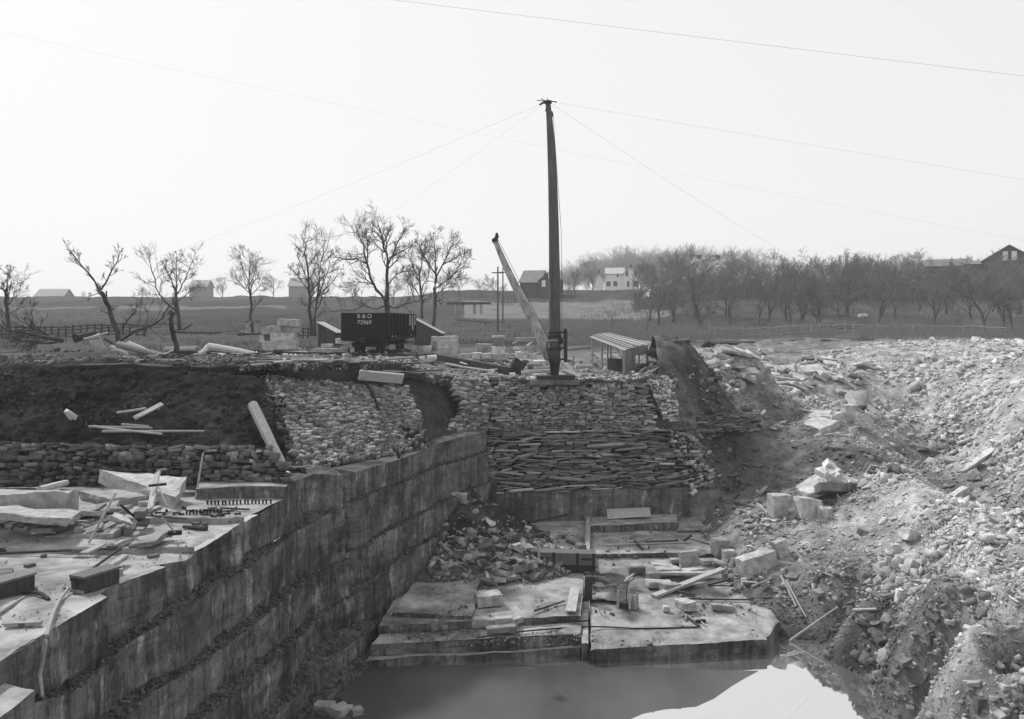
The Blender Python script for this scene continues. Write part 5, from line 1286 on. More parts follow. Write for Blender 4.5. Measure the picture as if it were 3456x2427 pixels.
# big tilted slab
def top_slab(name, label, quad, th, tone, seed=0):
    """slab from its four top corners (world), thickness downwards; rough split edges"""
    q = [Vector(p) for p in quad]; n = 9; V = []; F = []; r = random.Random(seed)
    nn = (q[1] - q[0]).cross(q[3] - q[0]).normalized()
    if nn.z < 0: nn = -nn
    o_ = sum(q, Vector()) / 4
    def top(s, t): return (q[0] * (1 - s) + q[1] * s) * (1 - t) + (q[3] * (1 - s) + q[2] * s) * t
    for l in range(4):
        for i in range(n):
            for j in range(n):
                s, t = j / (n - 1), i / (n - 1); e = (i in (0, n - 1)) or (j in (0, n - 1)); p = top(s, t)
                p = p + mnoise.noise_vector(p * 2.2 + Vector((seed, l * 3.1, 0))) * (.07 if e else .02)
                V.append(p - nn * th * l / 3 * (1 + .25 * mnoise.noise(p * 1.3)) - o_)
    I = lambda l, i, j: l * n * n + i * n + j
    for i in range(n - 1):
        for j in range(n - 1):
            F.append((I(0, i, j), I(0, i, j + 1), I(0, i + 1, j + 1), I(0, i + 1, j))); F.append((I(3, i, j), I(3, i + 1, j), I(3, i + 1, j + 1), I(3, i, j + 1)))
    for l in range(3):
        for j in range(n - 1):
            for (a, b_) in (((0, j), (0, j + 1)), ((n - 1, j + 1), (n - 1, j)), ((j + 1, 0), (j, 0)), ((j, n - 1), (j + 1, n - 1))):
                F.append((I(l, *b_), I(l, *a), I(l + 1, *a), I(l + 1, *b_)))
    o = MB().add(V, F, tone).build(name, M_stone); o.location = o_; return tag(o, label, 'stone slab')
sq = [at_depth('N', 1110, 118, 30.6), at_depth('N', 1945, 425, 28.0), at_depth('N', 2068, 205, 29.2), at_depth('N', 1520, 150, 30.9)]
top_slab('stone_slab', 'big thick slab tilted up against the dark dry wall, with a board leaning on it', sq, .42, .38, 3)
top_slab('stone_slab', 'thick flat slab at the left edge of the bench, with a dark front', [at_depth('N', -160, 395, 26.2), at_depth('N', 715, 362, 26.3), at_depth('N', 868, 352, 27.6), at_depth('N', -60, 330, 28.2)], .75, .30, 4)
top_slab('stone_slab', 'long uneven slab raised over a dark hollow at the left edge', [at_depth('N', -160, 585, 24.3), at_depth('N', 740, 665, 24.4), at_depth('N', 900, 575, 25.6), at_depth('N', -60, 508, 26.0)], .2, .32, 5)
rough_block('stone_block', 'short prop stone under the long uneven slab', 'stone block', bn('N', 340, 700), (.3, .4, .5), (0, .3, .2), .1, 80, None, 3, .06)
top_slab('stone_slab', 'low slab edge running behind the flagstone pile', [bn('N', 1190, 520, .22), bn('N', 1640, 500, .26), bn('N', 1660, 425, .32), bn('N', 880, 440, .25)], .3, .28, 6)
top_slab('stone_slab', 'thin pointed slab under the tilted slab', [bn('N', 1530, 530, .14), bn('N', 1700, 535, .14), bn('N', 1830, 475, .18), bn('N', 1760, 465, .18)], .16, .33, 7)
top_slab('stone_slab', 'thin broad flagstone in front of the flagstone pile', [bn('N', 500, 872, .06), bn('N', 1250, 888, .16), bn('N', 1340, 850, .18), bn('N', 600, 835, .08)], .18, .30, 8)
top_slab('stone_slab', 'rough lifted flagstone with a hammer head resting on its end', [bn('N', 1420, 975, .06), bn('N', 1690, 985, .16), bn('N', 1915, 880, .22), bn('N', 1540, 905, .14)], .12, .22, 9)
top_slab('stone_slab', 'small flat chip left of the rough lifted flagstone', [bn('N', 1195, 978, .05), bn('N', 1300, 978, .08), bn('N', 1500, 905, .1), bn('N', 1360, 915, .08)], .08, .34, 10)
top_slab('stone_slab', 'leaning flagstone on the top of the flagstone pile', [at_depth('N', 1215, 625, 24.9), at_depth('N', 1500, 735, 24.4), at_depth('N', 1400, 620, 25.1), at_depth('N', 1270, 575, 25.3)], .1, .34, 11)
blk('N', 372, 765, 560, 822, 24.1, 'stone_block', 'small squared block left of the flagstone pile', 'stone block', .6, .1, .3, 81)
blk('N', 1460, 580, 1580, 660, 24.9, 'stone_block', 'dark upright stone at the right of the flagstone pile', 'stone block', .5, .2, .13, 82)
# flagstones heaped in the middle of the bench
G5 = 'flagstones of the heap on the bench'
rr = random.Random(5)
fs = [(720, 690, 260), (650, 740, 220), (820, 650, 250), (960, 600, 260), (1060, 560, 220), (1180, 545, 260), (1040, 640, 190), (1120, 700, 210), (900, 700, 180), (910, 745, 160), (740, 760, 190), (1050, 770, 190),
      (1140, 800, 170), (1220, 740, 140), (1240, 680, 170), (1350, 690, 170), (1370, 740, 180), (1330, 760, 150), (600, 765, 160), (620, 730, 150), (1300, 560, 170), (1400, 540, 120), (1560, 700, 180), (1620, 690, 90), (1450, 760, 110), (980, 690, 120),
      (1330, 610, 160), (870, 780, 90), (1180, 820, 90), (1280, 800, 110), (1420, 800, 80), (930, 800, 70), (1010, 820, 70), (150, 720, 150), (260, 735, 110), (420, 735, 100), (110, 775, 60), (300, 770, 60)]
for i, (x, y, wd) in enumerate(fs):
    u, v = c('N', x, y); base = BEN(u, c('N', x, min(860, y + 70))[1]); Y = base.y + rr.uniform(-.2, .2)
    p = py(u, v, Y); s = wd * KD / 3.28 / FOC * Y / 2; p.z = max(p.z, base.z + .04)
    stone('flagstone', 'broken flagstone in the heap in the middle of the bench' if y < 830 and x > 560 else 'loose flagstone scrap at the left of the bench', 'stone', p, (s, s * rr.uniform(.6, .9), rr.uniform(.045, .085)),
          (rr.uniform(-.35, .35), rr.uniform(-.5, .1), rr.uniform(-.5, .5)), G5 if y < 830 and x > 560 else 'stone scraps at the left of the bench', [.20, .26, .15, .30][i % 4], i)
# boards, bars and tools
plank('board', 'narrow upright board leaning on the big tilted slab', at_depth('N', 1662, 555, 26.6), at_depth('N', 1742, 150, 28.6), .23, .05, M_white if False else M_wpale, (0, 1, 0))
def hammer(label, a, b_, hr=.022, hl=.3, hw=.07):
    a, b_ = Vector(a), Vector(b_); r = empty('sledge_hammer', a); tag(r, label, 'hammer')
    MB().tube([Vector(), b_ - a], hr, 7).build('handle', M_wood, r)
    d = (b_ - a).normalized(); s = d.cross(Vector((0, 0, 1))).normalized()
    MB().beam(b_ - a - s * hl / 2, b_ - a + s * hl / 2, hw, hw).build('head', M_iron, r); return r
hammer('long hammer leaning handle down beside the upright board', at_depth('N', 1852, 520, 26.7), at_depth('N', 1745, 285, 27.6), .02, .5)
hammer('sledge hammer standing on its head at the end of the rough flagstone', at_depth('N', 1800, 650, 22.9), bn('N', 1938, 905, .22), .025, .34, .12)
hammer('small hammer lying on the pit floor near the long angled rod', FLR(*c('P', 1585, 1370)) + Vector((0, 0, .05)), FLR(*c('P', 1522, 1318)) + Vector((0, 0, .06)), .025, .38, .09)
pole('crowbar', 'long crowbar leaning on the flagstone heap, foot towards the viewer', bn('N', 980, 938, .02), at_depth('N', 1280, 378, 24.6), .035, .03, M_wood, None, .0, 1, 6)
pole('crowbar', 'dark crowbar sloping off the right side of the flagstone heap', at_depth('N', 1335, 508, 25.2), bn('N', 1612, 752, .03), .035, .03, M_iron, None, .0, 2, 6)
pole('crowbar', 'tall thin bar leaning on the right part of the dark dry wall', at_depth('N', 2165, 440, 29.4), at_depth('N', 2250, -70, 30.4), .035, .03, M_wood, None, .0, 3, 6)
pole('crowbar', 'bar lying on the slope of pale board at the rear left of the bench', at_depth('N', 445, 335, 27.8), at_depth('N', 740, 258, 29.6), .11, .09, M_wpale, None, .0, 4, 6)
pole('drill_rod', 'very long drill rod lying across the whole bench', bn('N', -80, 1075, .06), bn('N', 1330, 1012, .06), .035, .03, M_iron, None, .002, 5, 6)
pole('drill_rod', 'short drill rod meeting the end of the long one', bn('N', 1035, 1232, .06), bn('N', 1335, 1016, .07), .035, .03, M_iron, None, .0, 6, 6)
pole('drill_rod', 'short dark rod at the left edge of the bench above the long one', bn('N', -60, 1042, .08), bn('N', 150, 1036, .08), .06, .05, M_wdark, None, .0, 7, 6)
pole('wooden_club', 'worn wooden tool handle lying near the brink of the bench', bn('N', 2030, 772, .06), bn('N', 2285, 796, .06), .05, .085, M_wdark, None, .0, 8, 7)
pole('drill_rod', 'rod lying on the rear bed of the bench, longer one', bn('D', 1488, 1136, .04), bn('D', 1680, 1146, .04), .03, .03, M_iron, None, .0, 9, 6)
pole('drill_rod', 'rod lying on the rear bed of the bench, shorter one', bn('D', 1370, 1155, .04), bn('D', 1560, 1158, .04), .025, .025, M_iron, None, .0, 10, 6)
plank('board', 'thin board lying on the bench under the rear rods', bn('D', 960, 1165, .05), bn('D', 1080, 1128, .05), .16, .05, M_wood)
pole('drill_rod', 'long thin rod along the step of the rear bed', bn('D', 980, 1190, .05), bn('D', 1255, 1212, .05), .025, .025, M_iron, None, .0, 11, 6)
# plugs standing in the drilled split lines
pm = MB().tube([(0, 0, -.05), (0, 0, .11)], .028, 6).tube([(0, 0, .10), (0, 0, .135)], .045, 6).mesh('plug'); pm.materials.append(M_iron)
for i in range(18):
    o = link('iron_wedge', pm); o.location = bn('D', 1398 + i * 25 + rr.uniform(-3, 3), 1108 - i * .5); o.rotation_euler = (rr.uniform(-.1, .1), rr.uniform(-.1, .1), 0); tag(o, 'iron wedge standing in the rear row of drilled holes on the bench', 'wedge', 'wedges in the rear drilled row')
for i in range(11):
    o = link('iron_wedge', pm); o.location = bn('D', 1258 + i * 23 + rr.uniform(-3, 3), 1172 - i * 1.0); o.rotation_euler = (rr.uniform(-.1, .1), rr.uniform(-.1, .1), 0); tag(o, 'iron wedge standing in the front row of drilled holes on the bench', 'wedge', 'wedges in the front drilled row')
for i in range(26):
    o = link('iron_wedge', pm); o.location = bn('D', rr.uniform(1000, 1620), rr.uniform(1130, 1190), .03); o.rotation_euler = (R(90), rr.uniform(-.1, .1), rr.uniform(0, 6)); tag(o, 'iron wedge lying loose near the drilled rows on the bench', 'wedge', 'loose wedges on the bench')
# tool chests
def chest(label, p, w_, d_, h_, rz):
    r = empty('tool_chest', p, rz); tag(r, label, 'chest')
    MB().box(-w_ / 2, w_ / 2, 0, d_, 0, h_).build('body', M_wdark, r)
    MB().box(-w_ / 2 - .03, w_ / 2 + .03, -.03, d_ + .03, h_ + .002, h_ + .05).build('lid', M_wmid, r)
    MB().box(-w_ / 2 - .02, w_ / 2 + .02, -.02, -.002, 0, .07).build('base_trim', M_wood, r)
    MB().box(-w_ / 2 - .02, w_ / 2 + .02, -.018, -.003, h_ - .09, h_ - .003).build('rim_trim', M_iron, r)
    MB().box(-.05, .05, -.012, -.002, h_ * .45, h_ * .7).build('hasp', M_iron, r); return r
chest('long dark wooden tool chest standing at the brink of the bench', bn('G', 480, 462), .40, .95, .33, -.44)
chest('second wooden chest cut by the left edge of the picture', bn('G', -62, 512), .42, .9, .36, -.44)
rough_block('sack', 'pale sack lying along the side of the long tool chest', 'sack', bn('G', 670, 368, .0), (.28, .6, .18), (0, .1, -.5), .36, 83, None, 4, .08)
plank('board', 'pale board leaning along the right side of the long tool chest', bn('G', 640, 375, .2), bn('G', 778, 285, .2), .16, .1, M_wood)
plank('board', 'flat board on the lid of the long tool chest', bn('G', 520, 372, .58), bn('G', 640, 310, .6), .2, .05, M_wood)
rope('hose', 'pale hose bending over the brink in front of the long tool chest', [bn('G', 425, 460, .1), bn('G', 370, 540, .12), bn('G', 325, 640, .12), bn('G', 290, 780, .16), at_depth('G', 262, 890, 17.4), at_depth('G', 248, 985, 17.3), at_depth('G', 262, 1110, 17.2)], .04, M_wood, 'hose')
rope('strap', 'dark curved strap on the bench beside the second chest', [bn('G', 45, 478, .04), bn('G', 160, 470, .06), bn('G', 250, 488, .08), bn('G', 302, 512, .03)], .045, M_wdark, 'strap')
pole('drill_rod', 'rod lying at the left edge beside the curved strap', bn('G', -40, 625, .05), bn('G', 148, 505, .05), .035, .035, M_wood, None, .0, 12, 6)
plank('board', 'short grey board lying on the near left of the bench', bn('G', 30, 672, .04), bn('G', 258, 662, .05), .1, .07, M_wood)
for i, (x, y, s) in enumerate([(500, 200, .2), (185, 296, .12), (30, 340, .25), (20, 368, .22), (950, 240, .14), (140, 665, .09), (1215, 38, .1), (1270, 42, .08), (690, 178, .14), (590, 190, .1), (270, 240, .08)]):
    stone('stone', ['flat dark stone on the bench behind the long rod', 'small dark stone alone on the open bench', 'dark stone scrap at the left edge, upper of two', 'dark stone scrap at the left edge, lower of two', 'low stone near the brink behind the tool chest', 'tiny dark stone by the short grey board',
          'left of two small stones near the tool handle', 'right of two small stones near the tool handle', 'stone chip in front of the broad flagstone', 'flat chip left of the lifted flagstone', 'tiny chip on the pale open bench'][i], 'stone', bn('G', x, y, .02), (s, s * .7, .05), (0, 0, i), None, .12, i)

# ================================================================== ON THE QUARRY FLOOR
def fl(k, x, y, dz=0.0): p = FLR(*c(k, x, y)); p.z += dz; return p
def pi_(k, x, y, dz=0.0): return PIL(*c(k, x, y), dz)
# door like panel leaning on the base course
a0, a1 = at_depth('P', 492, 165, 43.3), at_depth('P', 970, 132, 43.6); b0, b1 = at_depth('P', 480, 55, 43.7), at_depth('P', 955, 35, 44.0)
pr = empty('batten_board', a0); tag(pr, 'pale panel of boards with two battens leaning on the sawn base course', 'panel')
for i in range(3):
    t0, t1 = i / 3 + .01, (i + 1) / 3 - .005
    MB().poly([a0.lerp(b0, t0) - a0, a1.lerp(b1, t0) - a0, a1.lerp(b1, t1) - a0, a0.lerp(b0, t1) - a0], (0, .05, 0)).build('board', M_wpale, pr)
for s0, s1 in ((.07, .13), (.82, .9)):
    MB().poly([a0.lerp(a1, s0) - a0, a0.lerp(a1, s1) - a0, b0.lerp(b1, s1) - a0, b0.lerp(b1, s0) - a0], (0, -.05, 0)).build('batten', M_wpale, pr)
for v_ in pr.children: v_.location.y -= .15
# posts in the rear corner
plank('plank', 'dark plank with a bright edge leaning out of the dirt cone', pi_('O', 850, 215), at_depth('O', 690, -20, 41.0), .3, .1, M_wdark, (0, 1, 0))
plank('plank', 'dark upright plank standing in the rear corner, left of two', at_depth('O', 975, 205, 42.4), at_depth('O', 1000, -60, 42.6), .34, .1, M_wdark, (0, 1, 0))
plank('plank', 'dark upright plank standing in the rear corner, right of two', at_depth('O', 1010, 215, 42.3), at_depth('O', 1050, -40, 42.5), .14, .1, M_wdark, (0, 1, 0))
pole('pole', 'thin pole lying on top of the sawn base course', at_depth('O', 1365, 60, 43.7), at_depth('O', 1640, 45, 44.0), .05, .05, M_wood, None, 0, 13)
blk('O', 1315, 45, 1372, 108, 43.5, 'stone_block', 'small block on the left end of the base course', 'stone block', .5, 0, .24, 84)
# blocks at the foot of the left wall
top_slab('stone_slab', 'large dark slab stacked at the foot of the sawn wall', [fl('O', 205, 930, 1.05), fl('O', 530, 945, 1.0), fl('O', 660, 800, .95), fl('O', 320, 800, 1.0)], .35, .26, 21)
top_slab('stone_slab', 'lower dark slab under the large slab at the foot of the sawn wall', [fl('O', 210, 960, .55), fl('O', 560, 965, .55), fl('O', 640, 860, .55), fl('O', 300, 850, .55)], .6, .16, 22)
top_slab('stone_slab', 'long rounded slab lying in front of the dark slabs', [fl('O', 350, 1100, .38), fl('O', 750, 1060, .36), fl('O', 700, 990, .38), fl('O', 265, 1010, .42)], .36, .30, 23)
blk('O', 375, 595, 495, 735, 38.6, 'stone_block', 'pale leaning block on top of the large dark slab', 'stone block', .4, .3, .27, 85, None, .25)
blk('O', 212, 1012, 288, 1112, 35.6, 'stone_block', 'pale wedge of stone at the left end of the rounded slab', 'stone block', .3, .2, .34, 86, None, -.25)
rough_block('boulder', 'pale round boulder on the shoulder of the dirt cone', 'boulder', pi_('O', 545, 165, -.1), (.75, .6, .5), (0, .2, 0), .34, 87, None, 4, .14)
top_slab('stone_slab', 'pale flat stone lying on the dirt cone', [pi_('O', 965, 505, .12), pi_('O', 1035, 500, .12), pi_('O', 1045, 465, .14), pi_('O', 905, 405, .12)], .1, .4, 24)
rough_block('stone_block', 'pale angular block alone on the left floor slab', 'stone block', fl('O', 950, 1490), (.95, .7, .42), (0, 0, .3), .36, 88, None, 4, .09)
top_slab('stone_slab', 'upright pale splinter of stone standing on the floor slab', [at_depth('H', 880, 450, 28.6), at_depth('H', 905, 450, 28.6), at_depth('H', 945, 512, 28.2), at_depth('H', 895, 528, 28.2)], .16, .5, 25)
top_slab('stone_slab', 'pale splinter standing at the edge of the rubble', [at_depth('O', 890, 1020, 35.0), at_depth('O', 915, 1025, 35.0), at_depth('O', 985, 1195, 34.4), at_depth('O', 950, 1190, 34.4)], .14, .46, 26)
blk('O', 2090, 730, 2205, 855, 37.4, 'stone_block', 'dark pyramid shaped stone beside the slot', 'stone block', .5, .2, .14, 89, None, 0, .2)
plank('plank', 'long plank resting on the rubble near the base course', pi_('O', 1480, 465, .1), at_depth('O', 1960, 335, 42.9), .22, .08, M_wdark, (0, .6, 1))
plank('plank', 'pale strip of board lying beside the slot', fl('H', 1188, 488, .05), fl('H', 1210, 368, .05), .36, .05, M_wpale)
pole('drill_rod', 'dark rod lying on the left floor slab, pointing to the pale board', fl('H', 1000, 485, .05), fl('H', 1155, 434, .05), .035, .03, M_wdark, None, 0, 14, 6)
pole('drill_rod', 'dark rod on the front terrace, upper of two', fl('H', 1012, 545, .05), fl('H', 1240, 522, .06), .03, .03, M_iron, None, 0, 15, 6)
pole('drill_rod', 'dark rod on the front terrace, lower of two', fl('H', 1070, 546, .05), fl('H', 1280, 543, .1), .03, .03, M_iron, None, 0, 16, 6)
rope('drill_rod', 'very long bent rod crossing the front of both floor slabs', [fl('H', 700, 626, .06), fl('H', 900, 598, .06), fl('H', 1060, 582, .06), fl('H', 1300, 574, .1), fl('H', 1560, 576, .05), fl('H', 1845, 568, .05)], .028, M_iron, 'rod')
pole('drill_rod', 'short rod meeting the end of the long bent rod at an angle', fl('H', 1790, 517, .05), fl('H', 1855, 568, .06), .045, .04, M_wdark, None, 0, 17, 6)
# iron bound box at the slot
bx = empty('iron_bound_box', pi_('O', 1940, 1035, -.05), -.12); tag(bx, 'dark iron bound box lying at the edge of the rubble beside the slot', 'box')
MB().box(-1.2, 1.2, 0, .7, 0, .68).build('body', M_wmid, bx)
for x in (-1.14, -.45, .5, 1.14): MB().box(x - .05, x + .05, -.02, -.003, 0, .7).build('iron_strap', M_iron, bx)
MB().box(-1.22, 1.22, -.035, -.021, -.02, .22).build('sill', M_iron, bx)
for x in (-.85, .85): MB().box(x - .2, x + .2, -.018, -.004, .42, .5).build('slot_plate', M_iron, bx)
MB().beam((-1.05, -.05, .0), (-1.05, -.05, 1.15), .1, .06, (0, 1, 0)).build('stake', M_wpale, bx)
# timber wedged in the slot, and the pole lying along it
slot_p = empty('slot_post', fl('O', 2235, 1300)); tag(slot_p, 'squared timber jammed upright in the slot between the floor slabs', 'timber')
MB().box(-.12, .16, -.1, .2, -.4, .5).build('post', M_wdark, slot_p)
MB().box(-.14, -.122, -.1, .2, .1, .45).build('cleat', M_wood, slot_p)
plank('timber', 'long straight timber laid along the edge of the slot', fl('P', 262, 760, .05), fl('P', 282, 190, .1), .22, .16, M_wood)
# half sunk keg of staves
kg = empty('stave_box', fl('P', 722, 1160)); tag(kg, 'open box of upright staves standing in a damp patch of the right floor slab', 'box')
for i, (x, y, h_) in enumerate([(-.62, .1, 1.1), (-.58, .3, .9), (.1, -.02, .85), (.28, -.02, .8), (.45, -.02, .83), (.58, .12, .95), (.1, .55, 1.2)]):
    MB().box(x - .07, x + .07, y - .025, y + .025, -.05, h_).build('stave', M_wood if i % 2 else M_wpale, kg)
MB().box(-.5, .5, .05, .5, .0, .3).build('base', M_wdark, kg)
MB().tube([(-.1, .4, .1), (.0, .45, 1.3)], .025, 6).build('rod', M_iron, kg); kg.scale = (.6, .6, .6)
plank('plank', 'long pale plank with a split end lying across the right floor slab', fl('P', 1005, 1042, .06), fl('P', 1770, 805, .3), .3, .1, M_wpale)
plank('plank', 'pale plank lying level behind the long split plank', fl('P', 1060, 828, .22), fl('P', 1600, 832, .22), .24, .1, M_wpale)
plank('plank', 'pale plank continuing the level plank to the right', fl('P', 1430, 836, .2), fl('P', 1780, 815, .3), .18, .08, M_wood)
for i, (x0, y0, x1, y1, r0, m_, lab) in enumerate([
    (490, 473, 1440, 442, .04, M_wood, 'long rod lying on the middle bed of the right floor slab'), (905, 440, 1275, 424, .05, M_wdark, 'dark rod behind the long rod on the middle bed'), (860, 425, 1000, 380, .035, M_wood, 'short rod pointing back on the middle bed'),
    (1345, 422, 1420, 370, .05, M_wdark, 'short dark rod at the right of the middle bed'), (1410, 400, 1690, 468, .06, M_wpale, 'pale rod slanting down at the right of the middle bed'), (795, 430, 880, 520, .05, M_iron, 'dark crooked tool among the rods of the middle bed'),
    (680, 885, 840, 752, .05, M_wood, 'bar standing aslant behind the box of staves'), (1280, 990, 1465, 1030, .06, M_wdark, 'dark stick under the long split plank'), (1600, 918, 1905, 850, .035, M_iron, 'upper rod at the right edge of the right floor slab'),
    (1600, 925, 1900, 932, .03, M_iron, 'lower rod at the right edge of the right floor slab'), (1870, 972, 1965, 1005, .05, M_wdark, 'short dark stick at the right edge of the right floor slab'), (1285, 1068, 2110, 1085, .035, M_iron, 'straight rod lying across the middle of the right floor slab'),
    (1450, 610, 1580, 570, .05, M_wood, 'short stick standing out of the stones below the middle bed'), (1500, 660, 1810, 690, .06, M_wdark, 'dark root like stick at the foot of the middle bed'), (1250, 690, 1330, 655, .07, M_wdark, 'stub of dark wood between the stones'),
    (610, 520, 615, 470, .03, M_iron, 'iron pin standing at the left of the long rod'), (950, 520, 952, 465, .03, M_iron, 'iron pin standing at the middle of the long rod'), (1910, 950, 1912, 815, .06, M_wood, 'thin stake standing at the right edge of the slab')]):
    pole('drill_rod' if m_ is M_iron else 'stick', lab, fl('P', x0, y0, .06), fl('P', x1, y1, .07) if i < 15 else at_depth('P', x1, y1, fl('P', x0, y0).y), r0, r0 * .9, m_, None, .004, 200 + i, 6)
for i, (x, y, w_, d_, h_, rz, tn, lab) in enumerate([
    (1400, 695, .95, .55, .75, .1, .30, 'upright rounded stone among the boards on the right floor slab'), (1150, 770, 1.3, .8, .3, .2, .36, 'flat pale stone left of the upright rounded stone'), (1420, 760, 1.2, .6, .22, .4, .40, 'curved pale slab right of the level plank'),
    (1100, 700, 1.1, .7, .2, 0, .42, 'bright flat stone at the back of the stone group'), (1060, 900, 1.3, .6, .24, .2, .40, 'pale broken slab at the left end of the level plank'), (1180, 940, 1.0, .5, .28, .5, .28, 'grey broken slab in front of the level plank'),
    (1000, 845, .6, .5, .4, .2, .2, 'dark stone left of the level plank'), (1620, 650, 1.1, .5, .2, .3, .38, 'pale flat stone below the middle bed, left of two'), (1740, 665, .9, .4, .18, .2, .36, 'pale flat stone below the middle bed, right of two'),
    (1360, 1145, .55, 1.1, .32, .35, .40, 'oblong pale block in the middle of the right floor slab'), (1140, 1175, .3, .3, .2, 0, .45, 'small white stone left of the oblong block'), (1755, 1160, 1.0, .35, .22, -.05, .30, 'low squared block at the right of the right floor slab'),
    (820, 760, .8, .4, .3, .2, .1, 'dark stone in the litter behind the box of staves'), (1230, 640, .5, .3, .2, .2, .4, 'pale stone near the top of the stone group')]):
    rough_block('stone_block', lab, 'stone block', fl('P', x, y + 20), (w_ * .8, d_ * .8, h_), (rr.uniform(-.1, .1), rr.uniform(-.15, .15), rz), tn, 300 + i, None, 3, .09)
# broken blocks along the front riser of the left slab
G6 = 'broken blocks along the front terrace'
for i, (x, y, w_, d_, h_, rz, tn, lab) in enumerate([
    (300, 530, .95, .6, .32, .3, .38, 'pale flat block at the left end of the front terrace'), (400, 545, .9, .5, .22, .1, .36, 'low pale block second from the left on the front terrace'), (300, 575, .8, .5, .25, 0, .22, 'grey block below the pale flat block on the front terrace'),
    (740, 560, 1.1, .5, .32, .05, .30, 'squared grey block in the middle of the front terrace'), (855, 560, 1.0, .5, .35, .1, .34, 'squared pale block right of the middle of the front terrace'), (830, 592, 1.25, .5, .24, .02, .20, 'dark low block at the lip of the front terrace'),
    (480, 580, .35, .35, .25, .5, .2, 'dark round lump on the front terrace'), (540, 585, .28, .8, .2, .1, .16, 'dark oblong stone pointing at the viewer on the front terrace'), (620, 555, 1.0, .4, .2, 0, .26, 'long low stone between the pale blocks of the front terrace'), (492, 560, .2, .6, .3, .2, .3, 'thin pale stone standing beside the dark oblong stone')]):
    rough_block('stone_block', lab, 'stone block', fl('H', x, y), (w_ * .8, d_ * .8, h_), (rr.uniform(-.08, .08), rr.uniform(-.1, .1), rz), tn, 330 + i, G6, 3, .09)
# rubble of the pit as single stones
for i in range(120):
    while True:
        x, y = rr.uniform(700, 2200), rr.uniform(600, 1230)
        if not (1640 < x < 2240 and y > 830) and not (x < 880 and y > 980) and y < 1260 - max(0, 1000 - x) * .5 - max(0, x - 1700) * .6: break
    p = pi_('O', x, y); s = .13 + .26 * rr.random() ** 1.5
    p.z += s * .25
    stone('rubble_stone', 'broken angular stone in the rubble at the foot of the dirt cone', 'stone', p, (s, s * rr.uniform(.6, .9), s * rr.uniform(.15, .42)), (rr.uniform(-.6, .6), rr.uniform(-.6, .6), rr.uniform(0, 6)), 'stones at the foot of the dirt cone', [.15, .22, .11, .27, .18, .24][i % 6], i % 12, i % 3 != 0)

# ================================================================== BLOCKS ON THE SPOIL
def tr(k, x, y, dz=0.0): return TER(*c(k, x, y), dz)
def tblk(k, x0, x1, yb, h, dep, rot, tn, lab, seed, amp=.06, skew=None, name='stone_block'):
    p = tr(k, (x0 + x1) / 2, yb, -.12); u0, u1 = c(k, x0, 0)[0], c(k, x1, 0)[0]; wd = (u1 - u0) / FOC * p.y
    hh = h * KD / CR[k][2] / FOC * p.y; p.y += dep * wd / 2
    return rough_block(name, lab, 'stone block', p, (wd * .92, wd * dep, hh + .12), rot, tn, seed, None, 4, amp, skew)
tblk('W', 8, 205, 1195, 190, .8, (0, .02, .12), .36, 'squared block with a dark front, leftmost of three on the spoil', 401)
tblk('W', 208, 465, 1215, 170, .7, (-.12, .22, .35), .44, 'pale tilted block in the middle of three on the spoil', 402, .08)
tblk('W', 435, 568, 1225, 110, .8, (0, .1, .6), .44, 'small pale pointed block, rightmost of three on the spoil', 403, .14)
def shard_heap(name, label, base, shards, tone):
    mb = MB()
    for i, (x, y, z, sx, sy, sz, ax, ay, az, tn) in enumerate(shards):
        V, F = T_block[i % 10]; Rm = rot_mats(np.array([ax]), np.array([ay]), np.array([az]))[0]
        mb.add([tuple(Rm @ (v * np.array([sx, sy, sz])) + np.array([x, y, z])) for v in V], [tuple(f) for f in F], tn)
    o = mb.build(name, M_stone); o.location = base; return tag(o, label, 'boulder')
shard_heap('boulder', 'large bright jagged split rock with a dark hollow, crowning the spoil slope', tr('W', 540, 1010, .1),
    [(-.35, .3, .45, 1.05, .5, .22, .35, -.55, .1, .5), (.55, .35, .55, .85, .55, .26, .3, .5, -.1, .5), (.1, .5, .8, .5, .45, .3, .2, -.2, .4, .48), (.15, -.1, .2, 1.0, .45, .22, -.5, .1, .25, .16), (-.75, .1, .1, .6, .4, .16, .1, -.2, .3, .46),
     (1.0, .2, .25, .45, .4, .25, 0, .5, .2, .6), (-.1, .0, .38, .3, .2, .3, .2, .4, .2, .3), (.25, .75, 1.15, .28, .25, .2, .5, .6, .1, .64)], .6)
shard_heap('boulder', 'pale crest stones just behind the large bright split rock', tr('W', 680, 920, .05), [(-.5, 0, .1, .7, .4, .14, .1, -.3, .1, .56), (.4, .2, .1, .7, .4, .16, .1, .3, -.2, .6)], .6)
tblk('W', 705, 780, 970, 80, .7, (0, .1, .2), .10, 'small dark stone at the right of the large bright rock', 406)
tblk('W', 520, 610, 1095, 50, .5, (0, 0, 0), .09, 'dark stone in the shade under the large bright rock', 407)
top_slab('stone_slab', 'broad flat slab lying on the spoil crest', [tr('W', 300, 405, .35), tr('W', 450, 450, .3), tr('W', 630, 395, .45), tr('W', 380, 350, .5)], .35, .44, 41)
top_slab('stone_slab', 'pale slab behind the broad flat slab on the spoil crest', [tr('W', 345, 350, .45), tr('W', 530, 355, .45), tr('W', 560, 300, .5), tr('W', 400, 305, .5)], .3, .40, 42)
tblk('W', 520, 620, 370, 95, .6, (0, .3, .2), .42, 'leaning pale block left in the group on the spoil crest', 408, .1)
tblk('W', 600, 700, 350, 100, .8, (0, -.1, 0), .44, 'pale lump in the group on the spoil crest', 409, .12)
tblk('W', 650, 780, 330, 150, .7, (0, .1, .2), .42, 'tall rough rock in the group on the spoil crest', 410, .16)
tblk('W', 745, 875, 375, 60, .7, (0, 0, .1), .42, 'flat topped pale block right in the group on the spoil crest', 411)
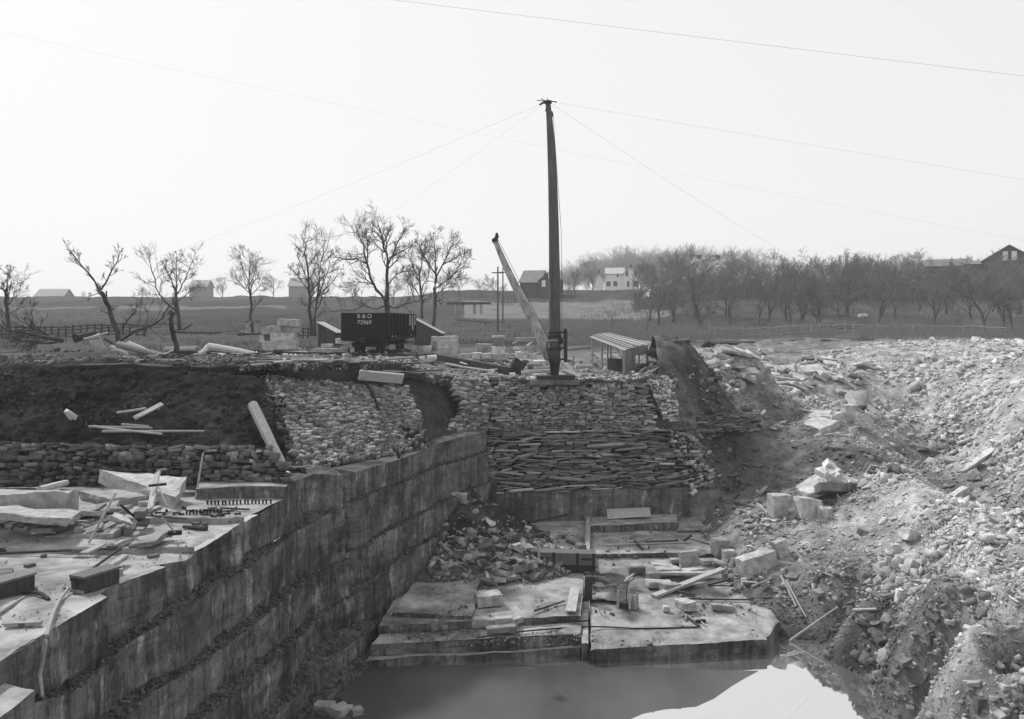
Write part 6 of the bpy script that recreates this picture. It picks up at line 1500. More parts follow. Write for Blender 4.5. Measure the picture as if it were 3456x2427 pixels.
top_slab('stone_slab', 'dark edged slab leaning at the top of the spoil crest', [tr('W', 790, 235, .35), tr('W', 900, 235, .4), tr('W', 880, 160, .8), tr('W', 710, 140, .7)], .5, .30, 43)
top_slab('stone_slab', 'long dark slab sliding off the spoil crest', [tr('W', 760, 215, .3), tr('W', 1000, 320, .25), tr('W', 990, 285, .35), tr('W', 850, 215, .45)], .3, .22, 44)
tblk('W', 720, 790, 445, 60, .6, (0, 0, .3), .46, 'small pale block below the group on the spoil crest', 412)
plank('board', 'pale board lying on the slope below the spoil crest', tr('W', 332, 490, .1), tr('W', 680, 470, .2), .22, .07, M_wpale)
top_slab('stone_slab', 'dark flaky slab on the bright ridge, left of two', [tr('W', 985, 775, .15), tr('W', 1060, 815, .12), tr('W', 1085, 790, .3), tr('W', 1020, 745, .3)], .22, .14, 45)
top_slab('stone_slab', 'dark flaky slab on the bright ridge, right of two', [tr('W', 1080, 790, .15), tr('W', 1165, 815, .12), tr('W', 1180, 795, .3), tr('W', 1100, 755, .3)], .22, .14, 46)
tblk('W', 1680, 1860, 1045, 95, .5, (0, -.45, .2), .48, 'wedge shaped pale block on the right slope', 413, .1)
top_slab('stone_slab', 'dark slab behind the wedge shaped block on the right slope', [tr('W', 1780, 880, .1), tr('W', 1900, 880, .15), tr('W', 1880, 845, .3), tr('W', 1810, 845, .3)], .15, .13, 47)
top_slab('stone_slab', 'long pale slab high on the right slope', [tr('W', 1700, 800, .1), tr('W', 1760, 800, .1), tr('W', 2060, 610, .25), tr('W', 1960, 620, .25)], .15, .52, 48)
tblk('W', 2010, 2085, 1190, 75, .7, (0, 0, .1), .58, 'small white block low on the right slope', 414)
# blocks near the water side
tblk('I', 395, 675, 362, 115, .4, (0, -.22, .25), .42, 'long squared block lying on the talus beside the right floor slab', 421, .045)
tblk('I', 645, 742, 262, 115, .7, (0, -.3, .3), .44, 'upright pale block behind the long squared block', 422, .09)
tblk('I', 215, 330, 255, 110, .9, (0, 0, .3), .26, 'dark faced block at the edge of the middle bed', 423, .1)
tblk('I', 280, 365, 275, 55, .8, (0, 0, .05), .44, 'small pale cube right of the dark faced block', 424, .05)
tblk('I', 330, 395, 320, 45, .8, (0, .2, .2), .24, 'grey stone between the small cube and the long squared block', 425, .1)
tblk('I', 405, 438, 438, 34, .8, (0, 0, .2), .6, 'tiny white block among the rods at the slab edge', 426, .05)
tblk('I', 1435, 1500, 560, 75, .7, (0, .1, .2), .55, 'pale pointed rock on the near spoil above the water', 427, .2)
tblk('I', 1485, 1640, 150, 60, .6, (0, .3, .2), .5, 'large pale flat stone on the right spoil, upper of two', 428, .08)
tblk('I', 1490, 1620, 370, 80, .6, (0, .45, .2), .5, 'large pale flat stone on the right spoil, lower of two', 429, .08)
tblk('I', 1410, 1470, 232, 55, .7, (0, 0, .2), .48, 'pale square stone left of the large flat stones', 430, .06)
tblk('I', 1360, 1400, 310, 50, .7, (0, .2, .2), .48, 'pale pointed stone below the pale square stone', 431, .15)
tblk('I', 1660, 1710, 870, 60, .8, (0, 0, .1), .08, 'small black block on the near spoil', 432, .05)
tblk('I', 1980, 2060, 1290, 70, .8, (0, 0, .1), .09, 'dark block near the lower right corner', 433, .06)
tblk('I', 2200, 2240, 520, 20, .8, (0, 0, .1), .12, 'flat dark stone on the pale near crest', 434, .06)
tblk('I', 435, 475, 212, 24, .8, (0, 0, .1), .45, 'small pale stone between the dark faced block and the talus', 435, .06)
tblk('I', 540, 580, 385, 28, .8, (0, 0, .1), .4, 'small pale stone in front of the long squared block', 436, .06)
tblk('I', 590, 630, 175, 38, .8, (0, 0, .1), .32, 'grey stone left of the upright pale block', 437, .06)
for i, (x0, y0, x1, y1, r0, m_, lab) in enumerate([
    (665, 405, 770, 610, .05, M_wpale, 'pale pole standing aslant at the water edge, left of two'), (700, 440, 835, 685, .035, M_wpale, 'thin pale pole running down into the water, right of two'), (400, 440, 700, 610, .025, M_wpale, 'long rod sliding down from the slab edge'),
    (445, 405, 720, 565, .025, M_wood, 'rod above and parallel to the sliding rod'), (470, 475, 570, 435, .04, M_wpale, 'short pale rod crossing the sliding rods'), (720, 825, 1050, 615, .04, M_wpale, 'pole reaching from the bank into the water'),
    (410, 445, 510, 450, .05, M_wpale, 'small pale batten beside the crossing rods'), (1155, 640, 1310, 635, .06, M_wpale, 'white stick lying on the dark near spoil'), (450, 555, 740, 555, .02, M_iron, 'rod end reaching over the water from the slab'), (355, 400, 520, 396, .03, M_wood, 'rod lying along the rear of the slab edge')]):
    a, b_ = tr('I', x0, y0, .12), tr('I', x1, y1, .1)
    if i == 5: a = at_depth('I', x0, y0, pz(*c('I', x0, y0), WZ).y); a.z = WZ + .02
    pole('pole', lab, a, b_, r0, r0 * .8, m_, None, .004, 240 + i, 6)
# the larger loose stones of the spoil, one by one
G7 = 'larger loose stones of the spoil heaps'
n = 0
while n < 150:
    u, v = rr.uniform(1600, 2290), rr.uniform(790, 1600)
    if v > 1330 and u < 1900 + (v - 1400) * .6: continue
    p = TER(u, v)
    if p.z < WZ + .3 or p.x < 9.4: continue
    s = p.y * rr.uniform(.004, .0095) * (1.25 if v > 1180 and u > 1950 else 1); tq = float(ter_tone(p.x, p.y)) * rr.uniform(.65, 1.15)
    p.z += s * .05
    stone('spoil_stone', 'one of the larger loose stones of the spoil heaps', 'stone', p, (s, s * rr.uniform(.55, .9), s * rr.uniform(.15, .4)), (rr.uniform(-.5, .5), rr.uniform(-.5, .5), rr.uniform(0, 6)), G7, min(.6, max(.1, tq)), n, n % 4 != 0)
    n += 1
# loose slabs along the crest beside the earth corner
for i in range(46):
    t = i / 45; u = 1590 + 320 * t + rr.uniform(-30, 40); v = 778 + 40 * t + rr.uniform(-8, 70)
    p = TER(u, v); s = p.y * rr.uniform(.006, .0125)
    p.z += s * .15
    stone('spoil_slab', 'flat loose slab in the rubble stream right of the earth corner', 'stone', p, (s, s * .7, s * rr.uniform(.12, .25)), (rr.uniform(-.3, .5), rr.uniform(-.2, .5), rr.uniform(-.6, .6)), 'flat slabs in the rubble stream', rr.uniform(.3, .52), i)
# rocks at the water's lower left
for i, (x, y, s, tn) in enumerate([(2010, 1175, .5, .42), (2110, 1200, .55, .5), (2210, 1195, .4, .4), (2050, 1205, .25, .05), (2150, 1165, .3, .06), (2100, 1120, .22, .05), (2000, 1215, .3, .1)]):
    p = pz(*c('G', x, y), WZ + .05)
    rough_block('boulder', ['pale rock at the bottom edge, leftmost by the water', 'broad pale rock in the middle at the bottom edge', 'pale rock rightmost at the bottom edge', 'black stone between the pale rocks at the bottom edge', 'black stone on top of the pale rocks at the bottom edge', 'pointed black stone above the rocks at the bottom edge', 'small dark stone left of the rocks at the bottom edge'][i],
                'boulder', p + Vector((0, 0, -.1)), (s * 1.2, s * .9, s * .5), (0, .1, i), tn * .6, 500 + i, None, 4, .14)
# ================================================================== TREES
def grow(seed, H, r0, lean=(0, 0), fork=.32, nmain=4, spread=.5, lv=5, up=.25, twig=.012, kids=(4, 4, 3, 3, 2), decay=.62, droop=0.0, len1=.55):
    """bare tree: tapering trunk with limbs (trunk mesh) and finer branches and twigs (crown mesh)"""
    r = random.Random(seed); A, B = MB(), MB()
    def rv(): return Vector((r.gauss(0, 1), r.gauss(0, 1), r.gauss(0, 1)))
    def branch(p, d, L, ra, lvl):
        n = 5 if lvl < 2 else (4 if lvl < 3 else 3); pts = [p]; q = Vector(p); dd = Vector(d).normalized(); dirs = [dd]
        for i in range(n):
            dd = (dd + rv() * (.13 if lvl < 2 else .17) + Vector((0, 0, up * (.25 if lvl else .1) - droop * lvl * .05))).normalized()
            q = q + dd * (L / n); pts.append(q.copy()); dirs.append(dd.copy())
        rad = [max(twig * .7, ra * (1 - .62 * i / n)) for i in range(n + 1)]
        mb, sd = (A, 9 if lvl == 0 else 7) if lvl < 2 else (B, 5 if lvl == 2 else 3)
        mb.tube(pts, rad, sd, cap=lvl < 2)
        if lvl >= lv: return
        k = kids[min(lvl, len(kids) - 1)] if lvl else nmain
        for j in range(k):
            t = 1.0 if (j == 0 and lvl) else (fork + (1 - fork) * (j + r.random()) / k if lvl == 0 else .25 + .75 * (j + r.random() * .8) / k)
            t = min(1, t); f = t * n; i = min(n - 1, int(f)); s = pts[i].lerp(pts[i + 1], f - i); dl = dirs[min(n, i + 1)]
            sd_ = rv(); sd_ = (sd_ - dl * sd_.dot(dl)).normalized()
            a = spread * r.uniform(.55, 1.35) * (.45 if (j == 0 and lvl) else 1.0)
            nd = (dl * math.cos(a) + sd_ * math.sin(a)).normalized()
            branch(s, nd, L * (len1 / .55 * .72 if lvl == 0 else decay) * r.uniform(.75, 1.2), max(twig, rad[i] * r.uniform(.5, .68)), lvl + 1)
    branch(Vector((0, 0, -.25)), Vector((lean[0], lean[1], 1)), H * len1, r0, 0)
    return A, B
def tree(label, p, A, B, name='bare_tree', group=None, rz=0.0, s=1.0, m=None, m2=None):
    t = empty(name, p, rz); t.scale = (s, s, s); tag(t, label, 'tree', group)
    a = A if not isinstance(A, MB) else A.mesh('trunk'); b_ = B if not isinstance(B, MB) else B.mesh('crown')
    link('trunk', a, m or M_bark, t, True); link('crown', b_, m2 or M_twig, t, True)
    return t
def gl(u, Y): return Vector(((u - CX) / FOC * Y, Y, float(ground_z(u, Y)) - .05))
def hgt(v0, v1, Y): return (v1 - v0) / FOC * Y
# the named trees on the left and behind the car
def limb_tree(name, label, p, limbs, seed, tw=2, m=None, sub=(.35, 4, 3)):
    """tree whose main limbs follow given polylines (world, relative to p) with radii; finer branches grow from them"""
    r = random.Random(seed); A, B = MB(), MB()
    def rv(): return Vector((r.gauss(0, 1), r.gauss(0, 1), r.gauss(0, 1)))
    def tw_(q, d, L, ra, lvl):
        pts = [q]; dd = d.normalized(); x = Vector(q)
        for i in range(3): dd = (dd + rv() * .18 + Vector((0, 0, .06))).normalized(); x = x + dd * L / 3; pts.append(x.copy())
        B.tube(pts, [ra, ra * .85, ra * .7, max(.009, ra * .5)], 4 if lvl == 0 else 3, cap=False)
        if lvl < tw:
            for j in range(sub[2]):
                t = r.uniform(.3, 1) * 3; i = min(2, int(t)); s_ = pts[i].lerp(pts[i + 1], t - i); e = rv(); e = (e - dd * e.dot(dd)).normalized(); a = r.uniform(.25, .7)
                tw_(s_, dd * math.cos(a) + e * math.sin(a), L * r.uniform(.55, .85), max(.011, ra * .55), lvl + 1)
    for pts, ra0, ra1, dens in limbs:
        P_ = [Vector(q) for q in pts]; n = len(P_) - 1; rad = [ra0 + (ra1 - ra0) * i / n for i in range(n + 1)]
        fin = [P_[0]]; fr = [rad[0]]
        for i in range(n):
            for t in (.5, 1.0): fin.append(P_[i].lerp(P_[i + 1], t) + rv() * (P_[i + 1] - P_[i]).length * .035); fr.append(rad[i] + (rad[i + 1] - rad[i]) * t)
        A.tube(fin, fr, 8)
        Lt = sum((P_[i + 1] - P_[i]).length for i in range(n))
        for j in range(int(dens)):
            f = (.25 + .75 * (j + r.random()) / max(1, dens)) * n; i = min(n - 1, int(f)); q = P_[i].lerp(P_[i + 1], f - i); d = (P_[i + 1] - P_[i]).normalized()
            e = rv(); e = (e - d * e.dot(d)).normalized(); a = r.uniform(.4, 1.0)
            tw_(q, d * math.cos(a) + e * math.sin(a), Lt * sub[0] * r.uniform(.5, 1.1), max(.02, rad[i] * .5), 0)
        tw_(P_[-1], P_[-1] - P_[-2], Lt * sub[0] * .4, ra1 * .9, 0)
    return tree(label, p, A, B, name, m=m)
def rel(p, Y, seq, seed=0, wob=.35):
    r = random.Random(seed); return [Vector(py(u, v, Y + (r.uniform(-wob, wob) * i)) - p) for i, (u, v) in enumerate(seq)]
def lt(label, base, Y, limbs, seed, **k):
    k.setdefault('tw', 3); limbs = [(q, a * .42, b_ * .5, int(d * .72 + .5)) for q, a, b_, d in limbs]
    p = py(base[0], base[1], Y); p.z = float(ground_z(base[0], Y)) - .05 if k.pop('snap', False) else p.z
    return limb_tree('bare_tree', label, p, [(rel(p, Y, sq, seed + i), a, b_, d) for i, (sq, a, b_, d) in enumerate(limbs)], seed, **k)
a_ = lambda *q: [c('A', x, y) for x, y in q]
lt('leaning forked tree with few branches rising behind the log heap', c('A', 800, 810), 62, [
    (a_((800, 810), (770, 680), (735, 570), (690, 490), (672, 462)), .42, .24, 3), (a_((672, 462), (630, 390), (570, 310), (500, 225)), .18, .06, 9), (a_((675, 465), (715, 400), (770, 310), (806, 218)), .17, .06, 9),
    (a_((690, 490), (660, 480), (610, 500)), .1, .04, 4), (a_((718, 530), (716, 470)), .13, .1, 1)], 1, sub=(.24, 3, 3))
lt('broken tree stump with a split top standing by the track', c('A', 1186, 880), 56, [(a_((1190, 885), (1175, 790), (1158, 690), (1152, 640)), .40, .26, 1), (a_((1150, 645), (1146, 610), (1158, 598)), .16, .07, 2), (a_((1160, 640), (1185, 610), (1183, 560), (1165, 520)), .16, .07, 3), (a_((1175, 740), (1190, 725)), .16, .12, 0), (a_((1150, 690), (1080, 690), (1000, 700), (930, 712)), .05, .02, 5)], 2, sub=(.3, 3, 2))
lt('round crowned bare tree just behind the broken stump', c('A', 1212, 725), 84, [
    (a_((1212, 728), (1200, 640), (1190, 560), (1185, 470)), .42, .24, 3), (a_((1190, 600), (1110, 530), (1050, 440), (1025, 320), (1012, 280)), .2, .06, 12), (a_((1185, 470), (1150, 380), (1110, 290)), .16, .05, 12), (a_((1185, 470), (1185, 370), (1190, 230)), .17, .05, 14), (a_((1187, 490), (1235, 420), (1265, 340), (1300, 260)), .16, .05, 14), (a_((1190, 540), (1250, 490), (1330, 430)), .12, .04, 10)], 3, sub=(.26, 3, 3))
lt('bare tree cut by the left edge of the picture', c('A', 60, 715), 74, [(a_((60, 720), (48, 620), (40, 540), (38, 480)), .4, .22, 3), (a_((40, 500), (20, 450), (0, 430), (-40, 380)), .16, .06, 8), (a_((40, 490), (50, 410), (55, 330)), .16, .05, 10), (a_((50, 560), (85, 520), (100, 470), (150, 420)), .14, .04, 10), (a_((62, 620), (110, 590), (190, 560)), .09, .03, 6), (a_((50, 640), (10, 600), (-30, 590)), .09, .03, 6)], 4, sub=(.34, 3, 3))
lt('slim bare tree in front of the outhouse', c('A', 1705, 742), 100, [(a_((1705, 745), (1695, 620), (1690, 520), (1688, 470)), .38, .24, 3), (a_((1690, 520), (1680, 400), (1675, 230)), .2, .05, 18), (a_((1688, 480), (1640, 430), (1570, 370)), .14, .04, 10), (a_((1690, 490), (1740, 440), (1780, 400)), .13, .04, 10), (a_((1684, 430), (1650, 350), (1625, 270)), .12, .04, 10), (a_((1684, 420), (1715, 340), (1735, 260)), .12, .04, 10)], 5, sub=(.32, 3, 3))
lt('tall many stemmed bare tree left of the rail car', c('A', 2108, 765), 92, [
    (a_((2100, 768), (2095, 660), (2085, 520), (2080, 380), (2060, 200), (2050, 120)), .5, .08, 20), (a_((2125, 768), (2120, 640), (2130, 540), (2150, 400), (2170, 250), (2180, 160)), .36, .07, 18), (a_((2090, 480), (2050, 420), (1990, 340), (1960, 320)), .16, .05, 12), (a_((2085, 420), (2030, 300), (2000, 200)), .16, .05, 14), (a_((2125, 600), (2170, 500), (2210, 420), (2290, 330)), .16, .05, 12), (a_((2130, 640), (2180, 600)), .12, .05, 5), (a_((2135, 520), (2190, 380), (2230, 260)), .16, .05, 14)], 6, sub=(.2, 3, 3))
b_l = lambda *q: [c('B', x, y) for x, y in q]
lt('great bare tree with two heavy stems directly behind the rail car', c('B', 605, 800), 88, [
    (b_l((605, 800), (610, 660), (612, 580), (612, 480)), .78, .5, 2), (b_l((612, 480), (608, 370), (618, 260), (588, 170), (574, 90), (556, 36)), .46, .08, 22), (b_l((595, 520), (540, 460), (500, 380), (470, 260), (452, 160), (418, 95), (402, 62)), .36, .07, 22), (b_l((612, 300), (650, 220), (688, 130), (728, 50)), .24, .06, 18), (b_l((470, 280), (400, 250), (330, 250), (250, 235)), .2, .06, 14), (b_l((480, 240), (480, 150), (474, 70)), .16, .05, 14),
    (b_l((612, 560), (660, 580), (760, 545), (880, 520)), .2, .06, 14), (b_l((600, 560), (540, 590), (450, 560), (360, 600), (230, 600)), .19, .05, 16), (b_l((600, 520), (520, 420), (430, 400), (330, 440)), .15, .05, 12), (b_l((618, 420), (680, 350), (740, 330)), .16, .05, 12), (b_l((640, 240), (720, 190), (790, 150)), .15, .05, 12), (b_l((590, 140), (616, 80), (634, 40)), .14, .05, 12)], 7, sub=(.2, 3, 3))
lt('spreading bare tree with an even round crown right of the great tree', c('B', 930, 700), 92, [
    (b_l((925, 705), (930, 560), (935, 450), (940, 350)), .48, .3, 3), (b_l((940, 350), (890, 290), (850, 200), (810, 130)), .22, .06, 16), (b_l((940, 350), (935, 260), (930, 170), (925, 100)), .22, .06, 18), (b_l((938, 380), (990, 280), (1030, 190), (1060, 130)), .22, .06, 18), (b_l((935, 450), (1010, 390), (1080, 330), (1160, 240)), .2, .05, 16), (b_l((930, 560), (960, 480), (1020, 420), (1080, 310)), .15, .05, 12), (b_l((985, 290), (1060, 250), (1150, 200)), .13, .04, 12)], 8, sub=(.22, 3, 3), m=M_barkl)
lt('bushy bare tree between the great tree and the round crowned one', c('B', 850, 640), 98, [(b_l((850, 650), (845, 540), (835, 420), (830, 330)), .36, .2, 4), (b_l((835, 420), (790, 320), (760, 220)), .16, .05, 16), (b_l((832, 350), (850, 240), (880, 150)), .16, .05, 16), (b_l((840, 470), (890, 380), (900, 250)), .15, .05, 14), (b_l((842, 520), (800, 450), (760, 400)), .13, .04, 12)], 9, sub=(.3, 3, 3), m=M_barkl)
# fallen limbs at the left edge and brush by the leaning tree
for i, (sq, Y, r0, lab) in enumerate([
    (a_((420, 800), (300, 780), (180, 750), (60, 730)), 46, .12, 'long fallen limb lying on the dirt mound at the far left'), (a_((400, 795), (320, 760), (250, 720), (190, 690)), 46.5, .09, 'fallen limb rising above the long one at the far left'), (a_((380, 810), (250, 815), (120, 790)), 45.5, .07, 'low fallen limb below the long one at the far left'),
    (a_((790, 820), (850, 770), (900, 740), (980, 715), (1060, 680), (1110, 610)), 54, .1, 'fallen branch lying out to the right of the leaning tree'), (a_((830, 710), (880, 640), (930, 560)), 63, .06, 'brush stem rising right of the leaning tree'), (a_((330, 790), (260, 810), (190, 840)), 45, .05, 'pale stick under the fallen limbs at the far left')]):
    p = py(*sq[0], Y); limb_tree('fallen_limb', lab, p, [(rel(p, Y, sq, i), r0, r0 * .4, 9)], 30 + i, sub=(.35, 3, 3))
# prototypes for the rest
PROTO = []
for i in range(7):
    A, B = grow(100 + i, 9.0, .20, (random.uniform(-.15, .15), 0), .22, 6, .60, 5, .18, .022, (4, 4, 4, 4, 3), .64, len1=.5)
    PROTO.append((A.mesh('trunk'), B.mesh('crown')))
TALL = []
for i in range(3):
    A, B = grow(200 + i, 13.0, .16, (0, 0), .3, 10, .42, 4, .35, .05, (5, 4, 4, 3), .55, len1=.92)
    TALL.append((A.mesh('trunk'), B.mesh('crown')))
SMALL = []
for i in range(3):
    A, B = grow(300 + i, 4.5, .1, (random.uniform(-.3, .3), 0), .1, 6, .55, 4, .2, .011, (4, 4, 3, 3), .66, len1=.45)
    SMALL.append((A.mesh('trunk'), B.mesh('crown')))
rt = random.Random(9)
def famH(fam): return [max(v.co.z for m_ in f for v in m_.vertices) for f in fam]
FH = {}
def put(label, u, vb, vt, Y, fam, group, name='bare_tree', m=None, m2=None, H=9.0):
    p = gl(u, Y); h_ = (HY + (CZ - p.z) / Y * FOC - vt) / FOC * Y; i = rt.randrange(len(fam)); k = id(fam)
    if k not in FH: FH[k] = famH(fam)
    H = FH[k][i]
    return tree(label, p, fam[i][0], fam[i][1], name, group, rt.uniform(0, 6.28), max(.2, h_ / H), m or M_barkl, m2 or M_twigp)
GO = 'orchard trees on the right hillside'
sx = lambda x, y: c('S', x, y); rx = lambda x, y: c('R', x, y)
for x, yt, Y, lab in [
    (1310, 130, 128, 'tall spreading orchard tree with thick forked stems left of the middle of the hillside'), (1190, 560, 120, 'leaning orchard tree at the foot of the hillside left of the tall forked one'), (735, 330, 178, 'dense dark orchard tree right of the pale barn roof'),
    (300, 120, 205, 'tall slim tree beside the pale heap near the white house'), (1550, 330, 165, 'orchard tree in the second row right of the tall forked one'), (1890, 180, 170, 'twin stemmed orchard tree in the second row, middle of the hillside'), (1050, 130, 172, 'high round orchard tree behind the tall forked one'),
    (560, 620, 118, 'pale bushy tree at the left foot of the hillside'), (920, 800, 114, 'low shrubby tree by the fence at the foot of the hillside'), (1780, 60, 182, 'orchard tree with upright top shoots on the skyline'), (2100, 110, 180, 'broad orchard tree on the skyline in the middle'), (1400, 110, 186, 'orchard tree on the skyline behind the tall forked one')]:
    u, v = sx(x, yt); put(lab, u, 0, v, Y, PROTO, GO)
for x, yt, Y, lab in [
    (240, 170, 178, 'dense orchard tree on the skyline left of the far barn'), (430, 200, 176, 'orchard tree on the skyline next to the dense one'), (650, 500, 124, 'thin forked orchard tree low on the hillside below the far barn'), (880, 330, 165, 'wide orchard tree left of the far barn'), (980, 130, 190, 'tree with tall top shoots beside the far barn roof'),
    (1380, 420, 150, 'orchard tree in front of the far barn'), (1650, 350, 168, 'hazy orchard tree between the two barns'), (1960, 560, 140, 'dark orchard tree below the big barn'), (2030, 620, 116, 'blurred dark tree low on the slope near the right edge'), (2230, 420, 160, 'dark orchard tree in front of the big barn'), (100, 260, 180, 'orchard tree behind the white stones'), (1500, 480, 160, 'low orchard tree between the barns'), (2450, 330, 150, 'orchard tree outside the right edge')]:
    u, v = rx(x, yt); put(lab, u, 0, v, Y, PROTO, GO)
for x, yt, yb, Y, lab in [(1860, 640, 870, 122, 'small dead tree with bare side limbs on the slope'), (2170, 590, 800, 130, 'thick dead trunk leaning left on the slope'), (1530, 760, 900, 118, 'thin young tree alone on the slope')]:
    u, v = sx(x, yt); put(lab, u, 0, v, Y, SMALL, GO, H=4.5)
for x, yt, Y, lab in [(250, 940, 114, 'dead stake like tree with pale stones behind it'), (1440, 900, 116, 'dead leaning trunk with one side limb near the right edge')]:
    u, v = rx(x, yt); put(lab, u, 0, v, Y, SMALL, GO, H=4.5)
for i in range(62):
    put('mixed orchard tree standing on the slope of the right hillside', rt.uniform(1440, 2320), 0, rt.uniform(568, 640), rt.uniform(112, 180), PROTO, 'trees on the slope of the right hillside')
for i, u in enumerate(list(range(1440, 2330, 24))):
    put('mixed orchard tree filling the row along the top of the right hillside', u + rt.uniform(-15, 15), 0, rt.uniform(546, 606), rt.uniform(178, 240), PROTO, 'trees along the top of the right hillside')
for u, vt, Y, lab in [(700, 600, 330, 'faint tree on the left horizon behind the many stemmed tree'), (500, 615, 300, 'faint round tree on the left horizon'), (612, 600, 300, 'small faint tree on the left horizon by the slim tree'), (330, 640, 300, 'low faint tree on the left horizon'), (185, 652, 340, 'tiny tree on the left horizon near the low barn'), (440, 632, 310, 'low faint clump by the long farmhouse on the left horizon'),
                      (1080, 622, 230, 'round bush on the ridge left of the boom'), (1115, 612, 210, 'thin tree beside the utility poles'), (990, 600, 240, 'hazy tree on the ridge behind the round crowned tree'), (1030, 610, 235, 'hazy tree on the ridge left of the round bush'), (880, 600, 240, 'hazy tree on the ridge behind the great tree'), (930, 590, 240, 'second hazy tree on the ridge behind the great tree'), (790, 615, 250, 'hazy tree on the ridge left of the great tree'),
                      (1330, 575, 290, 'bare tree in front of the white house'), (1290, 600, 240, 'bushy tree right of the mast on the hill'), (1270, 640, 215, 'low bush right of the mast on the hill'), (1530, 640, 150, 'young tree at the left of the hillside'), (1450, 690, 118, 'thin sapling in the field below the white house'), (1370, 690, 116, 'second thin sapling in the field below the white house')]:
    put(lab, u, 0, vt, Y, PROTO if vt < 680 else SMALL, None, H=9.0 if vt < 680 else 4.5)
TH = famH(TALL)
# the far wood, one hazy mass
VV = []; FF = []; k = 0
for i in range(250):
    u = rt.uniform(1245, 1700) if i < 150 else rt.uniform(1960, 2400); Y = rt.uniform(330, 420); p = gl(u, Y); vt = np.interp(u, [1240, 1300, 1400, 1550, 1700, 2400], [596, 578, 553, 550, 556, 590]) + rt.uniform(-8, 14)
    A, B = TALL[i % 3]; s = max(.3, ((HY + (CZ - p.z) / Y * FOC - vt) / FOC * Y) / TH[i % 3]); a = rt.uniform(0, 6.28); ca, sa = math.cos(a) * s, math.sin(a) * s
    for me in (A, B):
        n = len(me.vertices); co = np.empty(n * 3, np.float32); me.vertices.foreach_get('co', co); co = co.reshape(-1, 3)
        q = np.stack([co[:, 0] * ca - co[:, 1] * sa + p.x, co[:, 0] * sa + co[:, 1] * ca + p.y, co[:, 2] * s + p.z], -1); VV.append(q)
        fv = np.empty(len(me.loops), np.int32); me.loops.foreach_get('vertex_index', fv)
        ls = np.empty(len(me.polygons), np.int32); me.polygons.foreach_get('loop_start', ls); lt_ = np.empty(len(me.polygons), np.int32); me.polygons.foreach_get('loop_total', lt_)
        FF.append((fv + k, ls, lt_)); k += n
V = np.concatenate(VV); lo = np.concatenate([f[0] for f in FF]); tot = np.concatenate([f[2] for f in FF]); st = np.concatenate([[0], np.cumsum(tot)[:-1]])
me = bpy.data.meshes.new('far_wood'); me.vertices.add(len(V)); me.vertices.foreach_set('co', V.reshape(-1).astype(np.float32)); me.loops.add(len(lo)); me.loops.foreach_set('vertex_index', lo.astype(np.int32))
me.polygons.add(len(tot)); me.polygons.foreach_set('loop_start', st.astype(np.int32)); me.update(calc_edges=True)
o = link('far_wood', me, M_twig_haze); tag(o, kind='stuff'); o['label'] = 'pale hazy wood of tall bare trees on the skyline behind the white house'

# ---- dry weeds and brush
def weeds(name, label, n, u0, u1, y0, y1, h0, h1, seed, rad=.014, m=None):
    r = np.random.default_rng(seed); u = r.uniform(u0, u1, n); Y = np.exp(r.uniform(math.log(y0), math.log(y1), n))
    ok = (Y > np.interp(u, EU, EY) + .3) & (fbm(u * .02, Y * .15, 0, 3, seed) > -.15); u, Y = u[ok], Y[ok]; n = len(u)
    z = ground_z(u, Y); X = (u - CX) / FOC * Y; h_ = r.uniform(h0, h1, n); dx, dy = r.normal(size=n) * .3 * h_, r.normal(size=n) * .2 * h_
    w_ = rad * np.clip(Y / 80, .6, 2.0)
    b0 = np.stack([X - w_, Y, z - .05], -1); b1 = np.stack([X + w_, Y, z - .05], -1); b2 = np.stack([X, Y + w_, z - .05], -1)
    t = np.stack([X + dx, Y + dy, z + h_], -1); V = np.stack([b0, b1, b2, t], 1).reshape(-1, 3); i = np.arange(n)[:, None] * 4
    F = np.concatenate([i + np.array([[0, 1, 3]]), i + np.array([[1, 2, 3]]), i + np.array([[2, 0, 3]])])
    me = bpy.data.meshes.new(name); me.from_pydata(V.tolist(), [], F.tolist()); set_tone(me, np.ones(len(V)))
    o = link(name, me, m or M_weed); tag(o, kind='stuff'); o['label'] = label
weeds('dry_weeds', 'tall dry weeds along the foot of the right hillside', 15000, 1290, 2500, 88, 118, .4, 1.9, 3)
weeds('dry_grass', 'short dry grass and brush over the right hillside', 16000, 1300, 2500, 110, 230, .25, .9, 4, .02)
weeds('underbrush', 'tangled brush under the trees along the top of the right hillside', 26000, 1420, 2500, 165, 250, 1.0, 4.8, 6, .026, M_twigp)
weeds('dry_grass', 'rough grass over the left fields', 9000, -100, 1250, 62, 150, .2, .6, 5, .016, M_bark)
weeds('brim_grass', 'ragged dry grass along the brim of the dark earth bank', 2600, -80, 640, 36.2, 40, .08, .4, 8, .012, M_barkl)

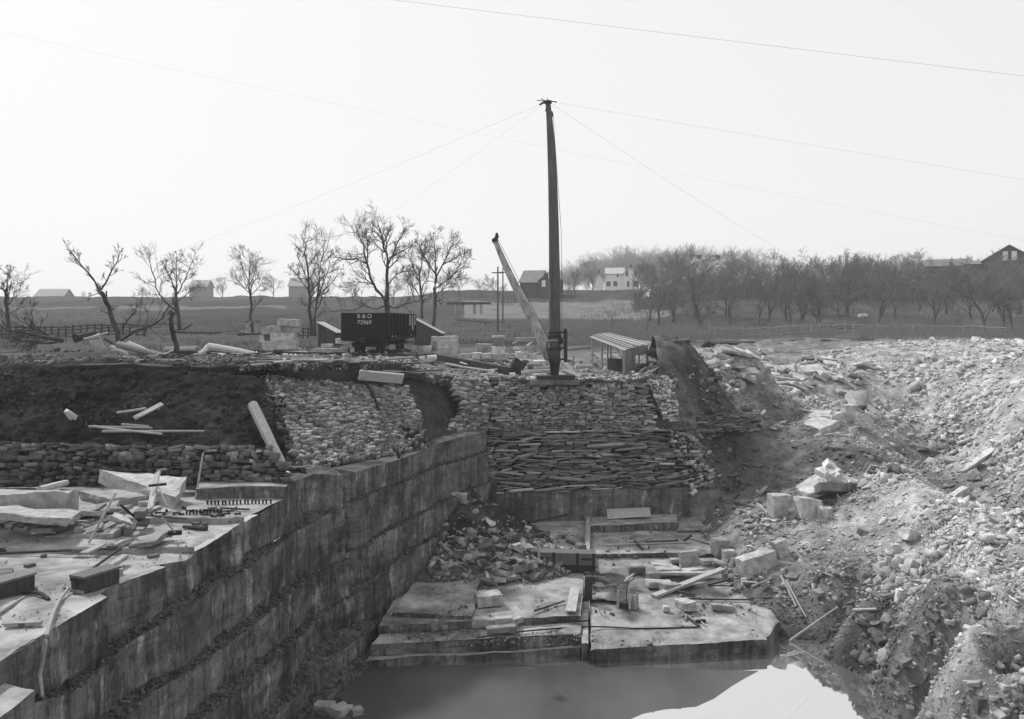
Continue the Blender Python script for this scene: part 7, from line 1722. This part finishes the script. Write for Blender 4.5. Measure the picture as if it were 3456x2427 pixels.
# ================================================================== BUILDINGS
def house(name, label, u0, u1, vb, ve, Y, rh, depth, wm, rm, rz=0.0, axis='x', wins=(), chim=(), door=None, cat=None, eave=.4, sink=.4):
    """gabled building: axis 'x' = ridge along the front, 'y' = gable facing the viewer"""
    x0, x1 = (u0 - CX) / FOC * Y, (u1 - CX) / FOC * Y; W = x1 - x0; zb = py(0, vb, Y).z; H = hgt(ve, vb, Y)
    root = empty(name, ((x0 + x1) / 2, Y, zb), rz); tag(root, label, cat or name.split('_')[-1])
    h = W / 2; mb = MB()
    if axis == 'y':
        mb.add([(-h, 0, -sink), (h, 0, -sink), (h, 0, H), (0, 0, H + rh), (-h, 0, H), (-h, depth, -sink), (h, depth, -sink), (h, depth, H), (0, depth, H + rh), (-h, depth, H)],
               [(0, 1, 2, 3, 4), (9, 8, 7, 6, 5), (1, 6, 7, 2), (5, 0, 4, 9)])
        e = eave; sl = rh / h
        rf = MB()
        for s in (-1, 1): rf.poly([(s * (h + e), -e, H - sl * e + .03), (0, -e, H + rh + .03), (0, depth + e, H + rh + .03), (s * (h + e), depth + e, H - sl * e + .03)], (0, 0, .14))
    else:
        d2 = depth / 2
        mb.add([(-h, 0, -sink), (h, 0, -sink), (h, 0, H), (-h, 0, H), (-h, depth, -sink), (h, depth, -sink), (h, depth, H), (-h, depth, H), (-h, d2, H + rh), (h, d2, H + rh)],
               [(0, 1, 2, 3), (5, 4, 7, 6), (1, 5, 6, 9, 2), (4, 0, 3, 8, 7)])
        e = eave; sl = rh / d2; rf = MB()
        rf.poly([(-h - e, -e, H - sl * e + .03), (h + e, -e, H - sl * e + .03), (h + e, d2, H + rh + .03), (-h - e, d2, H + rh + .03)], (0, 0, .14))
        rf.poly([(-h - e, depth + e, H - sl * e + .03), (-h - e, d2, H + rh + .03), (h + e, d2, H + rh + .03), (h + e, depth + e, H - sl * e + .03)], (0, 0, .14))
    mb.build('wall', wm, root); rfo = rf.build('roof', rm, root)
    for (x, z, w_, h_, lightw) in wins:
        wn = MB().box(x - w_ / 2 - .1, x + w_ / 2 + .1, -.06, -.01, z - .1, z + h_ + .1).build('window', M_clap if lightw else M_white, root)
        MB().box(x - w_ / 2, x + w_ / 2, -.09, -.064, z, z + h_).build('pane', M_white if lightw == 2 else M_pane, wn)
    if door: MB().box(door[0] - .5, door[0] + .5, -.06, -.01, 0, 2.1).build('door', M_pane, root)
    for (x, y, w_, z1) in chim: MB().box(x - w_ / 2, x + w_ / 2, y - w_ / 2, y + w_ / 2, H, H + rh + z1).build('chimney', M_barn, rfo)
    return root
tq = lambda x, y: c('T', x, y)
Yh = 300
hs = house('white_house', 'two storey white house with a gable facing the viewer, among bare trees', tq(1690, 0)[0], tq(1900, 0)[0], tq(0, 822)[1], tq(0, 595)[1], Yh, hgt(tq(0, 505)[1], tq(0, 595)[1], Yh) * .95, 9, M_clap, M_roofp, -.12, 'y',
      wins=[(1.4, 4.4, 1.0, 1.9, 0), (-1.4, 4.4, .9, 1.9, 0), (1.5, .9, 1.9, 1.9, 0), (-1.0, .8, .8, 2.1, 0)], chim=[(0, 4, .8, 1.2)], cat='house', sink=1.5)
w2_ = house('white_house', 'lower white side wing with a porch, left of the white gabled house', tq(1440, 0)[0], tq(1690, 0)[0], tq(0, 815)[1], tq(0, 600)[1], Yh + 2, 2.0, 6, M_clap, M_roofp, -.12, 'x', wins=[(-2.2, .9, 1.5, 1.6, 0), (.2, .9, 1.3, 1.7, 0), (1.0, 4.0, .7, 1.3, 0)], cat='house', sink=1.5)
house('white_house', 'small white kitchen building at the left end of the white house', tq(1290, 0)[0], tq(1400, 0)[0], tq(0, 800)[1], tq(0, 690)[1], Yh + 4, 2.2, 5, M_clap, M_roofp, -.1, 'y', chim=[(0, 2.5, .6, 1.2)], cat='house', sink=1.5)
house('barn', 'dark weathered barn with a gable and a long roof left of the mast', tq(225, 0)[0], tq(510, 0)[0], tq(0, 850)[1], tq(0, 720)[1], 235, 3.2, 10, M_barn, M_roof, -.28, 'x', sink=2)
house('barn', 'gable end block of the dark barn just behind the mast', tq(500, 0)[0], tq(810, 0)[0], tq(0, 840)[1], tq(0, 690)[1], 232, hgt(tq(0, 570)[1], tq(0, 690)[1], 232), 12, M_barn, M_roof, -.1, 'y', wins=[(-1.7, 1.1, .8, 1.5, 2), (.0, 3.3, .8, 1.6, 2)], sink=2)
house('barn', 'pale roofed barn with two roof vents half hidden by trees', c('S', 440, 0)[0], c('S', 860, 0)[0], c('S', 0, 560)[1], c('S', 0, 400)[1], 300, 5.5, 12, M_clap, M_roofp, .1, 'x', chim=[(-2.2, 6, 1.3, 1.0), (4.4, 6, 1.3, 1.0)], sink=2)
house('barn', 'big dark barn with two small pale windows at the right edge', c('R', 1800, 0)[0], c('R', 2420, 0)[0], c('R', 0, 640)[1], c('R', 0, 300)[1], 215, hgt(c('R', 0, 105)[1], c('R', 0, 300)[1], 215), 20, M_barn, M_roof, -.55, 'y', wins=[(-.9, hgt(c('R', 0, 300)[1], c('R', 0, 640)[1], 215) + .1, .9, 2.0, 2), (1.0, hgt(c('R', 0, 300)[1], c('R', 0, 640)[1], 215) + .1, .9, 2.0, 2)], sink=2)
house('barn', 'low barn with a pale slanting roof left of the big dark barn', c('R', 1060, 0)[0], c('R', 1560, 0)[0], c('R', 0, 560)[1], c('R', 0, 370)[1], 225, hgt(c('R', 0, 275)[1], c('R', 0, 370)[1], 225), 10, M_barn, M_roof, -.5, 'x', sink=2)
house('shed', 'connecting shed between the low barn and the big dark barn', c('R', 1560, 0)[0], c('R', 1800, 0)[0], c('R', 0, 560)[1], c('R', 0, 350)[1], 222, 1.0, 8, M_barn, M_roof, 0, 'x', sink=2)
house('barn', 'low long barn tiny on the far left horizon', c('A', 235, 0)[0], c('A', 425, 0)[0], c('A', 0, 512)[1], c('A', 0, 498)[1], 330, 2.6, 8, M_board_haze, M_board_haze, 0, 'x', sink=3)
house('farmhouse', 'dark long farmhouse on the left horizon behind the round crowned tree', c('A', 1275, 0)[0], c('A', 1390, 0)[0], c('A', 0, 480)[1], c('A', 0, 435)[1], 330, 2.5, 8, M_board_haze, M_board_haze, 0, 'x', sink=3)
house('farmhouse', 'dark farmhouse on the left horizon left of the many stemmed tree', c('A', 1945, 0)[0], c('A', 2075, 0)[0], c('A', 0, 470)[1], c('A', 0, 430)[1], 320, 3.0, 8, M_board_haze, M_board_haze, 0, 'x', sink=3)
# pale heap near the house
o = MB(); hp = []
gx, gy = np.meshgrid(np.linspace(-1, 1, 26), np.linspace(-1, 1, 20)); rr_ = np.clip(1 - gx ** 2 - gy ** 2, 0, 1); q0 = gl(1510, 215)
Pm = np.stack([q0.x + gx * 7.5, q0.y + gy * 6, q0.z - .4 + rr_ ** .8 * 4.2 + fbm(gx * 3, gy * 3, 0, 3, 2) * .3], -1)
o = grid_mesh('earth_heap', Pm, M_soil, np.full(gx.shape, .5)); tag(o, 'pale smooth heap of earth behind a slim tree near the white house', 'heap')
# low trestle on the far track
tb = empty('trestle_bridge', py(*c('B', 1165, 600), 150)); tag(tb, 'low dark trestle bridge across a gully in the field left of the boom', 'bridge'); o_ = Vector(tb.location)
x0, x1 = py(*c('B', 1015, 545), 150).x, py(*c('B', 1312, 545), 150).x; zt = py(*c('B', 1165, 540), 150).z; zb = o_.z
MB().box(x0 - o_.x, x1 - o_.x, -1.2, 1.2, zt - zb - .35, zt - zb).build('deck', M_barn, tb)
for u in (1075, 1118, 1200, 1245): x = py(*c('B', u, 545), 150).x - o_.x; MB().box(x - .18, x + .18, -1, 1, -.5, zt - zb - .354).build('pier', M_wood, tb)
for u, vt, vb, lab in ((c('B', 1358, 0)[0], c('B', 0, 300)[1], c('B', 0, 720)[1], 'utility pole left of two beside the boom'), (c('B', 1392, 0)[0], c('B', 0, 305)[1], c('B', 0, 600)[1], 'utility pole right of two beside the boom')):
    Y = 120 if 'left' in lab else 150; p = gl(u, Y); q = empty('utility_pole', p); tag(q, lab, 'pole'); h_ = hgt(vt, HY + (CZ - p.z) / Y * FOC, Y)
    MB().tube([(0, 0, -.3), (0, 0, h_)], [.15, .1], 8).build('shaft', M_barkl, q)
    MB().box(-.8, .8, -.06, .06, h_ - .9, h_ - .75).build('crossarm', M_barkl, q)
# ---- fences
def fence(name, label, us_, Yf, h_, rails, step, m, r0=.05, zig=0.0):
    pts_ = [gl(u, Yf(u)) for u in np.arange(us_[0], us_[1], step)]; root = empty(name, pts_[0]); tag(root, label, 'fence'); o_ = Vector(pts_[0])
    if len(pts_) > 95: pts_ = pts_[:95]
    for p in pts_: MB().beam(p - o_, p - o_ + Vector((random.uniform(-.05, .05), 0, h_ + random.uniform(-.1, .15))), r0 * 2, r0 * 2, (0, 1, 0)).build('post', m, root)
    for k in range(rails):
        mb = MB(); z = h_ * (k + .7) / rails
        for a, b_ in zip(pts_[:-1], pts_[1:]):
            if False: continue
            mb.beam(a - o_ + Vector((0, -.1, z + random.uniform(-.08, .08))), b_ - o_ + Vector((0, -.1, z + random.uniform(-.08, .08))), r0 * 1.2, r0 * 1.7)
        mb.build('rail', m, root)
fence('rail_fence', 'old rail fence along the foot of the right hillside', (1590, 2260), lambda u: 104 + 5 * math.sin(u * .01), 1.1, 3, 19, M_wood, .06)
fence('rail_fence', 'dark split rail fence across the left field behind the fallen limbs', (-60, 335), lambda u: 92 + u * .01, 1.3, 4, 16, M_wdark, .07)
fence('rail_fence', 'broken split rail fence behind the stump and round crowned tree', (592, 700), lambda u: 95, 1.1, 3, 11, M_wdark, .07)
fence('picket_fence', 'pale line of fence posts along the ridge left of the boom', (960, 1150), lambda u: 205, 1.5, 1, 7, M_wood, .08)
fence('wire_fence', 'low white fence across the field at the far left', (90, 290), lambda u: 150, 1.0, 2, 14, M_wood, .06)
for i, (x0, y0, x1, y1, lab) in enumerate([(1180, 740, 1420, 745, 'long rail lying in the grass behind the stump'), (1400, 748, 1620, 735, 'second rail lying in the grass behind the stump'), (1490, 750, 1640, 738, 'pale rail on the heap of rails by the outhouse'), (1230, 725, 1290, 690, 'crossed rail standing up behind the stump'), (1600, 760, 1755, 752, 'long dark beam lying in front of the outhouse'), (1650, 742, 1690, 670, 'pale board leaning on the outhouse')]):
    Y = 92; pole('rail', lab, py(*c('A', x0, y0), Y), py(*c('A', x1, y1), Y), .12, .1, M_wpale if 'pale' in lab else M_wdark, None, .01, 300 + i, 6)
# white animals/stones on the hillside
for i, (x, y, w_, h_, lab) in enumerate([(135, 780, 1.9, .7, 'white stone lying on the hillside below the orchard, larger of two'), (272, 728, 1.1, .45, 'white stone lying on the hillside below the orchard, smaller of two'), (235, 1030, 1.2, .5, 'white stones behind the dead stake like tree')]):
    p = GND(*c('R', x, y)); rough_block('stone', lab, 'stone', p, (w_, .8, h_), (0, -.3 if i == 0 else 0, 0), .75, 600 + i, None, 3, .15)

# ================================================================== AIR
hz = bpy.data.materials.new('haze'); hz.use_nodes = True; t = hz.node_tree
for n in list(t.nodes):
    if n.type != 'OUTPUT_MATERIAL': t.nodes.remove(n)
pv = t.nodes.new('ShaderNodeVolumePrincipled'); pv.inputs['Color'].default_value = (1, 1, 1, 1); pv.inputs['Density'].default_value = .0004; pv.inputs['Anisotropy'].default_value = .2
t.links.new(pv.outputs[0], [n for n in t.nodes if n.type == 'OUTPUT_MATERIAL'][0].inputs['Volume'])
hb = MB().box(-420, 420, -30, 520, -16, 34).build('haze', hz); tag(hb, kind='stuff'); hb['label'] = 'thin pale haze over the fields'
